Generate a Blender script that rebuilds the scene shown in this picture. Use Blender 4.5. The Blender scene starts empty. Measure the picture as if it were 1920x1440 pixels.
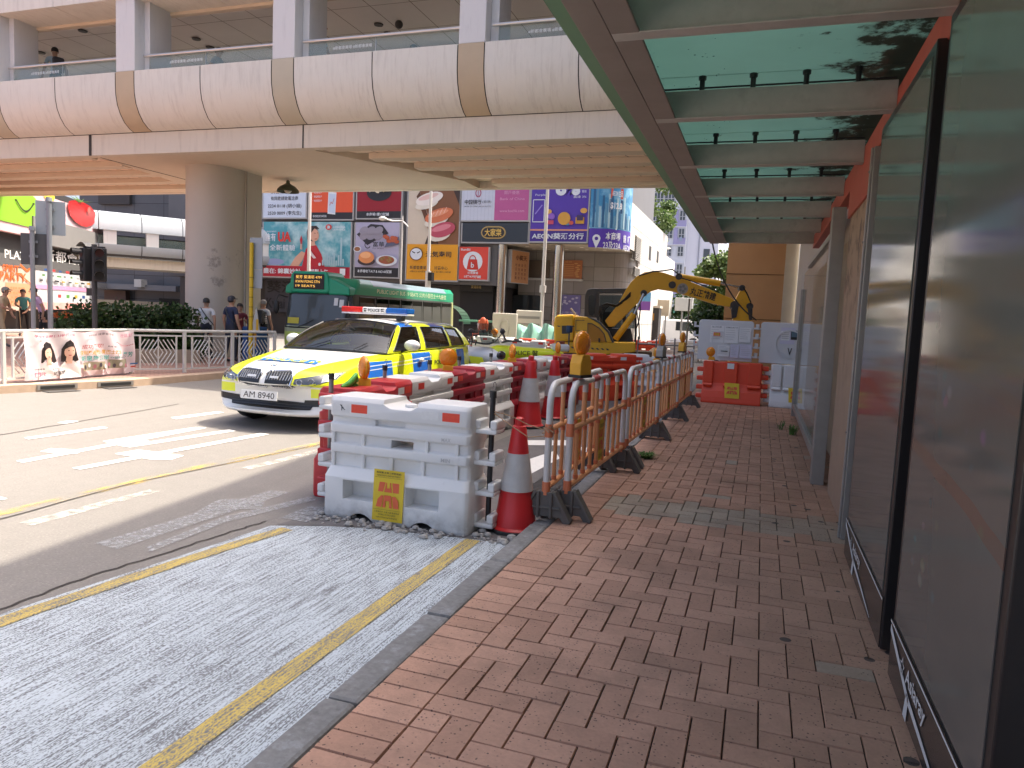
import bpy, math, random
from mathutils import Vector, Matrix
random.seed(7)
SC = bpy.context.scene
COL = SC.collection
PI = math.pi
# ------------------------------------------------------------------ camera model (measured from vanishing points)
F_, CZ = 1370.0, 1.65
_Y = Vector((468, -106, F_)).normalized()
_hd = Vector((math.cos(.045), math.sin(.045), 0))
_U = _hd.cross(_Y).normalized()
if _U.y > 0: _U = -_U
_X = _Y.cross(_U)
if _X.x < 0: _X = -_X
RM = Matrix((_X, _Y, _U))
CAM = Vector((0, 0, CZ))
def ray(px, py): return RM @ Vector((px - 960, py - 720, F_))
def PX(px, py, X=None, Y=None, z=None):
    """measured point: where the sight line of a photo pixel meets a known plane"""
    d = ray(px, py)
    t = X / d.x if X is not None else (Y / d.y if Y is not None else (z - CZ) / d.z)
    return CAM + d * t
cam = bpy.data.cameras.new('camera'); cam.lens = 36 * F_ / 1920; cam.sensor_width = 36
cam.clip_start = .05; cam.clip_end = 2000
co = bpy.data.objects.new('camera', cam); COL.objects.link(co)
co.matrix_world = Matrix.Translation(CAM) @ Matrix((RM @ Vector((1, 0, 0)), RM @ Vector((0, -1, 0)), RM @ Vector((0, 0, -1)))).transposed().to_4x4()
SC.camera = co
# ------------------------------------------------------------------ light
SUN = Vector((.37, .33, 1)).normalized()
el = math.asin(SUN.z); az = math.atan2(SUN.x, SUN.y)
w = bpy.data.worlds.new('World'); SC.world = w; w.use_nodes = True
nt = w.node_tree; nt.nodes.clear()
sky = nt.nodes.new('ShaderNodeTexSky'); sky.sky_type = 'NISHITA'; sky.sun_disc = False
sky.sun_elevation = el; sky.sun_rotation = az; sky.air_density = .6; sky.dust_density = 6.5; sky.ozone_density = .3
bg = nt.nodes.new('ShaderNodeBackground'); bg.inputs['Strength'].default_value = .15
wo = nt.nodes.new('ShaderNodeOutputWorld')
nt.links.new(sky.outputs[0], bg.inputs[0]); nt.links.new(bg.outputs[0], wo.inputs[0])
sl = bpy.data.lights.new('sun', 'SUN'); sl.energy = 2.15; sl.angle = math.radians(.5); sl.color = (1, .91, .77)
so = bpy.data.objects.new('sun', sl); COL.objects.link(so); so.location = (0, 0, 60)
so.rotation_euler = SUN.to_track_quat('Z', 'Y').to_euler()
SC.view_settings.view_transform = 'Standard'; SC.view_settings.look = 'None'
SC.view_settings.exposure = 1.85; SC.view_settings.gamma = 1
SC.cycles.max_bounces = 8; SC.cycles.diffuse_bounces = 5; SC.cycles.transparent_max_bounces = 16
try: SC.cycles.use_denoising = True
except Exception: pass
# ------------------------------------------------------------------ node expressions
class N:
    def __init__(s, nt, sock): s.nt = nt; s.s = sock
    def _m(s, op, *o):
        n = s.nt.nodes.new('ShaderNodeMath'); n.operation = op
        for i, v in enumerate((s,) + o):
            if isinstance(v, N): s.nt.links.new(v.s, n.inputs[i])
            else: n.inputs[i].default_value = v
        return N(s.nt, n.outputs[0])
    def __add__(s, o): return s._m('ADD', o)
    def __sub__(s, o): return s._m('SUBTRACT', o)
    def __mul__(s, o): return s._m('MULTIPLY', o)
    def __truediv__(s, o): return s._m('DIVIDE', o)
    def gt(s, o): return s._m('GREATER_THAN', o)
    def lt(s, o): return s._m('LESS_THAN', o)
    def mod(s, o): return s._m('FLOORED_MODULO', o)
    def abs(s): return s._m('ABSOLUTE')
    def max(s, o): return s._m('MAXIMUM', o)
    def min(s, o): return s._m('MINIMUM', o)
    def btw(s, a, b): return s.gt(a) * s.lt(b)
    def ramp(s, a, b):
        n = s.nt.nodes.new('ShaderNodeMapRange'); s.nt.links.new(s.s, n.inputs[0])
        n.inputs[1].default_value = a; n.inputs[2].default_value = b
        return N(s.nt, n.outputs[0])
def rgb(h):
    """sRGB hex -> linear tuple"""
    v = [int(h[i:i + 2], 16) / 255 for i in (0, 2, 4)]
    return tuple(x / 12.92 if x <= .04045 else ((x + .055) / 1.055) ** 2.4 for x in v)
def c4(c): return (c[0], c[1], c[2], 1)
class Mt:
    """a principled material under construction"""
    def __init__(s, name, col=(.5, .5, .5), rough=.6, metal=0, spec=.5, coat=0, alpha=1, trans=0, emit=None, es=1):
        s.m = bpy.data.materials.new(name); s.m.use_nodes = True; s.nt = s.m.node_tree
        s.b = s.nt.nodes['Principled BSDF']; s.out = s.nt.nodes['Material Output']
        i = s.b.inputs
        i['Base Color'].default_value = c4(col); i['Roughness'].default_value = rough; i['Metallic'].default_value = metal
        i['Specular IOR Level'].default_value = spec; i['Coat Weight'].default_value = coat; i['Coat Roughness'].default_value = .04
        i['Alpha'].default_value = alpha; i['Transmission Weight'].default_value = trans
        if emit: i['Emission Color'].default_value = c4(emit); i['Emission Strength'].default_value = es
        s.col = col; s.cs = None
        s.m.diffuse_color = c4(col)
    def tc(s, kind='Object'):
        n = s.nt.nodes.new('ShaderNodeTexCoord'); return n.outputs[kind]
    def geo(s): return s.nt.nodes.new('ShaderNodeNewGeometry')
    def xyz(s, sock=None):
        n = s.nt.nodes.new('ShaderNodeSeparateXYZ'); s.nt.links.new(sock or s.geo().outputs['Position'], n.inputs[0])
        return [N(s.nt, o) for o in n.outputs]
    def map(s, scale=(1, 1, 1), rot=(0, 0, 0), sock=None):
        n = s.nt.nodes.new('ShaderNodeMapping'); s.nt.links.new(sock or s.geo().outputs['Position'], n.inputs[0])
        n.inputs['Scale'].default_value = scale; n.inputs['Rotation'].default_value = rot
        return n.outputs[0]
    def noise(s, scale=5, detail=4, rough=.6, vec=None, dist=0):
        n = s.nt.nodes.new('ShaderNodeTexNoise'); n.inputs['Scale'].default_value = scale
        n.inputs['Detail'].default_value = detail; n.inputs['Roughness'].default_value = rough; n.inputs['Distortion'].default_value = dist
        s.nt.links.new(vec or s.geo().outputs['Position'], n.inputs['Vector'])
        return N(s.nt, n.outputs[0])
    def vor(s, scale=5, vec=None, out='Distance', rnd=1):
        n = s.nt.nodes.new('ShaderNodeTexVoronoi'); n.inputs['Scale'].default_value = scale; n.inputs['Randomness'].default_value = rnd
        s.nt.links.new(vec or s.geo().outputs['Position'], n.inputs['Vector'])
        return N(s.nt, n.outputs[out])
    def island(s): return N(s.nt, s.geo().outputs['Random Per Island'])
    def _c(s):
        if s.cs is None:
            n = s.nt.nodes.new('ShaderNodeRGB'); n.outputs[0].default_value = c4(s.col); s.cs = n.outputs[0]
        return s.cs
    def mix(s, fac, col, mode='MIX'):
        n = s.nt.nodes.new('ShaderNodeMix'); n.data_type = 'RGBA'; n.blend_type = mode
        if isinstance(fac, N): s.nt.links.new(fac.s, n.inputs[0])
        else: n.inputs[0].default_value = fac
        s.nt.links.new(s._c(), n.inputs[6])
        if isinstance(col, N): s.nt.links.new(col.s, n.inputs[7])
        else: n.inputs[7].default_value = c4(col)
        s.cs = n.outputs[2]; s.nt.links.new(s.cs, s.b.inputs['Base Color']); return s
    def vary(s, scale, amt, detail=4, vec=None):
        """brightness mottling"""
        v = (s.noise(scale, detail, vec=vec) - .5) * (2 * amt) + 1
        n = s.nt.nodes.new('ShaderNodeMix'); n.data_type = 'RGBA'; n.blend_type = 'MULTIPLY'; n.inputs[0].default_value = 1
        s.nt.links.new(s._c(), n.inputs[6]); s.nt.links.new(v.s, n.inputs[7])
        s.cs = n.outputs[2]; s.nt.links.new(s.cs, s.b.inputs['Base Color']); return s
    def bump(s, h, dist=.01, strength=1):
        n = s.nt.nodes.new('ShaderNodeBump'); n.inputs['Distance'].default_value = dist; n.inputs['Strength'].default_value = strength
        s.nt.links.new(h.s, n.inputs['Height']); s.nt.links.new(n.outputs[0], s.b.inputs['Normal']); return s
    def link(s, n, inp): s.nt.links.new(n.s, s.b.inputs[inp]); return s
    def holes(s, fac):
        s.nt.links.new(fac.s, s.b.inputs['Alpha']); return s
_mc = {}
def M(name, col, rough=.6, **k):
    """plain material with slight mottling, cached by name"""
    if name in _mc: return _mc[name]
    if isinstance(col, str): col = rgb(col)
    v = k.pop('v', .06); sc = k.pop('sc', 6)
    t = Mt(name, col, rough, **k)
    if v: t.vary(sc, v)
    _mc[name] = t.m; return t.m
# ------------------------------------------------------------------ mesh builder
class MB:
    def __init__(s, *mats): s.v = []; s.f = []; s.mi = []; s.mats = list(mats); s.cur = 0
    def m(s, mat):
        if mat not in s.mats: s.mats.append(mat)
        s.cur = s.mats.index(mat); return s
    def add(s, vs, fs):
        b = len(s.v); s.v += [Vector(v) for v in vs]
        for f in fs: s.f.append([b + i for i in f]); s.mi.append(s.cur)
        return s
    def box(s, a, b, rz=0, c=None):
        x0, y0, z0 = a; x1, y1, z1 = b
        vs = [Vector((x, y, z)) for z in (z0, z1) for x, y in ((x0, y0), (x1, y0), (x1, y1), (x0, y1))]
        if rz:
            c = Vector(c) if c else Vector(((x0 + x1) / 2, (y0 + y1) / 2, 0)); R = Matrix.Rotation(rz, 3, 'Z')
            c.z = 0; vs = [R @ (v - c) + c for v in vs]
        return s.add(vs, [(3, 2, 1, 0), (4, 5, 6, 7), (0, 1, 5, 4), (1, 2, 6, 5), (2, 3, 7, 6), (3, 0, 4, 7)])
    def obox(s, o, u, v, w):
        """box from corner o with edge vectors u v w"""
        o, u, v, w = map(Vector, (o, u, v, w))
        if u.cross(v).dot(w) < 0: o = o + w; w = -w
        vs = [o, o + u, o + u + v, o + v]; vs += [p + w for p in vs]
        return s.add(vs, [(3, 2, 1, 0), (4, 5, 6, 7), (0, 1, 5, 4), (1, 2, 6, 5), (2, 3, 7, 6), (3, 0, 4, 7)])
    def quad(s, *p): return s.add(p, [tuple(range(len(p)))])
    def tube(s, pts, r, seg=8, caps=True):
        pts = [Vector(p) for p in pts]; n = len(pts)
        rs = r if isinstance(r, (list, tuple)) else [r] * n
        vs = []; fs = []; up = None
        for i, p in enumerate(pts):
            d = (pts[min(i + 1, n - 1)] - pts[max(i - 1, 0)]).normalized()
            if up is None: up = d.orthogonal().normalized()
            up = (up - d * up.dot(d))
            up = up.normalized() if up.length > 1e-6 else d.orthogonal().normalized()
            sd = d.cross(up)
            for k in range(seg):
                a = 2 * PI * k / seg; vs.append(p + (up * math.cos(a) + sd * math.sin(a)) * rs[i])
        for i in range(n - 1):
            for k in range(seg):
                k2 = (k + 1) % seg; fs.append((i * seg + k, i * seg + k2, (i + 1) * seg + k2, (i + 1) * seg + k))
        if caps: fs += [tuple(range(seg - 1, -1, -1)), tuple((n - 1) * seg + k for k in range(seg))]
        return s.add(vs, fs)
    def cyl(s, a, b, r, seg=12, r2=None): return s.tube([a, b], [r, r if r2 is None else r2], seg)
    def lathe(s, prof, c=(0, 0, 0), seg=20, ax='z', caps=True):
        """prof: (radius, height) list"""
        c = Vector(c); vs = []; fs = []; n = len(prof)
        for r, h in prof:
            for k in range(seg):
                a = 2 * PI * k / seg; x, y = r * math.cos(a), r * math.sin(a)
                vs.append(c + Vector({'z': (x, y, h), 'y': (y, h, x), 'x': (h, x, y)}[ax]))
        for i in range(n - 1):
            for k in range(seg):
                k2 = (k + 1) % seg; fs.append((i * seg + k, i * seg + k2, (i + 1) * seg + k2, (i + 1) * seg + k))
        if caps: fs += [tuple(range(seg - 1, -1, -1)), tuple((n - 1) * seg + k for k in range(seg))]
        return s.add(vs, fs)
    def prism(s, poly, o, u, v, w):
        """2-d polygon in frame (o,u,v) thickened along vector w"""
        o, u, v, w = map(Vector, (o, u, v, w))
        ar = sum(poly[i][0] * poly[(i + 1) % len(poly)][1] - poly[(i + 1) % len(poly)][0] * poly[i][1] for i in range(len(poly)))
        if (ar > 0) != (u.cross(v).dot(w) > 0): poly = poly[::-1]
        a = [o + u * p[0] + v * p[1] for p in poly]; n = len(a)
        return s.add(a + [p + w for p in a], [tuple(range(n - 1, -1, -1)), tuple(range(n, 2 * n))] + [(i, (i + 1) % n, n + (i + 1) % n, n + i) for i in range(n)])
    def grid(s, rows, close=False, flip=False):
        nr, nc = len(rows), len(rows[0]); vs = [p for r in rows for p in r]; fs = []
        for i in range(nr - 1):
            for j in range(nc if close else nc - 1):
                j2 = (j + 1) % nc; f = (i * nc + j, i * nc + j2, (i + 1) * nc + j2, (i + 1) * nc + j)
                fs.append(f[::-1] if flip else f)
        return s.add(vs, fs)
    def ball(s, c, r, seg=12, rings=8):
        c = Vector(c); r = Vector((r, r, r)) if not hasattr(r, '__len__') else Vector(r)
        rows = []
        for i in range(rings + 1):
            t = PI * i / rings
            rows.append([c + Vector((r.x * math.sin(t) * math.cos(2 * PI * k / seg), r.y * math.sin(t) * math.sin(2 * PI * k / seg), -r.z * math.cos(t))) for k in range(seg)])
        return s.grid(rows, True)
    def islands(s):
        p = list(range(len(s.v)))
        def f(i):
            while p[i] != i: p[i] = p[p[i]]; i = p[i]
            return i
        for q in s.f:
            for a in q[1:]: p[f(a)] = f(q[0])
        g = {}
        for q, m in zip(s.f, s.mi): g.setdefault(f(q[0]), []).append((q, m))
        out = []
        for fs in g.values():
            b = MB(*s.mats); ix = {}
            for q, m in fs:
                for a in q:
                    if a not in ix: ix[a] = len(b.v); b.v.append(s.v[a])
                b.f.append([ix[a] for a in q]); b.mi.append(m)
            out.append(b)
        return out
    def build(s, name, parent=None, smooth=None, bevel=0, sub=0, seg=2, split=False, **props):
        if split: return [b.build(name, parent, smooth, bevel, sub, seg, **props) for b in s.islands()]
        me = bpy.data.meshes.new(name); me.from_pydata(s.v, [], s.f)
        for m in s.mats: me.materials.append(m)
        if len(s.mats) > 1: me.polygons.foreach_set('material_index', s.mi)
        me.update()
        o = bpy.data.objects.new(name, me); COL.objects.link(o)
        if parent is not None: o.parent = parent
        if smooth is not None:
            me.shade_smooth()
            if smooth < 180: me.set_sharp_from_angle(angle=math.radians(smooth))
        if bevel:
            b = o.modifiers.new('bevel', 'BEVEL'); b.width = bevel; b.segments = seg; b.limit_method = 'ANGLE'; b.angle_limit = math.radians(35)
        if sub:
            b = o.modifiers.new('sub', 'SUBSURF'); b.levels = sub; b.render_levels = sub
        for k, v in props.items(): o[k] = v
        return o
def thing(name, label, cat, loc=(0, 0, 0), rz=0, group=None):
    o = bpy.data.objects.new(name, None); COL.objects.link(o); o.location = loc; o.rotation_euler = (0, 0, rz)
    o.empty_display_size = .2
    o['label'] = label; o['category'] = cat
    if group: o['group'] = group
    return o
def wpart(mb, name, root, **k):
    """part whose vertices were written in world space"""
    base = root
    off = Vector((0, 0, 0))
    while base is not None: off = off + Vector(base.location); base = base.parent
    mb.v = [v - off for v in mb.v]
    return mb.build(name, root, **k)
def tag(o, label, cat, group=None):
    o['label'] = label; o['category'] = cat
    if group: o['group'] = group
    return o
def struct(mb, name, **k):
    o = mb.build(name, **k); o['kind'] = 'structure'; return o
def dup(root, loc, rz=0, label=None, group=None, mats=None):
    """copy of a thing with copies of its parts and sub-parts"""
    r = root.copy(); COL.objects.link(r); r.location = loc; r.rotation_euler = (0, 0, rz)
    if label: r['label'] = label
    if group: r['group'] = group
    for ch in list(root.children):
        c = ch.copy(); COL.objects.link(c); c.parent = r
        for g in ch.children:
            d = g.copy(); COL.objects.link(d); d.parent = c
    return r
# ------------------------------------------------------------------ lettering
_tc = {}
def glyphs(s, bold=0.0):
    k = (s, bold)
    if k in _tc: return _tc[k]
    cu = bpy.data.curves.new('t', 'FONT'); cu.body = s; cu.resolution_u = 3; cu.offset = bold
    o = bpy.data.objects.new('t', cu); COL.objects.link(o)
    me = bpy.data.meshes.new_from_object(o.evaluated_get(bpy.context.evaluated_depsgraph_get()))
    vs = [(v.co.x, v.co.y) for v in me.vertices]; fs = [tuple(p.vertices) for p in me.polygons]
    bpy.data.objects.remove(o); bpy.data.curves.remove(cu); bpy.data.meshes.remove(me)
    if vs:
        x0 = min(v[0] for v in vs); x1 = max(v[0] for v in vs); y0 = min(v[1] for v in vs); y1 = max(v[1] for v in vs)
    else: x0 = y0 = 0; x1 = y1 = 1
    _tc[k] = (vs, fs, x0, y0, max(x1 - x0, 1e-6), max(y1 - y0, 1e-6)); return _tc[k]
def letters(mb, mat, s, o, u, v, w, h, bold=.0, keep=False):
    """write s so that it fills the box w x h whose lower left is o, along unit vectors u, v; keep = do not stretch"""
    vs, fs, x0, y0, tw, th = glyphs(s, bold); o, u, v = Vector(o), Vector(u).normalized(), Vector(v).normalized()
    sx, sy = w / tw, h / th
    if keep: sx = sy = min(sx, sy)
    mb.m(mat).add([o + u * ((x - x0) * sx) + v * ((y - y0) * sy) for x, y in vs], fs); return mb
class Board:
    """flat artwork: shapes in 0..1 coordinates on a plane, each layer a little proud of the one below"""
    def __init__(s, o, u, v, step=.006, n=None):
        s.o, s.u, s.v = Vector(o), Vector(u), Vector(v); s.n = (s.u.cross(s.v)).normalized() if n is None else Vector(n).normalized(); s.k = 1; s.step = step
        s.art = MB(); s.txt = MB()
    def p(s, x, y): return s.o + s.u * x + s.v * y + s.n * (s.step * s.k)
    def poly(s, mat, pts): s.art.m(mat).quad(*[s.p(*q) for q in pts]); s.k += 1; return s
    def rect(s, mat, x0, y0, x1, y1): return s.poly(mat, [(x0, y0), (x1, y0), (x1, y1), (x0, y1)])
    def ell(s, mat, cx, cy, rx, ry, n=20, a0=0, a1=2 * PI, rot=0):
        ar = s.u.length / s.v.length; P = []
        full = abs(a1 - a0 - 2 * PI) < 1e-6
        for i in range(n if full else n + 1):
            a = a0 + (a1 - a0) * i / n; dx, dy = rx * math.cos(a) * ar, ry * math.sin(a)
            dx, dy = dx * math.cos(rot) - dy * math.sin(rot), dx * math.sin(rot) + dy * math.cos(rot)
            P.append((cx + dx / ar, cy + dy))
        return s.poly(mat, P)
    def ring(s, mat, cx, cy, rx, ry, t, n=20, a0=0, a1=2 * PI):
        for i in range(n):
            a, b = a0 + (a1 - a0) * i / n, a0 + (a1 - a0) * (i + 1) / n
            s.art.m(mat).quad(*[s.p(cx + (rx * q) * math.cos(g), cy + (ry * q) * math.sin(g)) for q, g in ((1 - t, a), (1, a), (1, b), (1 - t, b))])
        s.k += 1; return s
    def line(s, mat, pts, t):
        for (x0, y0), (x1, y1) in zip(pts, pts[1:]):
            a, b = s.p(x0, y0), s.p(x1, y1); d = (b - a).normalized().cross(s.n) * (t / 2)
            s.art.m(mat).quad(a - d, a + d, b + d, b - d)
        s.k += 1; return s
    def text(s, mat, t, x0, y0, x1, y1, bold=0, keep=False):
        letters(s.txt, mat, t, s.o + s.u * x0 + s.v * y0 + s.n * (s.step * (s.k + 1)), s.u, s.v, (x1 - x0) * s.u.length, (y1 - y0) * s.v.length, bold, keep)
        return s
    def done(s, root, art='artwork', txt='lettering'):
        # faces must look outwards
        for mb, nm in ((s.art, art), (s.txt, txt)):
            if mb.v: wpart(mb, nm, root)
# ================================================================== SETTING
# ---- materials
_t = Mt('road_concrete', (.195, .181, .164), .85)
_t.vary(.35, .12).vary(7, .10).vary(55, .34, 3)
_n = _t.noise(2.2, 5, .65, _t.map((1.6, .12, 1)))
_t.mix(_n.ramp(.52, .75) * .45, (.165, .15, .132)); _sp = _t.vor(38); _t.mix(_sp.lt(.20) * .55, (.28, .26, .23)); _t.bump(_t.noise(160, 2), .004, .5)
ROAD = _t.m
def worn(name, col, lo, hi, scale=9, streak=(1, 1, 1), rough=.8):
    t = Mt(name, col, rough); t.vary(14, .12)
    n = t.noise(scale, 6, .7, t.map(streak)); t.holes(n.ramp(lo, hi) * (.8 if 'worn' in name else 1.0)); return t.m
WHITE_MARK = worn('road_paint_white', (.80, .78, .73), .28, .33)
WORN_MARK = worn('road_paint_worn', (.42, .425, .42), .36, .62, 26)
FAINT_MARK = worn('road_paint_faint', (.55, .52, .46), .40, .66, 10)
YEL_FAINT = worn('yellow_paint_faint', (.62, .43, .10), .44, .72, 6, (1.5, .5, 1))
# painted bay: pale paint rubbed off the ridges of brushed concrete
def bay_mat(name, col, lo):
    t = Mt(name, (.15, .155, .16), .85)
    g = t.noise(1, 3, .6, t.map((110, 4, 1)))
    g2 = t.noise(1, 2, .5, t.map((38, 1.1, 1)))
    f = t.noise(1, 3, .7, t.map((150, 60, 1)))
    big = t.noise(1.6, 3)
    cov = g * .38 + g2 * .10 + f * .52 + (big - .5) * .07
    t.mix(cov.ramp(lo, lo + .05), col); t.vary(3, .07)
    t.bump(g, .005, .5); return t.m
BAY = bay_mat('bay_paint', (.47, .525, .555), .462)
BAY_YEL = bay_mat('bay_paint_yellow', (.54, .40, .10), .465)
_t = Mt('kerb_stone', (.20, .197, .19), .9); _t.vary(2.5, .3).vary(30, .4, 4); _n = _t.noise(7, 6, .75); _t.mix(_n.ramp(.55, .68) * .6, (.34, .36, .37)); _t.mix(_n.ramp(.45, .32) * .6, (.09, .085, .08)).bump(_t.noise(50, 3), .006, .6); KERB = _t.m
_t = Mt('gutter', (.14, .13, .125), .9); _t.vary(5, .3).vary(70, .3, 2); GUTTER = _t.m
def brick(name, a, b):
    t = Mt(name, a, .82); t.mix(t.island(), b)
    t.vary(1.2, .16).vary(25, .10)
    x, y, z = t.xyz()
    st = t.noise(2.1, 5, .62); t.mix(st.ramp(.48, .70) * .5, (.20, .125, .085)); t.mix(x.ramp(-.3, .8) * .45, (.42, .24, .14))
    sp = t.vor(48); t.mix(sp.lt(.20) * t.noise(14, 2).ramp(.42, .55) * .8, (.05, .037, .032)); t.vary(60, .16, 2)
    gum = t.vor(4.6); t.mix(gum.lt(.13) * (x + t.noise(1.3, 2)).gt(.62) * .85, (.04, .038, .036))
    t.bump(t.noise(110, 3), .004, .5); return t.m
BRICK = brick('paving_brick', (.52, .30, .205), (.40, .225, .15))
GREYB = brick('paving_grey', (.40, .325, .245), (.33, .275, .21))
JOINT = M('paving_joint', (.035, .03, .025), .95)
# ---- ground sheet / road
mb = MB(ROAD); mb.box((-160, -60, -.3), (60, 260, 0)); struct(mb, 'road')
# ---- footway on our side: kerb, bricks
mb = MB(KERB)
y = -4.0
while y < 40:
    x0 = -1.55 + random.uniform(-.004, .004)
    mb.box((x0, y + .004, -.1), (-1.405, y + .916, .1 + random.uniform(-.004, .004))); y += .92
struct(mb, 'kerb', bevel=.02)
mb = MB(JOINT, BRICK, GREYB); mb.box((-1.4, -4, -.1), (1.1, 40, .088))
U = .125
def put(x0, y0, x1, y1, mat):
    g = .002; j = random.uniform(-.0025, .0025); z = .1 + j; tx, ty = random.uniform(-.0012, .0012), random.uniform(-.0012, .0012)
    x0, x1 = max(x0, -1.40), min(x1, .96)
    if x1 - x0 < .02: return
    a, b, c, d = x0 + g, y0 + g, x1 - g, y1 - g; e = .003
    mb.m(mat).add([(a, b, .09), (c, b, .09), (c, d, .09), (a, d, .09), (a + e, b + e, z - tx - ty), (c - e, b + e, z + tx - ty), (c - e, d - e, z + tx + ty), (a + e, d - e, z - tx + ty)],
                  [(4, 5, 6, 7), (0, 1, 5, 4), (1, 2, 6, 5), (2, 3, 7, 6), (3, 0, 4, 7)])
ROWS = int(24 / U)
x_in = -1.4 + 2 * U
for r in range(-16, ROWS):                     # header course beside the kerb
    y0 = r * U; m = GREYB if 5.72 < y0 < 6.2 and False else BRICK
    put(-1.4, y0, x_in, y0 + U, m)
for r in range(-18, ROWS):                     # herringbone field
    for c in range(-4, 22):
        k = (c - r) % 4
        X0, Y0 = x_in + c * U, r * U
        m = GREYB if 5.72 < Y0 < 6.28 else BRICK
        if random.random() < .002: m = GREYB
        if k == 0: x1, y1 = X0 + 2 * U, Y0 + U
        elif k == 3: x1, y1 = X0 + U, Y0 + 2 * U
        else: continue
        if x1 <= x_in + .01: continue
        put(max(X0, x_in), Y0, x1, y1, m)
struct(mb, 'pavement')
# ---- painted lay-by
def sheet(name, mat, pts, z, n=1):
    b = MB(mat); b.quad(*[(p[0], p[1], z) for p in pts]); return struct(b, name)
left = [(-3.72, -3), (-3.66, 1.5), (-3.60, 2.7), (-3.48, 3.6), (-3.38, 4.52)]
edge = []
random.seed(3)
yy = 4.93
while yy > -3: edge.append((-1.555 - abs(random.gauss(0, .012)) - (.05 if 2.45 < yy < 2.9 else 0), yy)); yy -= random.uniform(.03, .09)
far = [(-3.0, 4.70), (-2.68, 4.80), (-2.2, 4.86), (-1.9, 4.9)]
sheet('lay_by_paint', BAY, left + far + edge + [(-1.62, -3)], .004)
def strip(name, mat, path, wd, z):
    b = MB(mat); rows = []
    for i, p in enumerate(path):
        a, c = path[max(i - 1, 0)], path[min(i + 1, len(path) - 1)]
        d = Vector((c[0] - a[0], c[1] - a[1], 0)).normalized(); nrm = Vector((-d.y, d.x, 0)) * wd / 2
        rows.append([Vector((p[0], p[1], z)) - nrm, Vector((p[0], p[1], z)) + nrm])
    b.grid(rows, flip=True); return struct(b, name)
strip('lay_by_line', BAY_YEL, [(-1.93, -3), (-1.91, 1.9), (-1.90, 3.4), (-1.89, 4.88)], .115, .008)
strip('lay_by_line', BAY_YEL, [(-3.60, -3), (-3.56, 1.5), (-3.50, 2.7), (-3.38, 3.6), (-3.30, 4.1), (-3.22, 4.50)], .115, .008)
sheet('gutter', GUTTER, [(-3.36, 4.56), (-3.0, 4.72), (-2.68, 4.82), (-2.2, 4.88), (-1.62, 4.96), (-1.62, 15.5), (-3.2, 15.5), (-3.2, 5.3)], .003)
# ---- road markings traced on the ground plane
_mz = [.005]
def mark(mat, *pts): _mz[0] = .0045 + (_mz[0] - .0045 + .00035) % .0021; sheet('road_marking', mat, [tuple(PX(a / 2, 720 + b / 2, z=0))[:2] for a, b in pts], _mz[0])
for P in ([(60, 290), (85, 297), (775, 166), (745, 163)], [(90, 203), (108, 209), (405, 166), (385, 161)], [(150, 255), (190, 243), (312, 250), (290, 263), (245, 264)],
          [(270, 317), (300, 323), (1010, 190), (975, 186)], [(385, 216), (465, 207), (560, 214), (520, 230), (455, 234)], [(455, 234), (487, 239), (885, 177), (860, 172)],
          [(430, 263), (520, 248), (690, 270), (640, 286), (560, 284)], [(640, 127), (660, 133), (840, 108), (815, 104)], [(385, 216), (415, 219), (760, 166), (735, 163)],
          [(0, 424), (28, 432), (10, 437), (-30, 437)], [(215, 146), (250, 150), (300, 141), (260, 138)], [(1240, 262), (1300, 268), (1800, 150), (1740, 146)]):
    mark(WHITE_MARK, *P)
for P in ([(355, 600), (440, 622), (1090, 408), (1015, 401)], [(820, 435), (1000, 430), (980, 470), (740, 480)], [(1050, 505), (1150, 520), (1260, 470), (1160, 460)],
          [(550, 615), (560, 634), (850, 520), (1190, 436), (1160, 425), (840, 500)]):
    mark(WORN_MARK, *P)
for P in ([(70, 522), (120, 534), (600, 404), (560, 398)], [(905, 316), (940, 322), (1250, 246), (1220, 240)], [(1250, 250), (1285, 257), (1500, 205), (1470, 200)]):
    mark(FAINT_MARK, *P)
for P in ([(-60, 492), (-40, 506), (700, 332), (690, 318)], [(690, 318), (700, 332), (1500, 172), (1480, 163)]):
    mark(YEL_FAINT, *P)
TAR = M('joint_tar', (.06, .052, .045), .9)
def crack(pts, wd):
    P = [PX(a / 2, 720 + b / 2, z=0) for a, b in pts]; Q = []
    for a, b in zip(P, P[1:]):
        for i in range(8): q = a.lerp(b, i / 8); Q.append((q.x + random.uniform(-.012, .012), q.y))
    _mz[0] = .0045 + (_mz[0] - .0045 + .00035) % .0021; strip('road_joint', TAR, Q, wd, _mz[0])
crack([(-40, 520), (500, 372), (1180, 232), (1700, 130)], .018)
crack([(-20, 195), (420, 120), (700, 70)], .02)
crack([(0, 850), (300, 735), (640, 628), (900, 545), (1015, 512)], .018)
# grey worn patch of kerbside lane behind the barriers
for q in ([(905, 855), (995, 845), (1040, 880), (930, 915)],):
    pass
def qm(mat, pts): _mz[0] = .0045 + (_mz[0] - .0045 + .00035) % .0021; sheet('road_marking', mat, [tuple(PX(a, b, z=0))[:2] for a, b in pts], _mz[0])
qm(WHITE_MARK, [(975, 826), (1068, 826), (1066, 836), (978, 835)])
qm(WHITE_MARK, [(960, 872), (1040, 846), (1050, 860), (985, 895)])
qm(WHITE_MARK, [(1085, 838), (1145, 846), (1128, 872), (1102, 862)])
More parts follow.
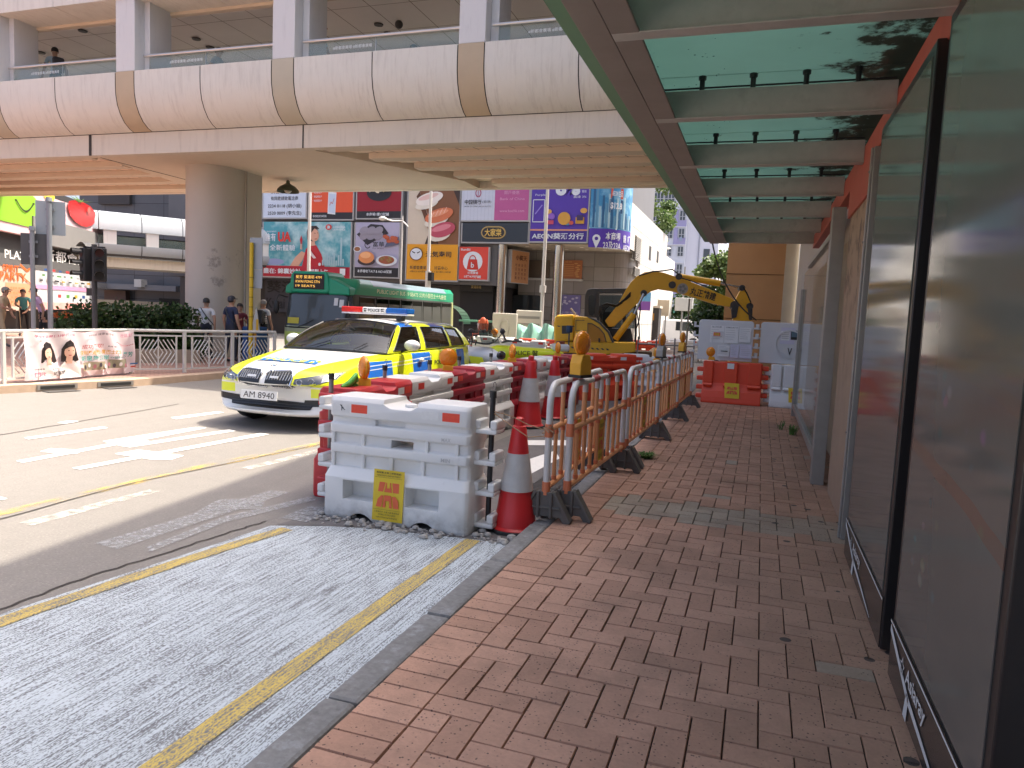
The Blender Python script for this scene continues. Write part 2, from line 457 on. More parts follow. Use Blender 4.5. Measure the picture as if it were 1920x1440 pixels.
# ---- far kerb and footway on the left
LK = [(-12.5, -40), (-12.1, 2), (-11.78, 8.6), (-11.2, 10.8), (-11.12, 13.0), (-11.3, 14.6), (-12.0, 15.9), (-12.85, 16.6), (-13.1, 18.5), (-14, 21), (-30, 26), (-90, 40)]
KERBL = M('kerb_far', (.45, .33, .24), .85, v=.2)
mb = MB(KERBL)
def off(path, d):
    out = []
    for i, p in enumerate(path):
        a, c = path[max(i - 1, 0)], path[min(i + 1, len(path) - 1)]
        t = Vector((c[0] - a[0], c[1] - a[1])).normalized(); out.append((p[0] - t.y * d, p[1] + t.x * d))
    return out
I = off(LK, .28)
mb.grid([[Vector((a[0], a[1], -.05)), Vector((a[0], a[1], .13)), Vector((b[0], b[1], .135)), Vector((b[0], b[1], -.05))] for a, b in zip(LK, I)], flip=True)
struct(mb, 'kerb')
_t = Mt('far_paving', (.40, .25, .20), .85); _t.vary(2, .15).vary(30, .15)
_b = _t.nt.nodes.new('ShaderNodeTexBrick'); _b.inputs['Scale'].default_value = 4.5; _b.inputs['Color1'].default_value = (1, 1, 1, 1); _b.inputs['Color2'].default_value = (.8, .75, .72, 1); _b.inputs['Mortar'].default_value = (.4, .38, .36, 1); _b.inputs['Mortar Size'].default_value = .02
_t.nt.links.new(_t.geo().outputs['Position'], _b.inputs['Vector']); _t.mix(1, N(_t.nt, _b.outputs[0]), 'MULTIPLY')
FARPAVE = _t.m
mb = MB(FARPAVE); mb.quad(*[(p[0], p[1], .128) for p in reversed([(-120, -40)] + I + [(-120, 60)])][::-1]); struct(mb, 'pavement')
# ---- building that stands over the footway (casts the shade)
CONC = M('granite_wall', (.50, .46, .40), .7, v=.12, sc=3)
BEIGE = M('beige_render', 'c09870', .8, v=.08, sc=2)
PALE = M('pale_render', 'c8c2b4', .85, v=.14, sc=2.5)
DGLASS = Mt('dark_glass', (.02, .025, .03), .08, spec=.8).m
BX0, BX1 = PX(1362, 520, Y=26).x, PX(1470, 520, Y=26).x
rt = thing('building', 'tall beige building along the right of the footway with pale concrete corner', 'building', (5, 10, 0))
mb = MB(CONC); mb.box((1.0, -12, .0), (14, 25.8, 5.0)); wpart(mb, 'wall', rt)
mb = MB(CONC); mb.prism([(3.36, -12), (14, -12), (14, 25.8), (-.61, 25.8)], (0, 0, 5.002), (1, 0, 0), (0, 1, 0), (0, 0, 10)); wpart(mb, 'upper_wall', rt)  # unseen upper floors, skewed in plan to steer the shade edge on the road
mb = MB(BEIGE); mb.box((BX0, 26.0, 0), (BX1, 38, 14.8)); wpart(mb, 'rendered_wall', rt)
mb = MB(PALE); mb.box((BX1 + .002, 25.9, 0), (.998, 38, 14.8)); wpart(mb, 'corner_column', rt)
mb = MB(M('panel_line', '5c4630', .9)); [mb.box((BX0, 25.988, z), (BX1, 25.999, z + .02)) for z in (1.9, 3.4, 5.0)]; wpart(mb, 'panel_joint', rt, split=True)
_d = Vector((-.105, 1, 0)).normalized()
for k in range(8):
    for j in range(2):
        p = Vector((3.36 - .01, -12, 6.2 + j * 4)) + _d * (1.5 + k * 4.4); mb = MB(DGLASS); mb.obox(p, _d * 3, (.04, 0, 0), (0, 0, 2.2)); wpart(mb, 'window', rt)
# ================================================================== CANOPY
GRIME = Mt('grimy_steel', (.42, .395, .36), .5, metal=.1); GRIME.vary(3, .22).vary(14, .12); GRIME.mix(GRIME.noise(6, 5).ramp(.55, .8) * .5, (.18, .15, .125)); GRIME = GRIME.m
BROWNST = Mt('brown_steel', (.24, .20, .175), .5, metal=.1); BROWNST.vary(4, .2); BROWNST = BROWNST.m
GREENFL = M('green_edge', (.13, .26, .15), .5)
REDST = M('red_steel', (.46, .09, .06), .5, v=.15)
BLK = M('black_rubber', (.02, .02, .02), .6)
_t = Mt('green_glass', (.38, .55, .47), .2)
_n = _t.noise(3.2, 7, .72); _x, _y, _z = _t.xyz()
_t.vary(1.5, .12)
_d = (_n + (_x - .1) * .28).ramp(.60, .66); _t.mix(_d * .85, (.05, .035, .022))
_sp = _t.vor(17); _t.mix(_sp.lt(.12) * _x.lt(-.35) * _n.gt(.5), (.02, .03, .025))
# translucent laminated glass: light from the sky comes through
_tr = _t.nt.nodes.new('ShaderNodeBsdfTranslucent'); _t.nt.links.new(_t._c(), _tr.inputs[0])
_mx = _t.nt.nodes.new('ShaderNodeMixShader'); _mx.inputs[0].default_value = .72
_t.nt.links.new(_t.b.outputs[0], _mx.inputs[1]); _t.nt.links.new(_tr.outputs[0], _mx.inputs[2]); _t.nt.links.new(_mx.outputs[0], _t.out.inputs[0])
CGLASS = _t.m
cn = thing('glass_canopy', 'green glass canopy on grimy steel beams over the brick footway', 'canopy', (0, 8, 3))
BY = [2.1, 3.65, 5.2, 6.75, 8.3, 9.85, 11.4, 12.9]
zb = 3.04
mb = MB(BROWNST); mb.box((-.94, -1, zb), (-.80, 13.1, zb + .03)); mb.box((-.83, -1, zb + .03), (-.80, 13.1, zb + .30)); mb.box((-.80, -1, zb + .002), (-.66, 13.1, zb + .02)); wpart(mb, 'edge_beam', cn, bevel=.004)
mb = MB(GREENFL); mb.box((-1.035, -1, zb + .03), (-.942, 13.12, zb + .05)); mb.box((-1.035, -1, zb + .052), (-1.02, 13.12, zb + .27)); wpart(mb, 'edge_flashing', cn)
for y in BY:
    mb = MB(GRIME); mb.box((-.798, y, zb + .0), (.70, y + .10, zb + .012)); mb.box((-.798, y + .02, zb + .012), (.70, y + .08, zb + .19)); wpart(mb, 'cross_beam', cn, bevel=.004)
    mb = MB(BLK)
    mb.tube([(-.78, y + .1, zb + .225), (.7, y + .1, zb + .225)], .006, 6)
    for x in (-.5, -.17, .16, .47): mb.cyl((x, y + .05, zb + .19), (x, y + .05, zb + .285), .017, 8); mb.cyl((x, y + .05, zb + .262), (x, y + .05, zb + .286), .026, 8)
    wpart(mb, 'glass_clamp', cn)
for a, b in zip([-1] + BY, BY + [13.1]):
    mb = MB(CGLASS); mb.box((-.797, a + .06, zb + .29), (.93, b + .045, zb + .305)); wpart(mb, 'glass_pane', cn)
mb = MB(REDST); mb.box((.70, -1, zb - .06), (.80, 13.1, zb + .14)); wpart(mb, 'wall_beam', cn, bevel=.005)
# ---- light boxes along the right
def poster_mat():
    t = Mt('dim_poster', (.135, .128, .112), .09, spec=.2)
    x, y, z = t.xyz()
    n = t.nt.nodes.new('ShaderNodeTexVoronoi'); n.inputs['Scale'].default_value = 6; t.nt.links.new(t.map((1, 1, 1.6)), n.inputs['Vector'])
    hue = t.nt.nodes.new('ShaderNodeHueSaturation'); hue.inputs['Saturation'].default_value = .7; hue.inputs['Value'].default_value = .35; t.nt.links.new(n.outputs['Color'], hue.inputs['Color'])
    dots = N(t.nt, n.outputs['Distance']).ramp(.30, .12) * t.noise(2.2, 2).ramp(.52, .6) * z.btw(.6, 1.75)
    t.mix(dots * .35, N(t.nt, hue.outputs[0]))
    band = (z - y * .10 + t.noise(1.1, 2) * .12); t.mix((band - .90).abs().lt(.03) * .35, (.20, .07, .03)); t.mix((band - 1.30).abs().lt(.025) * .22, (.16, .13, .08))
    t.mix(z.ramp(1.2, 2.8) * .8, (.13, .175, .14))
    t.vary(2, .10); return t.m
POSTER = poster_mat()
LBFRAME = M('lightbox_frame', (.022, .02, .02), .3)
LBSTRIP = M('lightbox_strip', (.042, .034, .03), .22)
WHT = M('white_print', (.62, .62, .60), .5)
ALU = Mt('weathered_aluminium', (.36, .34, .31), .45, metal=.5); ALU.vary(8, .15); ALU = ALU.m
def star(mb, o, u, v, r):
    P = []
    for i in range(10):
        a = PI / 2 + i * PI / 5; q = r if i % 2 == 0 else r * .5; P.append((q * math.cos(a), q * math.sin(a)))
    for i in range(10):
        p, q = P[i], P[(i + 1) % 10]; mb.quad(*[o + u * (x * k) + v * (y * k) for (x, y), k in ((p, .7), (p, 1), (q, 1), (q, .7))])
def lightbox(y0, y1, lab):
    r = thing('light_box', lab, 'light box', (.72, (y0 + y1) / 2, .1))
    X = .66
    mb = MB(LBFRAME); mb.box((X, y0, .11), (X + .16, y1, 2.99)); wpart(mb, 'cabinet', r, bevel=.006)
    mb = MB(LBSTRIP); mb.box((X - .006, y0 + .012, .115), (X - .0005, y1 - .012, .365)); wpart(mb, 'base_strip', r)
    mb = MB(POSTER); mb.box((X - .004, y0 + .06, .385), (X - .0005, y1 - .06, 2.93)); wpart(mb, 'poster_pane', r)
    mb = MB(WHT); x = X - .010; Vy, Vz = Vector((0, -1, 0)), Vector((0, 0, 1)); L = y1 - y0
    def q(*p): mb.quad(*[Vector((x, y1 - a * L, .115 + b * .25)) for a, b in p])
    q((.0, 1.0), (0, .96), (1, .96), (1, 1.0))
    q((.01, .93), (.01, .80), (.30, .36), (.32, .46))
    q((.28, .02), (.325, .02), (.335, .42), (.30, .44))
    q((.31, .46), (.33, .32), (.80, .10), (.80, .12), (.60, .28))
    star(mb, Vector((x, y1 - .22 * L, .115 + .66 * .25)), Vy, Vz, .045)
    letters(mb, WHT, 'Asiaray', (x, y1 - .275 * L, .115 + .48 * .25), Vy, Vz, .36, .085, .02)
    wpart(mb, 'maker_lettering', r)
lightbox(2.17, 3.60, 'nearest dark glass light box with white star lettering along its base')
lightbox(3.86, 5.47, 'second dark glass light box between the nearest one and the aluminium post')
r = thing('post', 'weathered aluminium post at the far edge of the second light box', 'post', (.71, 5.9, .1))
mb = MB(ALU); mb.box((.67, 5.86, .1), (.80, 5.98, 2.97)); mb.box((.655, 5.90, .1), (.669, 5.94, 2.97)); wpart(mb, 'shaft', r, bevel=.004)
mb = MB(M('bolt', (.3, .29, .27), .4, metal=.8)); [mb.cyl((.655, 5.92, z), (.648, 5.92, z), .008, 8) for z in (.2, .9, 1.6, 2.3, 2.8)]; wpart(mb, 'bolt', r, split=True)
_t = Mt('stained_stone', (.36, .25, .17), .8); _t.vary(5, .15); _n = _t.noise(4, 6, .7); _x, _y, _z = _t.xyz(); _t.mix(_n.ramp(.5, .62) * _z.ramp(.9, 2.4) * .85, (.10, .07, .055)); STONE = _t.m
r = thing('pillar', 'stained brown stone pillar behind the aluminium post', 'pillar', (.8, 6.8, .1))
mb = MB(STONE); mb.box((.71, 6.25, .1), (1.0, 7.55, 3.0)); wpart(mb, 'shaft', r, bevel=.01)
mb = MB(REDST); mb.box((.69, 6.2, 2.70), (.708, 7.6, 2.98)); wpart(mb, 'red_cap', r)
r = thing('display_case', 'glazed notice case in aluminium frame standing on the footway beyond the stone pillar', 'notice case', (.65, 11, .1))
GLS = Mt('pane_glass', (.55, .60, .55), .04, alpha=.30, spec=.9).m
mb = MB(ALU); mb.box((.60, 8.2, .10), (.72, 8.30, 2.9)); mb.box((.58, 7.85, .1), (.70, 8.06, 2.85)); mb.box((.61, 13.85, .10), (.70, 14.0, 2.35)); wpart(mb, 'post', r, bevel=.004, split=True)
mb = MB(ALU); mb.box((.62, 8.302, .24), (.69, 13.848, .32)); mb.box((.62, 8.302, 2.62), (.69, 12.6, 2.68)); wpart(mb, 'rail', r, bevel=.004, split=True)
mb = MB(GLS); mb.box((.645, 8.302, .322), (.655, 13.848, 2.615)); wpart(mb, 'glass_pane', r)
mb = MB(M('case_back', (.42, .33, .23), .5, v=.15)); mb.box((.80, 8.3, .3), (.82, 13.8, 2.6)); wpart(mb, 'back_panel', r)
# ================================================================== FOOTBRIDGE (parallel to X)
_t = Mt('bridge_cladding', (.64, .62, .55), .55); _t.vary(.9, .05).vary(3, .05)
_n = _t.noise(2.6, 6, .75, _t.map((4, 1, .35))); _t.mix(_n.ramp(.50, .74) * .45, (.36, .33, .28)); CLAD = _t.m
_t = Mt('bridge_tan', (.46, .37, .25), .6); _t.vary(2, .12); TAN = _t.m
_t = Mt('bridge_tan_pale', (.46, .42, .32), .6); _t.vary(2, .1); TANP = _t.m
_t = Mt('bridge_concrete', (.62, .56, .46), .85); _t.vary(1.2, .08); _n = _t.noise(1, 5, .7, _t.map((7, 7, .8))); _t.mix(_n.ramp(.52, .8) * .4, (.33, .28, .23)); BCON = _t.m
_t = Mt('bridge_soffit', (.62, .53, .41), .85); _t.vary(.7, .08).vary(5, .06); SOFF = _t.m
SLAT = M('soffit_slat', (.88, .72, .56), .7, v=.06)
SLATJ = M('soffit_joint', (.22, .17, .12), .8)
POSTM = Mt('bridge_post', (.60, .60, .59), .55); _n = POSTM.noise(2.2, 6, .7, POSTM.map((4, 4, .6))); POSTM.mix(_n.ramp(.55, .72) * .35, (.40, .40, .40)); POSTM = POSTM.m
CEIL = M('bridge_ceiling', (.74, .70, .65), .7, v=.08, sc=1)
SEAM = M('seam', (.045, .04, .035), .9)
BGLASS = Mt('balustrade_glass', (.30, .40, .37), .06, alpha=.28, spec=.7).m
BRAILM = M('steel_rail', (.55, .54, .52), .3, metal=.7)
fb = thing('footbridge', 'elevated pale clad footbridge with rounded parapet panels crossing over the road', 'footbridge', (-11, 17.5, 5.4))
XL, XR = -38.0, 9.0
mb = MB(BCON); mb.box((XL, 15.2, 5.40), (XR, 15.45, 5.94)); mb.box((XL, 20.75, 5.40), (XR, 21.0, 5.94)); wpart(mb, 'edge_beam', fb, bevel=.012, split=True)
mb = MB(SOFF); mb.box((XL, 15.452, 5.62), (XR, 20.748, 5.93)); wpart(mb, 'deck', fb); mb = MB(M('walkway_bounce', (.62, .58, .52), .6)); mb.box((XL, 15.46, 5.932), (XR, 20.74, 5.95)); wpart(mb, 'walkway', fb)  # unseen pale floor added to bounce light up to the ceiling
# solid soffit over the pier, ribbed soffits either side
mb = MB(SOFF)
mb.prism([(-17.2, 15.452), (-10.55, 15.452), (-8.3, 19.6), (-8.3, 20.748), (-16.3, 20.748), (-18, 19.0)], (0, 0, 5.415), (1, 0, 0), (0, 1, 0), (0, 0, .2)); wpart(mb, 'solid_soffit', fb)
mb = MB(SLAT)
mb2 = MB(SOFF); mb3 = MB(SLATJ)
rows = [(15.75, 16.55), (16.95, 17.75), (18.15, 18.9), (19.3, 20.1)]
for (a, b) in rows:
    for x0, x1 in ((-10.2 + (a - 15.5) * .55, XR), (XL, -17.6)):
        mb.box((x0, a, 5.56), (x1, b, 5.60)); x = x0 + .45
        while x < x1 - .1:
            mb3.quad((x, a, 5.556), (x + .03, a, 5.556), (x + .03 + .25, b, 5.556), (x + .25, b, 5.556)); x += .45
ys = [15.452] + [q for r_ in rows for q in r_] + [20.748]
for i in range(0, len(ys), 2):
    for x0, x1 in ((-10.2 + (ys[i] - 15.5) * .55, XR), (XL, -17.6)): mb2.box((x0, ys[i], 5.42), (x1, ys[i + 1], 5.60))
wpart(mb, 'soffit_panel', fb, split=True); wpart(mb2, 'soffit_rib', fb, split=True); wpart(mb3, 'soffit_joint', fb)
mb = MB(SEAM); mb.box((-17.28, 15.185, 5.40), (-17.20, 15.199, 5.94)); mb.box((-10.63, 15.185, 5.40), (-10.60, 15.199, 5.94)); mb.box((-17.23, 15.46, 5.407), (-17.20, 20.7, 5.414)); wpart(mb, 'expansion_joint', fb, split=True)
# curved parapet cladding profile (Y, z): vertical at the top, sweeping in at the bottom
PROF = [(14.62, 7.28), (14.62, 7.0), (14.63, 6.75), (14.68, 6.5), (14.77, 6.3), (14.90, 6.12), (15.06, 6.0), (15.19, 5.95)]
ZD = lambda x: 0
def panel(x0, x1, mat, nm='parapet_panel', far=False):
    b = MB(mat); g = .012
    rows = []
    for y, z in PROF:
        yy = y if not far else 36.2 - y
        rows.append([Vector((x0 + g, yy, z)), Vector((x1 - g, yy, z))])
    top = [Vector((x0 + g, (14.85 if not far else 36.2 - 14.85), 7.28)), Vector((x1 - g, (14.85 if not far else 36.2 - 14.85), 7.28))]
    b.grid([top] + rows, flip=not far); wpart(b, nm, fb, smooth=40)
mb = MB(SEAM); mb.grid([[Vector((XL, y + .03, z - .01)), Vector((XR, y + .03, z - .01))] for y, z in PROF], flip=True); mb.grid([[Vector((XL, 36.2 - y - .03, z - .01)), Vector((XR, 36.2 - y - .03, z - .01))] for y, z in PROF]); wpart(mb, 'panel_backing', fb)
k = -5
posts = []
while -15.75 + 4.65 * k < XR:
    x = -15.75 + 4.65 * k
    if x > XL: posts.append(x)
    k += 1
near = 0
for i, x in enumerate(posts):
    vis = -24 < x < -2
    panel(x, x + .60, TAN if (round((x + 15.75) / 4.65) % 2 == 0) else TANP, 'pier_panel')
    panel(x + .60, x + 2.62, CLAD); panel(x + 2.62, x + 4.65, CLAD)
    for far in (0, 1):
        b = MB(POSTM); ya, yb = (14.64, 15.30) if not far else (20.9, 21.55)
        b.box((x + .005, ya, 7.29), (x + .60, yb, 9.2)); b.box((x + .603, ya + .30, 7.29), (x + .78, yb + .35 if not far else yb, 9.2)); wpart(b, 'post', fb, bevel=.008, split=True)
        if far: continue
        b = MB(SEAM); b.box((x + .2, 14.634, 7.281), (x + .6, 14.64, 7.29)); 
        b = MB(BGLASS); g0 = x + .80
        for a, c in ((g0, g0 + 1.72), (g0 + 1.74, x + 4.64)): b.box((a, 14.90, 7.285), (c, 14.915, 7.68))
        wpart(b, 'balustrade_glass', fb, split=True)
        b = MB(BRAILM); b.tube([(x + .68, 14.86, 7.70), (x + 4.64, 14.86, 7.70)], .035, 10); b.box((x + 2.52, 14.917, 7.285), (x + 2.54, 14.94, 7.69)); wpart(b, 'handrail', fb, smooth=40)
        b = MB(M('etched_white', (.75, .77, .76), .6)); letters(b, b.mats[0], '#新都會廣場 #新都會廣場', (x + 1.45, 14.893, 7.48), (1, 0, 0), (0, 0, 1), 1.0, .075); wpart(b, 'lettering', fb)
mb = MB(CLAD); mb.box((XL, 20.95, 7.28), (XR, 21.5, 7.30)); wpart(mb, 'coping', fb)
for i, x in enumerate(posts): panel(x, x + 4.65, CLAD, 'parapet_panel', True)
mb = MB(BGLASS); mb.box((XL, 21.2, 7.31), (XR, 21.215, 7.75)); wpart(mb, 'balustrade_glass', fb)
# roof fascia, soffit and ceiling
mb = MB(CLAD)
for x in posts: 
    mb.box((x + .008, 14.60, 9.02), (x + .592, 15.6, 10.3)); mb.box((x + .608, 14.60, 9.02), (x + 2.612, 15.6, 10.3)); mb.box((x + 2.628, 14.60, 9.02), (x + 4.642, 15.6, 10.3))
wpart(mb, 'roof_fascia', fb, split=True)
mb = MB(SEAM); mb.box((XL, 14.63, 9.04), (XR, 15.59, 10.28)); wpart(mb, 'fascia_backing', fb)
mb = MB(SOFF); mb.box((XL, 15.602, 8.95), (XR, 15.75, 9.6)); mb.box((XL, 20.4, 8.95), (XR, 21.6, 10.3)); wpart(mb, 'eaves_beam', fb, split=True)
mb = MB(CEIL); mb.box((XL, 15.752, 9.45), (XR, 20.398, 9.6)); wpart(mb, 'ceiling', fb)
mb = MB(CLAD); mb.box((XL, 14.62, 10.302), (XR, 21.6, 10.45)); wpart(mb, 'roof', fb)
mb = MB(SLATJ); x = XL
while x < XR: mb.quad((x, 15.76, 9.446), (x + .02, 15.76, 9.446), (x + .02, 20.39, 9.446), (x, 20.39, 9.446)); x += 1.16
for y in (17.3, 18.9): mb.quad((XL, y, 9.444), (XR, y, 9.444), (XR, y + .018, 9.444), (XL, y + .018, 9.444))
wpart(mb, 'ceiling_joint', fb)
mb = MB(M('fitting_dark', (.05, .045, .04), .5))
for px, py in ((155, 57), (77, 98), (368, 72), (394, 88), (710, 45), (728, 62)): 
    p = PX(px, py, z=9.44); mb.lathe([(.12, 0), (.13, .03)], (p.x, p.y, 9.405), 14)
p = PX(748, 43, z=9.40); mb.ball((p.x, p.y, 9.36), .11); mb.cyl((p.x, p.y, 9.36), (p.x, p.y, 9.44), .05)
wpart(mb, 'ceiling_fitting', fb, split=True)
# pier: rounded nose and flat flank
_t = Mt('pier_concrete', (.50, .46, .39), .85); _t.vary(1.2, .08); _n = _t.noise(1.7, 6, .75); _x, _y, _z = _t.xyz()
_t.mix(_n.ramp(.60, .68) * _z.btw(1.9, 3.6) * .7, (.22, .20, .18)); PIERM = _t.m
r = thing('bridge_pier', 'round nosed concrete pier holding up the footbridge by the railing', 'pier', (-14.9, 17.2, .13))
P = []
for i in range(25):
    a = PI + PI * i / 24; P.append((-14.98 + .74 * math.cos(a), 17.25 + .74 * math.sin(a)))
P += [(-14.24, 17.65), (-14.19, 17.65), (-14.19, 17.75), (-14.24, 17.75), (-14.24, 18.4), (-15.72, 18.4)]
mb = MB(PIERM); mb.prism(P, (0, 0, .1), (1, 0, 0), (0, 1, 0), (0, 0, 5.32)); wpart(mb, 'shaft', r, smooth=25)
mb = MB(SEAM); mb.box((-14.235, 17.655, .2), (-14.18, 17.66, 5.40)); wpart(mb, 'groove', r)
# bell lamp hung beneath the deck
p = PX(540, 352, Y=19.0)
r = thing('pendant_lamp', 'green bell shaped lamp hanging under the footbridge soffit', 'lamp', (p.x, p.y, 5.2))
GRN = M('lamp_green', (.07, .08, .045), .5)
mb = MB(GRN); mb.lathe([(.33, -.13), (.31, -.06), (.24, .02), (.12, .09), (.06, .13), (.05, .2)], p, 22, caps=False); wpart(mb, 'shade', r, smooth=50)
mb = MB(GRN); mb.cyl(p + Vector((0, 0, .18)), (p.x, p.y, 5.42), .025); wpart(mb, 'stem', r)
mb = MB(M('lamp_bulb', (.6, .58, .5), .4)); mb.ball(p + Vector((0, 0, -.05)), .12); wpart(mb, 'bulb', r, smooth=180)
# ================================================================== WATER BARRIERS
_t = Mt('plastic_white', (.72, .72, .70), .42, spec=.5); _t.vary(3, .06); _n = _t.noise(3, 6, .72, _t.map((2, 2, 1))); _t.mix(_n.ramp(.60, .8) * .4, (.36, .34, .30))
_x, _y, _z = _t.xyz(); _t.mix(_z.ramp(.22, .0) * _t.noise(9, 5).ramp(.42, .62) * .6, (.25, .23, .20)); WPW = _t.m
def redmat(n, c):
    t = Mt(n, c, .4, spec=.5); t.vary(2.2, .10); k = t.noise(4, 6, .7); t.mix(k.ramp(.60, .78) * .25, (c[0] * .7 + .12, c[1] + .13, c[2] + .12)); return t.m
WPR = redmat('plastic_red', (.46, .022, .026)); WPM = redmat('plastic_maroon', (.33, .014, .028)); WPO = redmat('plastic_orange_red', (.72, .07, .025))
REFR = Mt('reflector_red', (.75, .06, .03), .3); _x = REFR.vor(60); REFR = REFR.vary(40, .15, 2).m
REFW = M('reflector_white', (.72, .72, .70), .3, v=.1, sc=40)
PIPE = M('black_pipe', (.022, .022, .024), .45, v=.2)
PIPEG = M('grey_pipe', (.22, .215, .21), .4, metal=.4)
YELLOW = M('notice_yellow', (.72, .52, .03), .55, v=.08)
NRED = M('notice_red', (.70, .13, .045), .55)
INK = M('ink_black', (.03, .028, .025), .6)
def boolean(o, cutter):
    m = o.modifiers.new('cut', 'BOOLEAN'); m.operation = 'DIFFERENCE'; m.solver = 'EXACT'; m.object = cutter
def bake(o):
    """apply an object's modifiers"""
    dg = bpy.context.evaluated_depsgraph_get(); me = bpy.data.meshes.new_from_object(o.evaluated_get(dg))
    old = o.data; o.modifiers.clear(); o.data = me; bpy.data.meshes.remove(old); return o
def barrier(L=1.25, mat=None):
    mat = mat or WPW
    r = thing('water_barrier', 'x', 'water barrier', (0, 0, 0), 0, 'plastic water barriers round the roadworks')
    prof = [(.225, 0), (.235, .03), (.235, .33), (.185, .405), (.16, .41), (.16, .505), (.195, .525), (.195, .585), (.165, .60), (.165, .665), (.2, .685), (.2, .745), (.172, .76), (.172, .795), (.20, .815), (.20, .93), (.175, .965)]
    mb = MB(mat); rows = []
    h = L / 2; rc = .05
    for t, z in prof:
        q = []
        hx = h - (.02 if z > .4 else 0)
        cr = min(rc, t * .6)
        for sx, sy, a0 in ((1, -1, -PI / 2), (1, 1, 0), (-1, 1, PI / 2), (-1, -1, PI)):
            for i in range(4):
                a = a0 + PI / 2 * i / 3; q.append(Vector((sx * (hx - cr) + cr * math.cos(a), sy * (t - cr) + cr * math.sin(a), z)))
        rows.append(q)
    mb.grid(rows, True); n = len(rows[0])
    mb.f.append(list(range(n - 1, -1, -1))); mb.mi.append(0); b = (len(rows) - 1) * n; mb.f.append([b + i for i in range(n)]); mb.mi.append(0)
    body = mb.build('body', r)
    cut = MB()
    for x in (-.30, .25):                                    # fork pockets
        for sy in (-1, 1): cut.box((x - .14, sy * .17 - .09, .16), (x + .14, sy * .17 + .09, .315))
    cut.box((-.06, -.4, .592), (.13, .4, .655))            # hand hole
    for x in (-.28, .26): cut.lathe([(.13, -.4), (.13, .4)], (x, 0, -.07), 20, 'y')
    for sy in (-1, 1): cut.box((-.20, sy * .2 - .06, .755), (.06, sy * .2 + .06, .80))
    cut.prism([(-.12, .93), (-.06, .90), (.11, .90), (.17, .93), (.17, 1.2), (-.12, 1.2)], (0, -.5, 0), (1, 0, 0), (0, 0, 1), (0, 1, 0))
    c = cut.build('cut'); boolean(body, c); bake(body); bpy.data.objects.remove(c)
    body.data.materials.clear(); body.data.materials.append(mat)
    m = body.modifiers.new('bevel', 'BEVEL'); m.width = .011; m.segments = 2; m.angle_limit = math.radians(28); bake(body)
    body.data.shade_smooth(); body.data.set_sharp_from_angle(angle=math.radians(50))
    mb = MB(mat)
    for sy in (-1, 1):
        for z0, z1, t, xs in ((.41, .525, .160, (-.57, -.3, -.05, .22, .5)), (.585, .685, .165, (-.57, -.3, .25, .5))):
            for x in xs: a, c_ = sorted((sy * t * .9, sy * (t + .022))); mb.box((x - .016, a, z0 - .01), (x + .016, c_, z1 + .01))
    mb.build('stiffening_rib', r, bevel=.006, split=True)
    for e in (-1, 1):                                        # interlocking lugs
        for z in ((.09, .335, .57, .81) if e > 0 else (.16, .41, .65, .88)):
            mb = MB(mat); x0, x1 = sorted((e * (h - .03), e * (h + .15)))
            mb.box((x0, -.09, z - .05), (x1, .10, z - .012)); xa, xb = sorted((e * (h + .095), e * (h + .15))); mb.box((xa, -.09, z - .014), (xb, .10, z + .055)); xa, xb = sorted((e * (h - .03), e * (h + .02))); mb.box((xa, -.09, z - .014), (xb, .10, z + .055))
            mb.build('lug', r, bevel=.012)
    for sy in (-1, 1):
        for x in (-.42, .36):
            mb = MB(REFW); a, c_ = sorted((sy * .1985, sy * .2025)); mb.box((x - .15, a, .845), (x - .01, c_, .91)); mb.build('white_reflector', r)
            mb = MB(REFR); mb.box((x + .02, a, .845), (x + .16, c_, .91)); mb.build('red_reflector', r)
    mb = MB(mat); mb.lathe([(.05, 0), (.05, .022), (.03, .03)], (.02, .0, .90), 16); mb.build('filler_cap', r, smooth=40)
    return r
def recolour(r, mat):
    for o in r.children:
        if o.data.materials and o.data.materials[0] == WPW:
            o.material_slots[0].link = 'OBJECT'; o.material_slots[0].material = mat
WB = barrier()
WB['label'] = 'nearest white water barrier with yellow roadworks notice on its face'
WB.location = (-2.585, 5.17, 0); WB.rotation_euler = (0, 0, math.radians(-.5))
ROW = [(-3.45, 6.06, 94, WPR, 'bright red water barrier end on behind the left end of the nearest white one'),
       (-3.54, 7.26, 91, WPW, 'white water barrier between the first two red ones beside the police car'),
       (-3.59, 8.44, 91, WPM, 'dark red water barrier carrying the round amber lamp beside the police car'),
       (-3.62, 9.64, 90, WPW, 'white water barrier between the round amber lamp and the traffic cones'),
       (-3.62, 10.84, 89.5, WPM, 'dark red water barrier behind the tall pair of traffic cones'),
       (-3.58, 12.04, 90, WPW, 'white water barrier just behind the farther cone of the pair'),
       (-3.52, 13.24, 88, WPM, 'dark red water barrier at the far end of the row by the excavator')]
for x, y, a, m, lab in ROW:
    r = dup(WB, (x, y, 0), math.radians(a), lab); recolour(r, m)
def wbox(x, y, rz, m, lab):
    r = dup(WB, (x, y, 0), math.radians(rz), lab); recolour(r, m); return r
wbox(-3.0, 15.05, 40, WPO, 'orange red water barrier standing across in front of the excavator')
wbox(-2.15, 15.75, 20, WPW, 'white water barrier across the works between orange red barrier and railings')
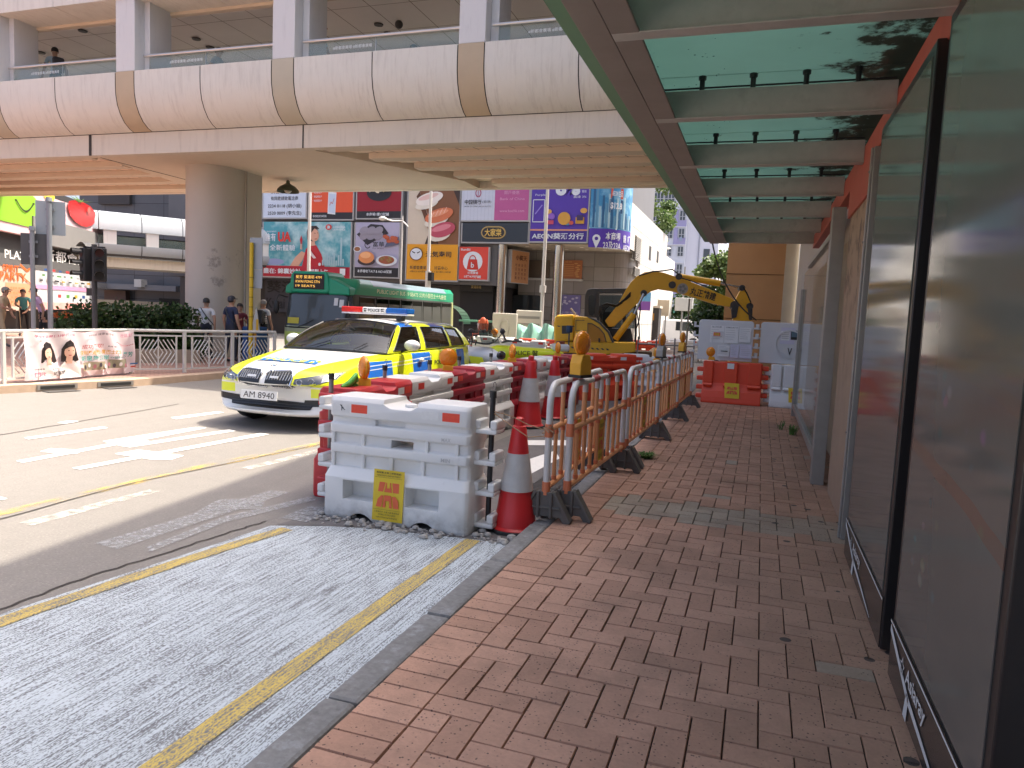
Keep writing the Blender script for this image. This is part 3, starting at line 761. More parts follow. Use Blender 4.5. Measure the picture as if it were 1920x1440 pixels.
# far sunlit barriers beyond the motorcycles and the works
FARB = [((930, 640), 22.5, 10, WPW, 'far white water barrier with round amber lamp in the sun behind the motorcycle'),
        ((985, 668), 21.0, 15, WPW, 'far white water barrier right behind the neon yellow motorcycle'),
        ((1010, 655), 22.5, 10, WPO, 'far red water barrier between two white ones near green sheeting'),
        ((1255, 640), 30, 10, WPW, 'far white water barrier in sun beyond the excavator tracks'),
        ((1205, 655), 28, 0, WPO, 'far red water barrier in sun under the excavator boom'),
        ((1285, 625), 33, 0, WPW, 'farthest white water barrier in the sun under the boom end')]
for (px, py), Y, a, m, lab in FARB:
    p = PX(px, py, Y=Y); wbox(p.x, Y, a, m, lab)
# ---- locking poles
def pole(x, y, z1, mat, lab):
    r = thing('locking_pole', lab, 'locking pole', (x, y, 0), 0, 'poles through the barrier lugs')
    mb = MB(mat); mb.cyl((0, 0, .03), (0, 0, z1), .021, 12); mb.build('shaft', r, smooth=40)
    mb = MB(BLK); mb.cyl((0, 0, z1 - .04), (0, 0, z1 + .012), .027, 12); mb.build('cap', r, smooth=40)
    mb = MB(PIPEG); mb.tube([(.01 + .012 * math.sin(a), .0, z1 + .02 + .03 * (1 - math.cos(a))) for a in [k * .5 for k in range(11)]], .003, 5); mb.build('wire_loop', r)
pole(-1.885, 5.17, 1.07, PIPE, 'black pole through the right hand lugs of the nearest white barrier')
pole(-3.42, 5.36, 1.09, PIPEG, 'grey pole sticking up left of the nearest white barrier')
pole(-3.62, 6.66, 1.08, PIPEG, 'grey pole between the bright red barrier and the white one behind it')
pole(-3.68, 7.86, 1.08, PIPEG, 'grey pole between second white barrier and round lamp barrier')
pole(-3.75, 8.92, 1.08, PIPEG, 'grey pole just past the round amber lamp')
pole(-3.75, 10.12, 1.08, PIPEG, 'grey pole just left of the narrow amber lamp by the motorcycle')
# ---- yellow highways notices
def hyd(b, x0=0, y0=0, x1=1, y1=1, fine=True):
    """roadworks emblem: a broken road over an arch"""
    X = lambda u: x0 + (x1 - x0) * u; Y = lambda v: y0 + (y1 - y0) * v
    def P(*q): b.poly(NRED, [(X(u), Y(v)) for u, v in q])
    P((.16, .57), (.33, .57), (.40, .76), (.20, .76)); P((.66, .57), (.85, .57), (.85, .76), (.62, .76)); 
    P((.37, .57), (.63, .57), (.585, .70), (.585, .76), (.545, .76), (.545, .65), (.455, .65), (.455, .76), (.43, .76))
    P((.12, .27), (.30, .27), (.36, .50), (.28, .50), (.17, .42)); P((.70, .27), (.88, .27), (.85, .42), (.75, .50), (.64, .50))
    P((.34, .27), (.44, .27), (.44, .40), (.56, .40), (.56, .27), (.66, .27), (.61, .51), (.39, .51))
    if fine:
        b.text(INK, '路政署(主要工程管理處)', X(.10), Y(.925), X(.92), Y(.968), .012); b.text(INK, 'HIGHWAYS DEPARTMENT', X(.12), Y(.875), X(.90), Y(.91))
        b.rect(INK, X(.05), Y(.852), X(.95), Y(.856)); b.rect(INK, X(.05), Y(.225), X(.95), Y(.229))
        b.text(INK, '工程進行中 不便之處 敬請原諒', X(.08), Y(.165), X(.92), Y(.20)); b.text(INK, 'WORKS IN PROGRESS', X(.22), Y(.115), X(.80), Y(.145)); b.text(INK, 'SORRY FOR ANY INCONVENIENCE', X(.16), Y(.06), X(.86), Y(.09))
def notice(lab, o, u, v, fine=True, curl=True):
    r = thing('notice_sheet', lab, 'notice', tuple(Vector(o)), 0, 'yellow roadworks notices')
    o, u, v = Vector(o), Vector(u), Vector(v); n = u.cross(v).normalized()
    mb = MB(YELLOW); mb.obox(o, u, v, n * -.003); wpart(mb, 'sheet', r)
    b = Board(o, u, v, .0012); hyd(b, fine=fine); b.done(r)
notice('yellow roadworks notice with red emblem fixed to nearest white water barrier', (-2.755, 4.9255, .035), (.262, -.004, 0), (.012, .0, .40))
mb = MB(M('moulded_mark', (.50, .50, .49), .5))
for t_, z_ in (('MAX', .69), ('MIN', .535)): letters(mb, mb.mats[0], t_, (.38, -.2015, z_), (1, 0, 0), (0, 0, 1), .075, .03, .01)
mb.m(INK).tube([(-.50, -.204, .90), (-.47, -.204, .875)], .0025, 4).tube([(-.485, -.204, .90), (-.485, -.204, .855)], .0025, 4).tube([(-.485, -.204, .878), (-.455, -.204, .862)], .0025, 4)
mb.build('moulded_lettering', WB)
# ================================================================== CONES
CONR = redmat('cone_red', (.56, .022, .024))
CSLV = M('cone_sleeve', (.50, .49, .47), .4, v=.18, sc=14)
def cone(lab, x, y, tilt=0):
    r = thing('traffic_cone', lab, 'traffic cone', (x, y, 0), 0, 'red and white traffic cones')
    mb = MB(CONR); mb.lathe([(.185, 0), (.186, .035), (.165, .05), (.148, .16), (.146, .165), (.128, .30), (.105, .46), (.072, .68), (.056, .80), (.05, .815), (.034, .822), (.036, .85), (.034, .875), (.02, .885)], (0, 0, 0), 28); mb.build('cone_body', r, smooth=35)
    mb = MB(CSLV); mb.lathe([(.1285, .325), (.131, .325), (.0855, .61), (.083, .61)], (0, 0, 0), 28, caps=False); mb.build('reflective_sleeve', r, smooth=35)
    mb = MB(BLK)
    P = [(.21 * math.cos(a), .21 * math.sin(a)) for a in [PI / 8 + k * PI / 4 for k in range(8)]]
    mb.prism(P, (0, 0, 0), (1, 0, 0), (0, 1, 0), (0, 0, .03)); mb.build('base', r, bevel=.006)
    r.rotation_euler = (tilt, 0, 0); return r
cone('red and white traffic cone beside the black pole of the nearest white barrier', -1.70, 5.28)
cone('traffic cone with shorter sleeve, nearer of the pair inside the works', -3.22, 10.42).scale = (1.25, 1.25, 1.22)
cone('traffic cone leaning slightly, farther of the pair inside the works', -3.15, 11.55, .03).scale = (1.2, 1.2, 1.18)
# ================================================================== PLASTIC RAIL BARRIERS
ORG = redmat('rail_orange', (.72, .33, .14)); ORD = redmat('rail_joint', (.66, .20, .09))
WTUBE = M('rail_white', (.62, .60, .57), .4, v=.1, sc=5)
FOOTM = M('rubber_foot', (.12, .11, .098), .8, v=.25, sc=12); FOOTG = M('rubber_foot_grey', (.20, .22, .24), .8, v=.2)
STICK = M('tape_red', (.40, .06, .06), .5)
def fence(lab, x, y, rz, L=2.05, notice_on=True, bars=8, H=1.05):
    r = thing('rail_barrier', lab, 'barrier', (x, y, .1), rz, 'orange and white rail barriers along the kerb')
    mb = MB(WTUBE); R = .16; pts = [(0, 0, .06), (0, 0, H - R)]
    pts += [(R - R * math.cos(a), 0, H - R + R * math.sin(a)) for a in [k * PI / 12 for k in range(1, 7)]]
    pts += [(L - R + R * math.sin(a), 0, H - R + R * math.cos(a)) for a in [k * PI / 12 for k in range(0, 6)]]
    pts += [(L, 0, H - R), (L, 0, .06)]
    mb.tube(pts, .026, 12); mb.build('tube_frame', r, smooth=40)
    for z in (.255, .70):
        mb = MB(ORG); mb.cyl((.02, 0, z), (L - .02, 0, z), .022, 12); mb.build('cross_rail', r, smooth=40)
    for z in (.255, .70):
        for xx in (0, L): mb = MB(ORD); mb.cyl((xx, 0, z - .05), (xx, 0, z + .05), .032, 12); mb.build('joint', r, smooth=40)
    for i in range(bars):
        xx = L * (i + 1) / (bars + 1); mb = MB(ORG); mb.cyl((xx, 0, .25), (xx, 0, .70), .0165, 10); mb.m(ORD).cyl((xx, 0, .28), (xx, 0, .31), .021, 10).cyl((xx, 0, .645), (xx, 0, .675), .021, 10); mb.build('upright_bar', r, smooth=40)
    for i in range(4):
        xx = L * (i + 1) / 5; mb = MB(ORG); mb.cyl((xx, 0, .70), (xx, 0, H - .04), .0185, 10); mb.m(WTUBE).cyl((xx, 0, H - .09), (xx, 0, H - .02), .023, 10); mb.build('upper_bar', r, smooth=40)
    for a, b_ in ((.30, .40), (.56, .66)):
        mb = MB(STICK); mb.cyl((L * a, 0, H), (L * b_, 0, H), .0275, 12); mb.build('red_tape', r, smooth=40)
    for xx in (0, L):
        mb = MB(FOOTM)
        mb.prism([(-.20, 0), (-.15, .0), (-.12, .045), (.12, .045), (.15, 0), (.20, 0), (.20, .03), (.07, .235), (-.07, .235), (-.20, .03)], (xx - .028, 0, -.005), (0, 1, 0), (0, 0, 1), (.056, 0, 0))
        for s in (-1, 1): mb.box((xx - .045, s * .05 - .012, .03), (xx + .045, s * .05 + .012, .235)); mb.obox((xx - .045, s * .195, .0), (.09, 0, 0), (0, -s * .135, .225), (0, s * .018, .018))
        mb.box((xx - .04, -.125, .10), (xx + .04, .125, .12)); mb.build('foot', r, bevel=.006)
    if notice_on:
        mb = MB(YELLOW); i = bars // 2; xa, xb = L * i / (bars + 1) + .025, L * (i + 1) / (bars + 1) - .025
        mb.box((xa, -.006, .29), (xb, .006, .66)); n = mb.build('notice_plate', r)
        b = Board((xa, -.006, .29), (xb - xa, 0, 0), (0, 0, .37), .0012); hyd(b, fine=False)
        for t, z0 in (('前面修路', .82), ('ROAD WORKS', .08)): b.text(INK, t, .1, z0, .9, z0 + .1)
        b.art.build('notice_emblem', n); b.txt.build('notice_lettering', n)
    return r
HP = PI / 2
F = [(-1.47, 5.30, 1.59, 'first orange rail barrier, set behind the overlapping one nearest the cone'),
     (-1.335, 5.42, 1.545, 'second orange rail barrier carrying the big amber lamp on a yellow box'),
     (-1.285, 7.72, 1.55, 'third orange rail barrier beside the tuft of grass on the kerb'),
     (-1.245, 9.85, 1.55, 'fourth orange rail barrier carrying the amber lamp on a grey box'),
     (-1.215, 11.95, 1.555, 'farthest orange rail barrier meeting the orange red barrier')]
for x, y, a, lab in F: fence(lab, x, y, a, notice_on=True)
# twine ties
TW = M('twine', (.42, .27, .16), .9)
r = thing('twine', 'pale twine tying the first orange rail barrier to black pole', 'twine', (-1.6, 5.3, .8))
mb = MB(TW)
mb.tube([(-1.88, 5.16, .93), (-1.75, 5.2, .90), (-1.62, 5.24, .84), (-1.49, 5.29, .80)], .004, 5); mb.tube([(-1.88, 5.16, .92), (-1.72, 5.18, .82), (-1.6, 5.2, .75), (-1.48, 5.28, .76)], .004, 5)
for k in range(9): a = k * .7; mb.tube([(-1.47 + .04 * math.cos(a), 5.30 + .04 * math.sin(a), .78 + .008 * k), (-1.47 + .05 * math.cos(a + 1.5), 5.3 + .05 * math.sin(a + 1.5), .78 + .008 * k + random.uniform(-.08, .05))], .005, 5)
wpart(mb, 'strand', r)
# ================================================================== WARNING LAMPS
_t = Mt('amber_lens', (.90, .30, .012), .18, spec=.7, trans=.2); _t.vary(20, .12); _t.bump(_t.vor(45), .006, .8); AMB = _t.m
LBOX = M('lamp_box_yellow', (.72, .36, .02), .5, v=.1); LBOXG = M('lamp_box_grey', (.34, .32, .28), .6, v=.15)
def lamp(lab, loc, rz, box=None, s=1, low=False):
    r = thing('warning_lamp', lab, 'warning lamp', loc, rz, 'amber warning lamps on the barriers')
    b = box or LBOX; z0 = 0
    if not low:
        mb = MB(b); mb.prism([(-.075 * s, .02 * s), (.075 * s, .02 * s), (.075 * s, .11 * s), (.05 * s, .175 * s), (-.05 * s, .175 * s), (-.075 * s, .11 * s)], (0, -.05 * s, 0), (1, 0, 0), (0, 0, 1), (0, .10 * s, 0)); mb.build('battery_box', r, bevel=.008)
        mb = MB(BLK); mb.box((-.082 * s, -.056 * s, 0), (.082 * s, .056 * s, .022 * s)); mb.build('base_plate', r, bevel=.004); z0 = .17 * s
    else:
        mb = MB(b); mb.prism([(-.06 * s, 0), (.06 * s, 0), (.045 * s, .06 * s), (-.045 * s, .06 * s)], (0, -.05 * s, 0), (1, 0, 0), (0, 0, 1), (0, .10 * s, 0)); mb.build('battery_box', r, bevel=.006); z0 = .055 * s
    mb = MB(AMB); R = .092 * s
    mb.lathe([(.0, -.042 * s), (R * .55, -.038 * s), (R * .9, -.024 * s), (R, -.012 * s), (R, .012 * s), (R * .9, .024 * s), (R * .55, .038 * s), (0, .042 * s)], (0, 0, z0 + R * .97), 28, 'y', caps=False); mb.build('lens', r, smooth=50)
    mb = MB(b); mb.lathe([(R * 1.0, -.006 * s), (R * 1.05, -.006 * s), (R * 1.05, .006 * s), (R, .006 * s)], (0, 0, z0 + R * .97), 28, 'y', caps=False); mb.build('lens_rim', r, smooth=50)
    return r
lamp('large amber warning lamp on yellow box on top of second rail barrier', (-1.335, 5.66, 1.19), math.radians(70), s=1.05)
lamp('amber warning lamp on grey box on top of the fourth rail barrier', (-1.25, 9.95, 1.18), math.radians(75), LBOXG, .95)
lamp('amber warning lamp on yellow box on top of farthest rail barrier', (-1.22, 12.4, 1.18), math.radians(78), s=.95)
lamp('narrow amber warning lamp on the bright red barrier beside green tape', (-3.40, 5.86, .955), math.radians(-48), low=True, s=1.15)
lamp('round amber warning lamp facing us on dark red barrier by police car', (-3.56, 8.12, .955), math.radians(28), low=True, s=1.15)
lamp('narrow amber warning lamp in front of the neon yellow motorcycle', (-3.55, 10.5, .955), math.radians(-60), low=True, s=1.15)
lamp('narrow amber warning lamp on the far dark red barrier by excavator', (-3.5, 12.95, .955), math.radians(-62), low=True, s=1.1)
lamp('amber warning lamp facing us on the orange red barrier under the notices', (-.92, 15.32, .95), math.radians(15), low=True, s=1.15)
p = PX(928, 637, Y=22.3); lamp('round amber warning lamp on far sunlit white barrier', (p.x, 22.25, .955), .25, low=True, s=1.15)
lamp('small amber lamp inside the works left of farthest rail barrier', (-1.72, 13.2, .95), math.radians(60), low=True, s=1.1)
# green tape bundle beside the narrow lamp
r = thing('tape_bundle', 'bright green tape bundle on the bright red barrier', 'tape', (-3.55, 5.6, .965)); GT = M('green_tape', (.10, .42, .06), .5)
mb = MB(GT)
pts = [(-3.44, 5.56, .965), (-3.41, 5.62, .99), (-3.39, 5.66, 1.03), (-3.38, 5.69, 1.07), (-3.40, 5.72, 1.02), (-3.43, 5.7, .98), (-3.4, 5.76, .965)]
mb.tube(pts, [.02, .03, .028, .02, .03, .035, .015], 7); wpart(mb, 'strand', r, smooth=60)
# ================================================================== HOARDING BARRIERS ACROSS THE FOOTWAY
PANW = M('hoarding_white', (.58, .58, .57), .5, v=.06)
PAPER = M('paper', (.70, .70, .68), .7, v=.04); PGREY = M('print_grey', (.38, .38, .38), .7); PLIL = M('print_lilac', (.55, .53, .62), .7)
def hoard(lab, x0, Y, L, mat):
    """lower moulded barrier with curved skirt"""
    r = thing('water_barrier', lab, 'water barrier', (x0 + L / 2, Y, .1), 0, 'moulded barriers across the footway')
    prof = [(.25, 0), (.25, .04), (.235, .12), (.20, .24), (.145, .34), (.12, .40), (.11, .80), (.10, .83)]
    mb = MB(mat); h = L / 2; rows = []
    for t, z in prof: rows.append([Vector((-h, -t, z)), Vector((h, -t, z)), Vector((h, t, z)), Vector((-h, t, z))])
    mb.grid(rows, True); mb.f += [[3, 2, 1, 0], [28, 29, 30, 31]]; mb.mi += [0, 0]; body = mb.build('body', r)
    cut = MB(); cut.box((-.20, -.5, -.1), (.18, -.12, .05)); cut.box((-.20, .12, -.1), (.18, .5, .05)); c = cut.build('cut'); boolean(body, c); bake(body); bpy.data.objects.remove(c); body.data.materials.clear(); body.data.materials.append(mat)
    m = body.modifiers.new('bevel', 'BEVEL'); m.width = .015; m.segments = 2
    mb = MB(mat)
    for a, b_ in ((-h + .02, -h + .20), (-.16, .10), (.30, h - .02)): mb.box((a, -.19, .40), (b_, -.10, .84)); mb.obox((a, -.22, .36), (b_ - a, 0, 0), (0, .12, .12), (0, .03, -.04))
    mb.build('moulded_rib', r, bevel=.015, split=True)
    for e in (-1, 1):
        for z in (.12, .30, .48, .66) if e < 0 else (.2, .38, .56, .74):
            mb = MB(mat); x0_, x1_ = sorted((e * (h - .02), e * (h + .12))); mb.box((x0_, -.10, z - .045), (x1_, .10, z + .045)); mb.build('lug', r, bevel=.02)
    mb = MB(PAPER); mb.box((-.10, -.194, .70), (.03, -.191, .81)); mb.build('white_reflector', r)
    return r
hoard('orange red moulded barrier with yellow notice under the white notice board', -1.06, 15.35, 1.14, WPO)
hoard('white moulded barrier beside the glazed case at the end of footway', .24, 15.40, .80, WPW)
notice('yellow roadworks notice on the orange red moulded barrier', (-.60, 15.105, .22), (.28, 0, 0), (-.02, .035, .30), fine=False)
notice('yellow roadworks notice at the edge of white moulded barrier', (.60, 15.15, .22), (.25, 0, 0), (-.02, .035, .28), fine=False)
def board(lab, x0, Y, L, art):
    r = thing('barrier_panel', lab, 'panel', (x0 + L / 2, Y, .95), 0, 'white panels stacked on the moulded barriers')
    mb = MB(PANW); h = L / 2
    P = [(-h, 0), (h, 0)]; 
    for s, a0 in ((1, 0), (-1, PI / 2)):
        for i in range(5): a = a0 + PI / 2 * i / 4; P.append((s * (h - .06) + .06 * math.cos(a), .81 - .06 + .06 * math.sin(a)))
    mb.prism(P, (0, -.055, .0), (1, 0, 0), (0, 0, 1), (0, .11, 0)); mb.build('panel', r, bevel=.012)
    mb = MB(PANW)
    for e in (-1, 1):
        mb2 = MB(PANW)
        for z in (.14, .33, .52, .71):
            a, b_ = sorted((e * (h - .01), e * (h + .10))); mb2.box((a, -.06, z - .05), (b_, .06, z + .05))
        for z in (.14, .33, .52, .71):
            lug = MB(PANW); a, b_ = sorted((e * (h - .01), e * (h + .10))); lug.box((a, -.05, z - .06), (b_, .05, z - .02)); a, b_ = sorted((e * (h + .06), e * (h + .10))); lug.box((a, -.05, z - .022), (b_, .05, z + .05)); lug.build('lug', r, bevel=.008)
    art(r); return r
def art1(r):
    b = Board((-.30, -.056, .06), (.82, 0, 0), (0, 0, .66), .0015)
    n = MB(PANW); n.lathe([(.15, 0), (.17, 0), (.17, .012), (.15, .012)], (-.10, -.055, .42), 24, 'y', caps=False); n.v = [Vector((v.x, v.y - .012, v.z)) for v in n.v]; n.build('moulded_ring', r)
    for (x0, y0, x1, y1), m in (((.0, .45, .32, .97), PAPER), ((.34, .45, .66, .97), PAPER), ((.68, .50, .95, .94), PAPER), ((.20, .04, .48, .38), PAPER), ((.50, .02, .70, .42), PLIL), ((.72, .02, 1.0, .44), PLIL)):
        b.rect(m, x0, y0, x1, y1)
        for k in range(6):
            yy = y1 - (y1 - y0) * (.12 + k * .13); b.rect(PGREY, x0 + .02, yy, x1 - .02 - random.uniform(0, .1), yy + .008)
    b.rect(NRED, .08, .66, .24, .76); b.rect(M('ochre_print', (.55, .33, .05), .6), .10, .68, .22, .74)
    b.rect(INK, .28, .19, .44, .22)
    b.text(INK, '工程通告 NOTICE', .36, .91, .64, .95); b.text(INK, '施工許可證', .04, .91, .26, .95)
    b.art.build('notice_papers', r); b.txt.build('lettering', r)
def art2(r):
    n = MB(PANW); n.lathe([(.25, 0), (.28, 0), (.28, .014), (.25, .014)], (.08, -.069, .40), 28, 'y', caps=False); n.build('moulded_ring', r, smooth=40)
    b = Board((-.10, -.056, .36), (.42, 0, 0), (0, 0, .36), .0015); b.rect(PLIL, 0, .1, .62, 1.0); b.rect(PAPER, .02, .3, .4, .8); b.rect(INK, .45, .35, .85, .85); b.rect(M('screen_teal', (.10, .16, .2), .3), .48, .5, .82, .8)
    for k in range(4): b.rect(PGREY, .05, .4 + k * .1, .36, .43 + k * .1)
    b.text(INK, 'V', .35, -.5, .55, -.1, .01)
    b.art.build('notice_papers', r); b.txt.build('lettering', r)
board('white panel covered with paper notices above the orange red barrier', -1.20, 15.35, 1.06, art1)
board('white panel with dark screen and moulded ring beside the glazed case', -.01, 15.40, .95, art2)
# small plants and grit
LEAFG = M('weed_green', (.10, .20, .04), .7, v=.3, sc=20)
def weed(lab, loc, n, h, spread):
    r = thing('weed', lab, 'plant', loc); mb = MB(LEAFG)
    for i in range(n):
        a = random.uniform(0, 2 * PI); l = h * random.uniform(.6, 1.2); o = Vector((random.uniform(-.3, .3) * spread, random.uniform(-.3, .3) * spread, 0)); d = Vector((math.cos(a), math.sin(a), 0)) * spread * random.uniform(.3, 1); s = Vector((-math.sin(a), math.cos(a), 0)) * .006
        mb.quad(o - s, o + s, o + d * .6 + Vector((0, 0, l * .8)) + s, o + d * .6 + Vector((0, 0, l * .8)) - s); mb.quad(o + d * .6 + Vector((0, 0, l * .8)) - s, o + d * .6 + Vector((0, 0, l * .8)) + s, o + d + Vector((0, 0, l * .7)))
    mb.build('blades', r)
weed('tuft of bright green grass on the kerb at the third rail barrier', (-1.15, 8.35, .1), 160, .07, .16)
weed('dark leafy weed growing at foot of the glazed case', (.54, 11.4, .1), 40, .16, .13)
weed('spindly weed on the brick footway beside the glazed case', (.40, 11.9, .1), 12, .14, .12)
PEB = M('grit_stone', (.36, .34, .31), .9, v=.3, sc=40)
mb = MB(PEB)
for i in range(230):
    a = random.random(); x = -3.25 + 1.7 * random.random(); y = 4.88 + random.gauss(0, .06) + (.10 if x > -2.1 else 0)
    s = random.choice([.006, .008, .01, .012, .02, .03]) * random.uniform(.7, 1.3); mb.ball((x, y, s * .5), (s, s * random.uniform(.6, 1), s * .65), 6, 4)
o = mb.build('grit'); o['kind'] = 'stuff'; tag(o, 'loose grit and pebbles along the edge of nearest white barrier', 'grit')
r = thing('drain_grate', 'iron drain grate in the gutter under the second rail barrier', 'drain', (-1.85, 6.9, 0)); IRON = M('cast_iron', (.10, .095, .09), .6, metal=.3)
mb = MB(BLK); mb.box((-2.02, 6.5, .0), (-1.62, 7.2, .006)); wpart(mb, 'pit', r)
for i in range(12): mb = MB(IRON); mb.obox((-2.02, 6.52 + i * .055, .008), (.40, .02, 0), (0, .026, 0), (0, 0, .014)); wpart(mb, 'bar', r)
# ================================================================== POLICE CAR (local frame: x across, y back from the nose)
from mathutils.bvhtree import BVHTree
def wglass(name, tint, rough=.02, k=.75):
    """tinted window: see-through with a sharp reflection"""
    t = Mt(name, (.02, .02, .02), rough)
    tr = t.nt.nodes.new('ShaderNodeBsdfTransparent'); tr.inputs[0].default_value = c4(tint)
    gl = t.nt.nodes.new('ShaderNodeBsdfGlossy'); gl.inputs['Roughness'].default_value = rough
    fr = t.nt.nodes.new('ShaderNodeFresnel'); fr.inputs[0].default_value = 1.75
    mx = t.nt.nodes.new('ShaderNodeMixShader'); t.nt.links.new(fr.outputs[0], mx.inputs[0]); t.nt.links.new(tr.outputs[0], mx.inputs[1]); t.nt.links.new(gl.outputs[0], mx.inputs[2])
    t.nt.links.new(mx.outputs[0], t.out.inputs[0]); return t.m
CARGL = wglass('car_glass', (.36, .42, .44)); BUSGL = wglass('bus_glass', (.50, .56, .55))
NEON = (.72, .80, .012); PBLUE = (.010, .14, .56); CWHT = (.74, .74, .72)
t = Mt('police_paint', CWHT, .28, spec=.5, coat=.6); t.vary(2, .03)
x, y, z = t.xyz(t.tc()); ax = x.abs()
bon = (ax - y * .25).gt(.37) * y.lt(1.95) * z.gt(.60)
side = ax.gt(.80) * z.gt(.40) * y.gt(.55)
patch = ax.gt(.58) * z.btw(.455, .575) * y.lt(.55)
rail = ax.gt(.55) * z.gt(1.0)
allY = bon.max(side).max(patch).max(rail)
t.mix(allY, NEON)
sk = y + z * .12
blu = ax.gt(.82) * (sk.btw(1.16, 1.86) * z.btw(.68, .90)).max(sk.btw(2.52, 3.17) * z.btw(.44, .985)).max(sk.btw(4.27, 4.62) * z.gt(.44) * z.lt(1.0))
blr = ax.gt(.50) * z.gt(1.34) * (y.btw(2.42, 2.86)).max(y.btw(3.5, 4.05))
t.mix(blu.max(blr), PBLUE)
ln = ax.gt(.83) * ((z - y * .035 - .745).abs().lt(.006)).max((z - y * .035 - .80).abs().lt(.006)) * y.btw(1.0, 3.1)
t.mix(ln, (.7, .72, .7)); PAINT = t.m
CHROME = Mt('chrome', (.75, .75, .76), .12, metal=1).m
BLKP = Mt('black_plastic', (.012, .012, .013), .35).m
LENS = Mt('headlight_lens', (.03, .032, .035), .05, spec=1, coat=1).m
SILV = Mt('lamp_silver', (.5, .52, .55), .2, metal=.8).m
TYRE = M('tyre', (.018, .018, .019), .85, v=.2); RIM = Mt('alloy', (.32, .32, .33), .3, metal=.9).m
SEATM = M('seat_dark', (.09, .10, .11), .8); DASHM = M('dashboard', (.13, .135, .14), .6)
car = thing('police_car', 'white police estate car with neon yellow and blue checks and rooftop light bar', 'police car', (-6.15, 8.0, 0))
ST = [(0.00, .80, .27, .60, .78, .60), (0.03, .85, .22, .64, .81, .69), (0.09, .88, .20, .71, .83, .79), (0.20, .90, .20, .75, .845, .845), (0.50, .92, .20, .82, .86, .90),
      (0.95, .93, .20, .89, .87, .955), (1.35, .93, .20, .95, .885, 1.0), (1.70, .93, .20, .985, .89, 1.03), (2.6, .93, .20, 1.0, .89, 1.02), (3.7, .93, .20, 1.02, .885, 1.03),
      (4.4, .92, .22, 1.05, .87, 1.06), (4.75, .89, .28, 1.06, .84, 1.07), (4.90, .86, .36, 1.05, .80, 1.06), (4.94, .80, .42, 1.0, .75, 1.0)]
rows = []
for t_, w_, zb, zs, ws, zc in ST:
    half = [(0, zb), (.5 * w_, zb), (.88 * w_, zb), (w_ - .01, zb + .07), (w_, min(.42, zs - .1)), (w_ - .005, min(.60, zs - .05)), (ws + .012, zs - .03), (ws - .02, zs), (ws - .10, zs + (zc - zs) * .3), (.5 * ws, zs + (zc - zs) * .8), (0, zc)]
    fade = max(0, 1 - t_ / 1.3); sw = lambda x: .34 * (abs(x) / .93) ** 2.8 * fade
    rows.append([Vector((x, t_ + sw(x), z)) for x, z in half] + [Vector((-x, t_ + sw(x), z)) for x, z in reversed(half[1:-1])])
mb = MB(PAINT); mb.grid(rows, True, flip=True); n = len(rows[0]); m_ = len(rows) - 1
for e, fl in ((0, False), (m_ * n, True)):              # nose and tail caps as strips
    for i in range(10):
        a, b, c, d = e + i, e + i + 1, e + (n - i - 1) % n, e + (n - i) % n
        f = [a, b, c, d] if i > 0 else [a, b, c]
        if i == 9: f = [a, b, d] if b == c else f
        f = list(dict.fromkeys(f)); mb.f.append(f[::-1] if fl else f); mb.mi.append(0)
body = mb.build('body', car, smooth=180, sub=2)
bake(body)
cut = MB()
for yy in (.89, 3.86):
    for s in (-1, 1): cut.lathe([(.365, s * .98 - .16), (.365, s * .98 + .16)], (0, yy, .33), 28, 'x')
c = cut.build('cut'); boolean(body, c); bake(body); bpy.data.objects.remove(c)
body.data.materials.clear(); body.data.materials.append(PAINT); body.data.shade_smooth(); body.data.set_sharp_from_angle(angle=math.radians(40))
def bvh_of(o): return BVHTree.FromPolygons([v.co.copy() for v in o.data.vertices], [tuple(p.vertices) for p in o.data.polygons])
BV = bvh_of(body)
def drop(p, d, off=.005):
    h = BV.ray_cast(Vector(p), Vector(d))
    if h[0] is None: return Vector(p) + Vector(d) * 1.0
    return h[0] - Vector(d) * off
def decal(mb, mat, lo, hi, lift, n=10, m=3):
    """patch between two polylines given in a 2-d view, dropped onto the body"""
    def samp(P, u):
        k = u * (len(P) - 1); i = min(int(k), len(P) - 2); f = k - i; return (P[i][0] * (1 - f) + P[i + 1][0] * f, P[i][1] * (1 - f) + P[i + 1][1] * f)
    rows = []
    for j in range(m + 1):
        r = []
        for i in range(n + 1):
            a, b = samp(lo, i / n), samp(hi, i / n); r.append(lift(a[0] + (b[0] - a[0]) * j / m, a[1] + (b[1] - a[1]) * j / m))
        rows.append(r)
    mb.m(mat).grid(rows)
front = lambda off: (lambda x, z: drop((x, -2, z), (0, 1, 0), off))
sideL = lambda off: (lambda y, z: drop((3, y, z), (-1, 0, 0), off))
topd = lambda off: (lambda x, y: drop((x, y, 3), (0, 0, -1), off))
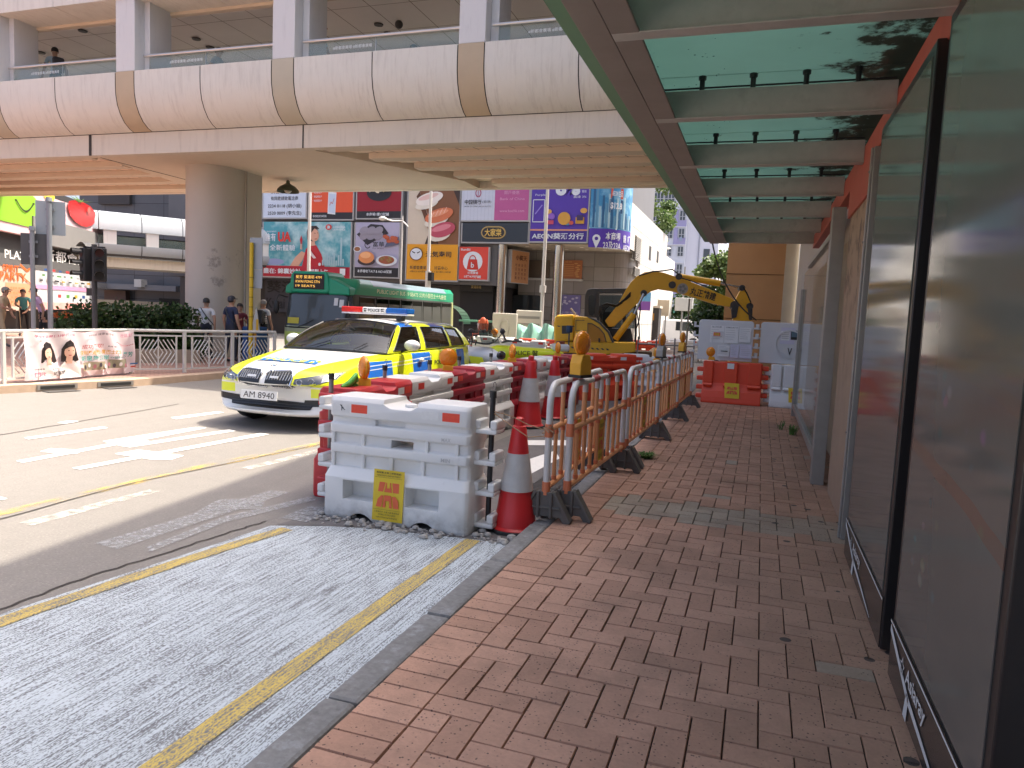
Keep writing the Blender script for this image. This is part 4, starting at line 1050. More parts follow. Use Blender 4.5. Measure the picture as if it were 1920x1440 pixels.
# kidney grilles
for s in (-1, 1):
    P = [(.03, .60), (.055, .555), (.33, .565), (.385, .62), (.41, .70), (.385, .775), (.33, .80), (.065, .79), (.035, .75)]
    Q = [(s * a, b) for a, b in P]
    mb = MB(BLKP); cx = s * .2
    decal(mb, BLKP, [(s * .04, .575), (s * .34, .575), (s * .40, .66)], [(s * .045, .78), (s * .34, .79), (s * .40, .74)], front(.012), 12, 4); g = mb.build('kidney_grille', car)
    mb = MB(CHROME); pts = [front(.022)(a, b) for a, b in Q + Q[:1]]; mb.tube(pts, .011, 6); mb.build('chrome_surround', g, smooth=60)
    mb = MB(CHROME)
    for k in range(9):
        xx = s * (.07 + k * .037); sl = MB(SILV); sl.tube([front(.018)(xx, .575), front(.02)(xx, .68), front(.018)(xx, .78)], .007, 5); sl.build('grille_slat', g)
    mb = MB(M('strobe_white', (.6, .62, .65), .3)); mb.obox(front(.03)(s * .17 - .06, .70), (.12, 0, 0), (0, .01, .025), (0, .012, 0)); mb.build('strobe_lamp', g)
    mb = MB(LENS); decal(mb, LENS, [(s * .43, .615), (s * .60, .60), (s * .86, .70)], [(s * .43, .70), (s * .62, .745), (s * .86, .80)], front(.008), 16, 4); hl = mb.build('headlight', car, smooth=60)
    for hx, hz in ((.50, .662), (.63, .68)):
        mb = MB(SILV); q = front(.016)(s * hx, hz); dirn = Vector((s * .22, -1, 0)).normalized(); u_ = Vector((1, s * .22, 0)).normalized(); mb.tube([q + u_ * (.036 * math.cos(a)) + Vector((0, 0, .036 * math.sin(a))) for a in [k * PI / 10 for k in range(21)]], .005, 5); mb.build('lamp_ring', hl)
    mb = MB(SILV); decal(mb, SILV, [(s * .74, .665), (s * .85, .705)], [(s * .74, .755), (s * .85, .79)], front(.012), 6, 3); mb.build('indicator', hl)
    mb = MB(BLKP); decal(mb, BLKP, [(s * .48, .33), (s * .84, .36)], [(s * .5, .42), (s * .84, .44)], front(.007), 8, 3); mb.build('corner_intake', car)
mb = MB(BLKP); decal(mb, BLKP, [(-.60, .30), (-.3, .285), (.3, .285), (.60, .30)], [(-.64, .385), (-.3, .39), (.3, .39), (.64, .385)], front(.008), 20, 3); lo_ = mb.build('lower_intake', car)
for zz in (.318, .352):
    mb = MB(M('intake_bar', (.05, .05, .052), .4)); mb.tube([front(.016)(xx, zz) for xx in [k * .1 - .6 for k in range(13)]], .006, 5); mb.build('intake_bar', lo_)
def plate(root, o, u, v, txt):
    mb = MB(M('plate_white', (.72, .72, .70), .4)); o, u, v = Vector(o), Vector(u), Vector(v); n_ = u.cross(v).normalized(); mb.obox(o, u, v, n_ * .012); p = mb.build('number_plate', root)
    b = MB(INK); letters(b, INK, txt, o + n_ * .0145 + u * .07 + v * .16, u, v, u.length * .86, v.length * .68, .0); b.build('lettering', p)
plate(car, (-.27, -.028, .415), (.54, 0, 0), (0, .012, .115), 'AM 8940')
# roundel and bonnet marking
mb = MB(BLKP)
def disc(mb, mat, c, r, r0, off, a0=0, a1=2 * PI, n=24):
    mb.m(mat); L = topd(off)
    for i in range(n):
        a, b = a0 + (a1 - a0) * i / n, a0 + (a1 - a0) * (i + 1) / n
        mb.quad(*[L(c[0] + q * math.cos(g), c[1] + q * math.sin(g)) for q, g in ((r0, a), (r, a), (r, b), (r0, b))])
BMB = M('badge_blue', (.02, .16, .45), .3); BMW_ = M('badge_white', (.7, .7, .7), .3)
disc(mb, BLKP, (0, .26), .041, .027, .006)
for k in range(4): disc(mb, BMB if k % 2 else BMW_, (0, .26), .027, .0, .006, k * HP, (k + 1) * HP, 6)
mb.build('badge', car)
PB = M('police_blue', PBLUE, .35, v=0); PY = M('police_neon', NEON, .35, v=0)
mb = MB(PB); L = topd(.012)
decal(mb, PB, [(-.46, .50), (0, .43), (.46, .50)], [(-.43, .69), (0, .62), (.43, .69)], L, 24, 3)
L2 = topd(.016)
for k, xx in enumerate((-.45, -.40, .355, .405)):
    for j in range(2):
        y0 = .50 + j * .09 - (.0 if abs(xx) > .3 else 0)
        if (k + j) % 2 == 0: decal(mb, PY, [(xx, y0), (xx + .045, y0)], [(xx, y0 + .085), (xx + .045, y0 + .085)], L2, 2, 2)
mb.build('bonnet_band', car)
vs, fs, x0, y0_, tw, th = glyphs('POLICE', .02)
mb = MB(M('neon_text', (.75, .8, .1), .4, v=0)); L3 = topd(.018)
mb.add([L3(-.30 + (x - x0) / tw * .60, .475 + .13 * (yy - y0_) / th - .03 * (1 - abs(-.30 + (x - x0) / tw * .6) / .3)) for x, yy in vs], fs); mb.build('bonnet_lettering', car)
mb = MB(INK); S = sideL(.006)
vs, fs, x0, y0_, tw, th = glyphs('POLICE 警察', .01); mb.add([S(3.2 + (x - x0) / tw * .80, .76 + (yy - y0_) / th * .10) for x, yy in vs], fs); mb.build('side_lettering', car)
# ---- greenhouse
def zc(t): return 1.0
COLS = [(1.66, 2.36), (1.82, 2.50), (2.74, 2.98), (2.94, 3.10), (3.86, 3.98), (3.98, 4.08), (4.52, 4.55), (4.80, 4.66)]
HS = [0, .07, .25, .45, .65, .82, .93, 1.0]
def gs(cb, h, s, o=0):
    tb, tr = cb; sag = .06 * math.sin(PI * h) if tb < 1.9 else 0
    z_top = 1.415 - .035 * abs((tr - 3.1) / 1.4) ** 2
    z0 = 1.0 + (tb - 1.66) * .02
    return Vector((s * (.868 - .22 * h ** 1.35 + o), tb + (tr - tb) * h - sag * .4, z0 + (z_top - z0) * h))
def curve_col(i, f):
    a, b = COLS[i], COLS[i + 1]; return (a[0] + (b[0] - a[0]) * f, a[1] + (b[1] - a[1]) * f)
GMAT = M('glass_rubber', (.015, .015, .016), .5)
FRAME = MB(PAINT)
sides = {}
for s in (-1, 1):
    for i in range(7):
        win = i in (1, 3, 5)
        n_ = 6 if win else 1
        for hi in range(len(HS) - 1):
            if win and 1 <= hi <= 5: continue
            FRAME.grid([[gs(curve_col(i, k / n_), HS[hi], s) for k in range(n_ + 1)], [gs(curve_col(i, k / n_), HS[hi + 1], s) for k in range(n_ + 1)]], flip=(s < 0))
        if win:
            mb = MB(CARGL); mb.grid([[gs(curve_col(i, k / n_), h, s, -.012) for k in range(n_ + 1)] for h in HS[1:7]], flip=(s < 0)); w_ = mb.build('side_window', car, smooth=60)
            mb = MB(GMAT); loop = [gs(curve_col(i, k / n_), HS[1], s, .003) for k in range(n_ + 1)] + [gs(COLS[i + 1], h, s, .003) for h in HS[2:7]] + [gs(curve_col(i, 1 - k / n_), HS[6], s, .003) for k in range(1, n_ + 1)] + [gs(COLS[i], h, s, .003) for h in HS[1:6]][::-1]
            mb.tube(loop + loop[:1], .009, 5); mb.build('window_rubber', w_)
            if i == 3:
                mb = MB(M('mesh_grille', (.06, .06, .06), .5))
                for k in range(1, 12): mb.tube([gs(curve_col(i, k / 12), h, s, -.035) for h in HS[1:7]], .004, 4)
                for k in range(1, 9): h = .07 + .86 * k / 9; mb.tube([gs(curve_col(i, f / 6), h, s, -.035) for f in range(7)], .004, 4)
                mb.build('window_grille', w_)
# roof
rws = []
for k in range(13):
    f = k / 12; i = f * 7; t_ = COLS[0][1] + (COLS[7][1] - COLS[0][1]) * f
    # cantrail point at roof station t_
    for j in range(7):
        if COLS[j][1] <= t_ <= COLS[j + 1][1] + 1e-6:
            g_ = (t_ - COLS[j][1]) / (COLS[j + 1][1] - COLS[j][1]); cc = curve_col(j, g_); break
    e = gs(cc, 1, 1); bow = -.10 * (1 - f) ** 3
    rws.append([Vector((e.x * q, e.y + bow * (1 - q * q), e.z + .085 * (1 - q * q) * (.75 + .25 * math.sin(PI * f)))) for q in [j / 6 - 1 for j in range(13)]])
FRAME.grid(rws, flip=False)
# scuttle, windscreen
NB = 12
wsb = [Vector((.868 * q, 1.66 - .22 * (1 - q * q), 1.0 + .03 * (1 - q * q))) for q in [k / 6 - 1 for k in range(NB + 1)]]
wst = [r_.copy() for r_ in rws[0]]
wsc = []
for h in [0, .2, .4, .6, .8, 1]:
    wsc.append([wsb[k].lerp(wst[k], h) + Vector((0, -.035 * math.sin(PI * h), .03 * math.sin(PI * h))) for k in range(NB + 1)])
mb = MB(CARGL); mb.grid([[p for p in r_] for r_ in wsc]); ws_ = mb.build('windscreen', car, smooth=80)
mb = MB(GMAT); lp = wsc[0] + [r_[-1] for r_ in wsc[1:]] + wsc[-1][::-1] + [r_[0] for r_ in wsc[::-1][1:]]; mb.tube(lp, .012, 5); mb.build('windscreen_rubber', ws_)
FRAME.grid([[gs(COLS[7], h, s_ if False else q, 0) if abs(q) == 1 else gs(COLS[7], h, 1, 0) * 1 for q in (1,)] + [Vector((-gs(COLS[7], h, 1).x, gs(COLS[7], h, 1).y, gs(COLS[7], h, 1).z))] for h in HS])
FRAME.build('roof_shell', car, smooth=45)
mb = MB(GMAT); mb.box((-.6, 4.70, 1.12), (.6, 4.735, 1.33)); mb.build('rear_window', car)
for s in (-1, 1):
    mb = MB(CHROME if False else SILV); mb.tube([gs((2.0, 2.62), 1, s) + Vector((0, 0, .0))] + [Vector((s * .655, y_, 1.455 - .035 * abs((y_ - 3.1) / 1.4) ** 2)) for y_ in (2.75, 3.2, 3.8, 4.3)] + [gs((4.5, 4.5), 1, s)], .012, 6); mb.build('roof_rail', car, smooth=60)
    # door mirror
    mb = MB(M('mirror_white', CWHT, .3)); mb.ball((s * 1.03, 2.13, 1.12), (.125, .09, .085), 14, 9); mm = mb.build('door_mirror', car, smooth=180)
    mb = MB(BLKP); mb.tube([(s * .86, 2.12, 1.02), (s * .97, 2.13, 1.07)], .025, 8); mb.build('mirror_arm', mm); 
    mb = MB(BLKP); mb.ball((s * 1.03, 2.16, 1.12), (.112, .07, .074), 12, 8); mb.build('mirror_glass', mm, smooth=180)
    for yy in (2.62, 3.68):
        mb = MB(M('handle_white', CWHT, .3)); mb.ball((s * .935, yy + .05, .875), (.022, .085, .035), 10, 6); mb.build('door_handle', car, smooth=180)
    mb = MB(BLKP)
    for yy in (1.86, 2.86, 3.92): mb.tube([drop((s * 3, yy + .05 * k_, .98 - .14 * k_), (-s, 0, 0), .001) for k_ in range(5)], .0035, 4)
    mb.build('door_gap', car)
    for yy in (.89, 3.86):
        mb = MB(TYRE); mb.lathe([(.21, -.10), (.30, -.11), (.325, -.085), (.333, 0), (.325, .085), (.30, .11), (.21, .10)], (s * .80, yy, .333), 32, 'x'); wh = mb.build('tyre', car, smooth=40)
        mb = MB(RIM)
        mb.lathe([(.225, s * .085 - .02), (.225, s * .085 + .02)], (s * .80, yy, .333), 28, 'x', caps=False); mb.lathe([(.05, s * .09 - .02), (.05, s * .09 + .022)], (s * .80, yy, .333), 16, 'x')
        for k in range(10):
            a = k * 2 * PI / 10 + (.12 if k % 2 else -.12); d = Vector((0, math.cos(a), math.sin(a))); p = Vector((s * .89, yy, .333)); mb.tube([p + d * .04, p + d * .22], [.022, .016], 6)
        mb.build('rim', wh)
        mb = MB(BLKP); mb.lathe([(.0, s * .70), (.36, s * .70)], (0, yy, .33), 24, 'x', caps=False); mb.build('wheel_well', wh)
# cabin
mb = MB(DASHM); mb.box((-.78, 1.95, .95), (.78, 2.35, 1.05)); mb.build('dashboard', car, bevel=.03)
for x_ in (-.38, .38):
    for yy in (3.0, 3.85):
        mb = MB(SEATM); mb.obox((x_ - .24, yy, .7), (.48, 0, 0), (0, .14, .5), (0, .12, -.02)); st = mb.build('seat', car, bevel=.04); mb = MB(SEATM); mb.obox((x_ - .13, yy + .15, 1.22), (.26, 0, 0), (0, .03, .15), (0, .08, -.01)); mb.build('head_rest', st, bevel=.03)
mb = MB(SEATM); mb.tube([Vector((-.38 + .18 * math.cos(a), 2.45 - .06 * math.sin(a), 1.05 + .17 * math.sin(a))) for a in [k * PI / 10 for k in range(21)]], .014, 6); mb.build('steering_wheel', car)
mb = MB(BLKP); mb.obox((-.12, 2.30, 1.36), (.24, 0, 0), (0, .02, .05), (0, .02, 0)); mb.build('rear_view_mirror', car)
for s, x0_ in ((0, -.42), (1, .22)):
    mb = MB(BLKP); mb.tube([wsc[0][4 + s * 5] + Vector((0, -.02, .02)), wsc[1][6 + s * 4] + Vector((0, -.012, .02))], .007, 5); mb.build('wiper', car)
# light bar
LBR = Mt('beacon_red', (.60, .02, .015), .12, spec=.8); LBR.vary(18, .25, 2); LBBL = Mt('beacon_blue', (.01, .12, .42), .12, spec=.8); LBBL.vary(18, .25, 2)
lb = MB(M('bar_white', (.7, .7, .68), .4)); lb.box((-.60, 2.80, 1.56), (.60, 3.04, 1.585)); LBo = lb.build('light_bar', car, bevel=.008)
for nm, a, b, m in (('red_beacon', -.60, -.215, LBR.m), ('blue_beacon', .215, .60, LBBL.m), ('police_panel', -.212, .212, M('panel_lit', (.72, .72, .70), .4))):
    mb = MB(m); mb.box((a, 2.79, 1.587), (b, 3.05, 1.678)); p = mb.build(nm, LBo, bevel=.016)
    if nm != 'police_panel': continue
mb = MB(INK); letters(mb, INK, '警 POLICE 察', (-.19, 2.786, 1.60), (1, 0, 0), (0, 0, 1), .38, .062, .02); mb.build('light_bar_lettering', LBo)
for s in (-1, 1):
    mb = MB(BLKP); mb.box((s * .42 - .05, 2.86, 1.47), (s * .42 + .05, 2.98, 1.56)); mb.build('bar_foot', LBo)
    mb = MB(CHROME); mb.cyl((s * .58, 2.98, 1.58), (s * .58, 2.98, 1.76), .006, 6); mb.build('aerial', LBo)
car.scale = (1.04, 1.04, 1.01); car.location = (-6.15, 7.97, 0)
# ================================================================== MINIBUS (local frame: x across, y back from the front)
t = Mt('minibus_paint', (.60, .72, .15), .3, coat=.5); t.vary(2, .04)
x, y, z = t.xyz(t.tc()); 
t.mix(z.gt(1.10) * z.lt(2.04), (.055, .06, .056)); t.mix(z.gt(1.10) * z.lt(2.04) * y.gt(6.72), (.42, .44, .20)); t.mix(z.btw(.98, 1.14), (.42, .44, .26)); t.mix(z.gt(2.035), (.008, .30, .155)); t.mix(z.gt(2.30) * y.btw(1.35, 6.3), (.20, .29, .34))
BUSP = t.m
BG = M('bus_green', (.008, .32, .165), .35); BLIME = M('bus_lime', (.50, .58, .14), .35)
bus = thing('minibus', 'green and lime public light bus waiting behind the police car under the footbridge', 'minibus', (-11.25, 16.7, 0))
Lb = 7.0
def brow(z):
    rake = max(0, (z - 1.05) * .18) if z < 2.1 else .19 + (z - 2.1) * 1.0
    w_ = 1.04 - max(0, z - 1.1) * .03 - (0 if z < 2.35 else (z - 2.35) * 1.1); r_ = .30
    if z < .5: rake = .04
    P = []
    for cx, cy, a0 in ((w_ - r_, rake + r_, -PI / 2), (w_ - .12, Lb - .12, 0), (-(w_ - .12), Lb - .12, PI / 2), (-(w_ - r_), rake + r_, PI)):
        rr = r_ if cy < 2 else .12
        for i in range(6): a = a0 + PI / 2 * i / 5; P.append(Vector((cx + rr * math.cos(a), cy + rr * math.sin(a), z)))
    return P
ZB = [.28, .40, .7, 1.05, 1.12, 1.5, 1.9, 2.06, 2.2, 2.32, 2.42, 2.46]
mb = MB(BUSP); rows = [brow(z) for z in ZB]; mb.grid(rows, True); n = len(rows[0]); mb.f += [list(range(n - 1, -1, -1)), [(len(rows) - 1) * n + i for i in range(n)]]; mb.mi += [0, 0]
bb = mb.build('body', bus)
inn = MB(); rr = []
for z in (.6, 1.12, 2.0, 2.25): rr.append([Vector((p.x * .93, .10 + p.y * .972, z)) for p in brow(z)])
inn.grid(rr, True); inn.f += [list(range(n - 1, -1, -1)), [3 * n + i for i in range(n)]]; inn.mi += [0, 0]
c = inn.build('cut'); boolean(bb, c); bake(bb); bpy.data.objects.remove(c)
WY = [(.62, 1.42), (1.52, 2.92), (3.02, 4.42), (4.52, 5.85), (5.95, 6.75)]
cut = MB()
for a, b in WY: cut.box((-1.5, a, 1.17), (1.5, b, 1.98))
c = cut.build('cut'); boolean(bb, c); bake(bb); bpy.data.objects.remove(c)
cut = MB(); cut.prism([(-.93, 1.10), (.93, 1.10), (.87, 2.02), (-.87, 2.02)], (0, -.5, 0), (1, 0, 0), (0, 0, 1), (0, .92, 0)); c = cut.build('cut'); boolean(bb, c); bake(bb); bpy.data.objects.remove(c)
bb.data.materials.clear(); bb.data.materials.append(BUSP); bb.data.shade_smooth(); bb.data.set_sharp_from_angle(angle=math.radians(35))
RUB = M('bus_rubber', (.02, .021, .02), .5)
for s in (-1, 1):
    for a, b in WY:
        xx = s * 1.012
        mb = MB(BUSGL); mb.box((min(xx, xx + s * .006), a - .02, 1.15), (max(xx, xx + s * .006), b + .02, 2.0)); w_ = mb.build('side_window', bus)
        mb = MB(RUB); lp = [(s * 1.025, a, 1.17), (s * 1.025, b, 1.17), (s * 1.012, b, 1.98), (s * 1.012, a, 1.98), (s * 1.025, a, 1.17)]; mb.tube(lp, .016, 5)
        if b - a > 1: mb.box((min(xx, xx + s * .02), (a + b) / 2 - .012, 1.17), (max(xx, xx + s * .02), (a + b) / 2 + .012, 1.98))
        mb.build('window_frame', w_)
def fr(z, q):
    P = brow(z); 
    # front edge of the plan at height z
    w_ = abs(P[0].x) + 0
    xs = q; r_ = .30; ww = max(p.x for p in P); y0 = min(p.y for p in P)
    dx = max(0, abs(xs) - (ww - r_)); return Vector((xs, y0 + r_ - math.sqrt(max(0, r_ * r_ - dx * dx)), z))
mb = MB(BUSGL); mb.grid([[fr(z, q) + Vector((0, .004, 0)) for q in [k * .186 - .93 for k in range(11)]] for z in (1.09, 1.35, 1.6, 1.85, 2.03)]); wsb_ = mb.build('windscreen', bus, smooth=70)
mb = MB(RUB); lp = [fr(1.10, k * .18 - .9) for k in range(11)] + [fr(z, .9) for z in (1.5, 2.02)] + [fr(2.02, .9 - k * .18) for k in range(11)] + [fr(z, -.9) for z in (1.5, 1.10)]; mb.tube(lp, .02, 6); mb.build('windscreen_rubber', wsb_)
for s in (-.5, .35):
    mb = MB(RUB); mb.tube([fr(1.10, s) + Vector((0, -.03, 0)), fr(1.2, s + .25) + Vector((0, -.025, 0)), fr(1.32, s + .48) + Vector((0, -.02, 0))], .009, 5); mb.build('wiper', bus)
# destination box
mb = MB(BG); mb.prism([(-.56, 2.02), (.56, 2.02), (.62, 2.10), (.58, 2.50), (.50, 2.60), (-.50, 2.60), (-.58, 2.50), (-.62, 2.10)], (-.22, .10, 0), (1, 0, 0), (0, 0, 1), (0, .85, 0)); db = mb.build('destination_box', bus, bevel=.05)
mb = MB(BG); mb.prism([(.35, 2.0), (1.0, 2.0), (.98, 2.2), (.62, 2.36), (.35, 2.45)], (0, .13, 0), (1, 0, 0), (0, 0, 1), (0, .8, 0)); mb.prism([(-.75, 2.0), (-1.0, 2.0), (-.98, 2.2), (-.75, 2.36)], (0, .13, 0), (1, 0, 0), (0, 0, 1), (0, .8, 0)); mb.build('front_cap', bus, bevel=.04)
mb = MB(BLKP); mb.box((-.22 - .47, .083, 2.13), (-.22 + .47, .098, 2.53)); mb.build('display_panel', db, bevel=.02)
AMT = Mt('amber_led', (.5, .22, .02), .5, emit=(1, .55, .12), es=.35).m
mb = MB(AMT)
for t_, x0, z0, w_, h_ in (('葵芳 葵涌邨 47M', -.40, 2.40, .80, .09), ('KWAI FONG STN', -.40, 2.29, .74, .07), ('19 SEATS', -.40, 2.18, .6, .06)): letters(mb, AMT, t_, (-.22 + x0, .078, z0), (1, 0, 0), (0, 0, 1), w_, h_)
mb.build('display_lettering', db)
CREAM = M('cream_text', (.62, .62, .42), .5)
mb = MB(CREAM); letters(mb, CREAM, 'PUBLIC LIGHT BUS 19 SEATS 公共小型巴士十九座位', (1.045, 1.5, 2.105), (0, 1, 0), (0, 0, 1), 4.7, .15, .01); mb.build('side_lettering', bus)
mb = MB(INK); letters(mb, INK, '葵', (-.52, .025, .62), (1, 0, 0), (0, 0, 1), .36, .36, .02); letters(mb, INK, '芳', (-.05, .025, .62), (1, 0, 0), (0, 0, 1), .34, .34, .02); mb.build('front_lettering', bus)
mb = MB(M('sticker_yellow', (.6, .5, .05), .5)); mb.obox(fr(1.2, -.82) + Vector((0, -.02, 0)), (.35, 0, 0), (0, .02, .16), (0, .004, 0)); mb.build('windscreen_sticker', bus)
mb = MB(M('sticker_white', (.65, .65, .62), .5)); mb.obox(fr(1.72, .55) + Vector((0, -.02, 0)), (.12, 0, 0), (0, .03, .2), (0, .004, 0)); mb.obox(fr(1.68, .71) + Vector((0, -.012, 0)), (.12, .02, 0), (0, .03, .2), (0, .004, 0)); mb.build('windscreen_label', bus)
SEATG = M('bus_seat', (.10, .11, .12), .8)
for k in range(5):
    for xx in (-.78, -.30, .42):
        mb = MB(SEATG); y0 = 2.0 + k * .95; mb.box((xx, y0, .75), (xx + .42, y0 + .42, .9)); mb.obox((xx, y0 + .38, .85), (.42, 0, 0), (0, .12, .62), (0, .1, -.02)); mb.build('seat', bus, bevel=.03)
mb = MB(SEATG); mb.box((-.9, .5, 1.0), (.9, .8, 1.1)); mb.build('dashboard', bus, bevel=.03)
for s in (-1, 1):
    for yy in (1.15, 5.3):
        mb = MB(TYRE); mb.lathe([(.2, -.11), (.36, -.12), (.38, -.09), (.38, .09), (.36, .12), (.2, .11)], (s * .92, yy, .38), 28, 'x'); wv = mb.build('tyre', bus, smooth=40)
        mb = MB(SILV); mb.lathe([(.0, s * .10), (.22, s * .12)], (s * .92, yy, .38), 20, 'x', caps=False); mb.build('rim', wv)
    mb = MB(RUB); mb.tube([(s * .98, .25, 1.9), (s * 1.12, .05, 1.95), (s * 1.15, -.02, 1.8)], .018, 6); mb.ball((s * 1.15, -.02, 1.62), (.09, .06, .19), 10, 8); mb.build('wing_mirror', bus, smooth=60)
    mb = MB(LENS); mb.ball((s * .72, .10, .55), (.16, .06, .11), 14, 8); mb.build('headlight', bus, smooth=180)
# ================================================================== THE SHOPPING BLOCK ACROSS THE JUNCTION (facade along X at Y = 36)
YF = 36.0
def FX(px, py): return PX(px, py, Y=YF)
DGREY = M('facade_grey', (.115, .115, .12), .6, v=.12, sc=1.5)
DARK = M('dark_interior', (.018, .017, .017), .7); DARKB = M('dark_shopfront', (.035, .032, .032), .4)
STEELC = Mt('polished_steel', (.55, .54, .52), .18, metal=1); STEELC.vary(3, .12, vec=STEELC.map((6, 6, .5))); STEELC = STEELC.m
_t = Mt('stone_cladding', (.27, .25, .235), .6); _t.vary(2, .15)
_b = _t.nt.nodes.new('ShaderNodeTexBrick'); _b.offset = 0; _b.inputs['Scale'].default_value = 1; _b.inputs['Brick Width'].default_value = 1.1; _b.inputs['Row Height'].default_value = .75; _b.inputs['Mortar Size'].default_value = .012
_b.inputs['Color1'].default_value = (1, 1, 1, 1); _b.inputs['Color2'].default_value = (.78, .76, .74, 1); _b.inputs['Mortar'].default_value = (.35, .34, .33, 1)
_t.nt.links.new(_t.map((1, 1, 1), (HP, 0, 0)), _b.inputs['Vector']); _t.mix(1, N(_t.nt, _b.outputs[0]), 'MULTIPLY'); STONEC = _t.m
_t = Mt('precast_concrete', (.50, .48, .44), .8); _t.vary(1, .08); _n = _t.noise(1.5, 6, .7, _t.map((1, 3, .5))); _t.mix(_n.ramp(.55, .75) * .3, (.36, .34, .31)); PRECAST = _t.m
SOFB = M('soffit_beige', (.42, .36, .28), .8)
blk = thing('shopping_block', 'shopping block with billboard front, rounded corner and pale concrete side wall', 'building', (-16, YF + 5, 0))
XA = FX(462, 520).x - 6; XC = FX(1104, 450).x; R_ = 1.7; XS = XC + R_; ZT = 16.0
zso = FX(1000, 456).z                                       # underside of the upper floors
mb = MB(DGREY); mb.box((XA, YF + .25, FX(700, 528).z), (FX(930, 500).x, YF + 12, ZT)); wpart(mb, 'upper_wall', blk)
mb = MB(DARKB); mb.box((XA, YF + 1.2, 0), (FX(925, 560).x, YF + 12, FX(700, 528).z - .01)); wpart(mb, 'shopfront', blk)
def arc(off, z, n=10):
    return [Vector((XC + (R_ + off) * math.sin(a), YF + R_ - (R_ + off) * math.cos(a), z)) for a in [HP * i / n for i in range(n + 1)]]
mb = MB(DGREY); xq = FX(930, 500).x
P2 = [(xq, YF + .24)] + [(p.x, p.y) for p in arc(-.05, 0)] + [(XS - .05, YF + 10), (xq, YF + 10)]
mb.prism(P2, (0, 0, zso), (1, 0, 0), (0, 1, 0), (0, 0, ZT - zso - 4)); wpart(mb, 'corner_wall', blk)
mb = MB(SOFB); mb.prism([(xq, YF + .3)] + [(p.x, p.y) for p in arc(-.15, 0)] + [(XS - .15, YF + 5), (xq, YF + 5)], (0, 0, zso - .06), (1, 0, 0), (0, 1, 0), (0, 0, .055)); wpart(mb, 'soffit', blk)
mb = MB(M('downlight', (.8, .76, .66), .4))
for px in (975, 1005, 1040, 1080, 1115): 
    for d in (1.2, 2.4): p = PX(px, 462, z=zso - .07); mb.lathe([(.10, -.075), (.11, -.062)], (FX(px, 460).x, YF + d, zso), 10)
wpart(mb, 'downlight', blk, split=True)
mb = MB(STONEC); mb.box((xq + .2, YF + 3.2, 0), (XS - 1.0, YF + 10, zso - .07)); 
cpt = [(XS - 1.0, YF + 3.2)] + [(XS - 1.0 + .9 * math.sin(a), YF + 4.1 - .9 * math.cos(a)) for a in [HP * i / 8 for i in range(1, 9)]] + [(XS - .1, YF + 10), (XS - 1.0, YF + 10)]
mb.prism(cpt, (0, 0, 0), (1, 0, 0), (0, 1, 0), (0, 0, zso - .07)); wpart(mb, 'stone_wall', blk)
for px in (936, 1043):
    x = FX(px, 520).x; mb = MB(STEELC); mb.cyl((x, YF + .35, 0), (x, YF + .35, zso - .065), .26, 24); wpart(mb, 'steel_column', blk, smooth=40)
# pale concrete side wall with louvres
YE = 53.0
zl = PX(1178, 372, X=XS).z
mb = MB(PRECAST); mb.box((XS - 3, YF + R_ + .002, 0 + zso), (XS, YE, zl)); mb.box((XS - 3, YF + 5.0, 0), (XS, YE, zso - .001)); wpart(mb, 'side_wall', blk, split=True)
mb = MB(M('panel_seam', (.24, .23, .21), .8))
y = YF + 3
while y < YE: mb.box((XS + .001, y, .3), (XS + .004, y + .03, zl)); y += 2.3
z = 1.5
while z < zl: mb.box((XS + .0045, YF + 2.5, z), (XS + .007, YE, z + .025)); z += 1.7
wpart(mb, 'panel_seam', blk)
LOUV = M('louvre', (.30, .29, .27), .7)
for (pa, pb, za, zb_) in ((1190, 1202, 438, 492), (1190, 1200, 500, 520)):
    ya, yb = PX(pa, 460, X=XS).y, PX(pb, 460, X=XS).y; z0, z1 = PX(pb, zb_, X=XS).z, PX(pa, za, X=XS).z
    for k in range(14): mb = MB(LOUV); zz = z0 + (z1 - z0) * k / 14; mb.obox((XS + .008, ya, zz), (0, yb - ya, 0), (.08, 0, -.05), (0, 0, .05)); wpart(mb, 'louvre_blade', blk)
for (px, za, zb_) in ((1217, 460, 487), (1232, 470, 492)):
    y_, z0, z1 = PX(px, 470, X=XS).y, PX(px, zb_, X=XS).z, PX(px, za, X=XS).z; mb = MB(DARK); mb.box((XS + .008, y_, z0), (XS + .02, y_ + .8, z1)); wpart(mb, 'side_window', blk)
# steps of the shop floor: dark openings, window, posters
def FB(x0, y0, x1, y1, d=0):
    """board on the facade from a pixel box"""
    X0, X1 = PX(x0, (y0 + y1) / 2, Y=YF + d).x, PX(x1, (y0 + y1) / 2, Y=YF + d).x
    Z0, Z1 = PX((x0 + x1) / 2, y1, Y=YF + d).z, PX((x0 + x1) / 2, y0, Y=YF + d).z
    return Vector((X0, YF + d, Z0)), Vector((X1 - X0, 0, 0)), Vector((0, 0, Z1 - Z0))
def fbox(nm, mat, x0, y0, x1, y1, d, th=.1):
    o, u, v = FB(x0, y0, x1, y1, d); mb = MB(mat); mb.obox(o, u, v, (0, th, 0)); wpart(mb, nm, blk); return o, u, v
fbox('dark_doorway', DARK, 862, 535, 924, 612, 1.0, .15)
o, u, v = fbox('doorway_lintel', DARK, 862, 530, 924, 546, .7, .25)
GOLDM = M('gold_sign', (.42, .30, .10), .5); b = Board(o, u, v); b.text(GOLDM, '葵涌商場', .35, .3, .65, .7); b.done(blk, txt='lettering')
fbox('glass_shopfront', DGLASS, 945, 553, 1012, 592, 3.1, .08); fbox('window_sill', STONEC, 942, 589, 1030, 598, 3.0, .18)
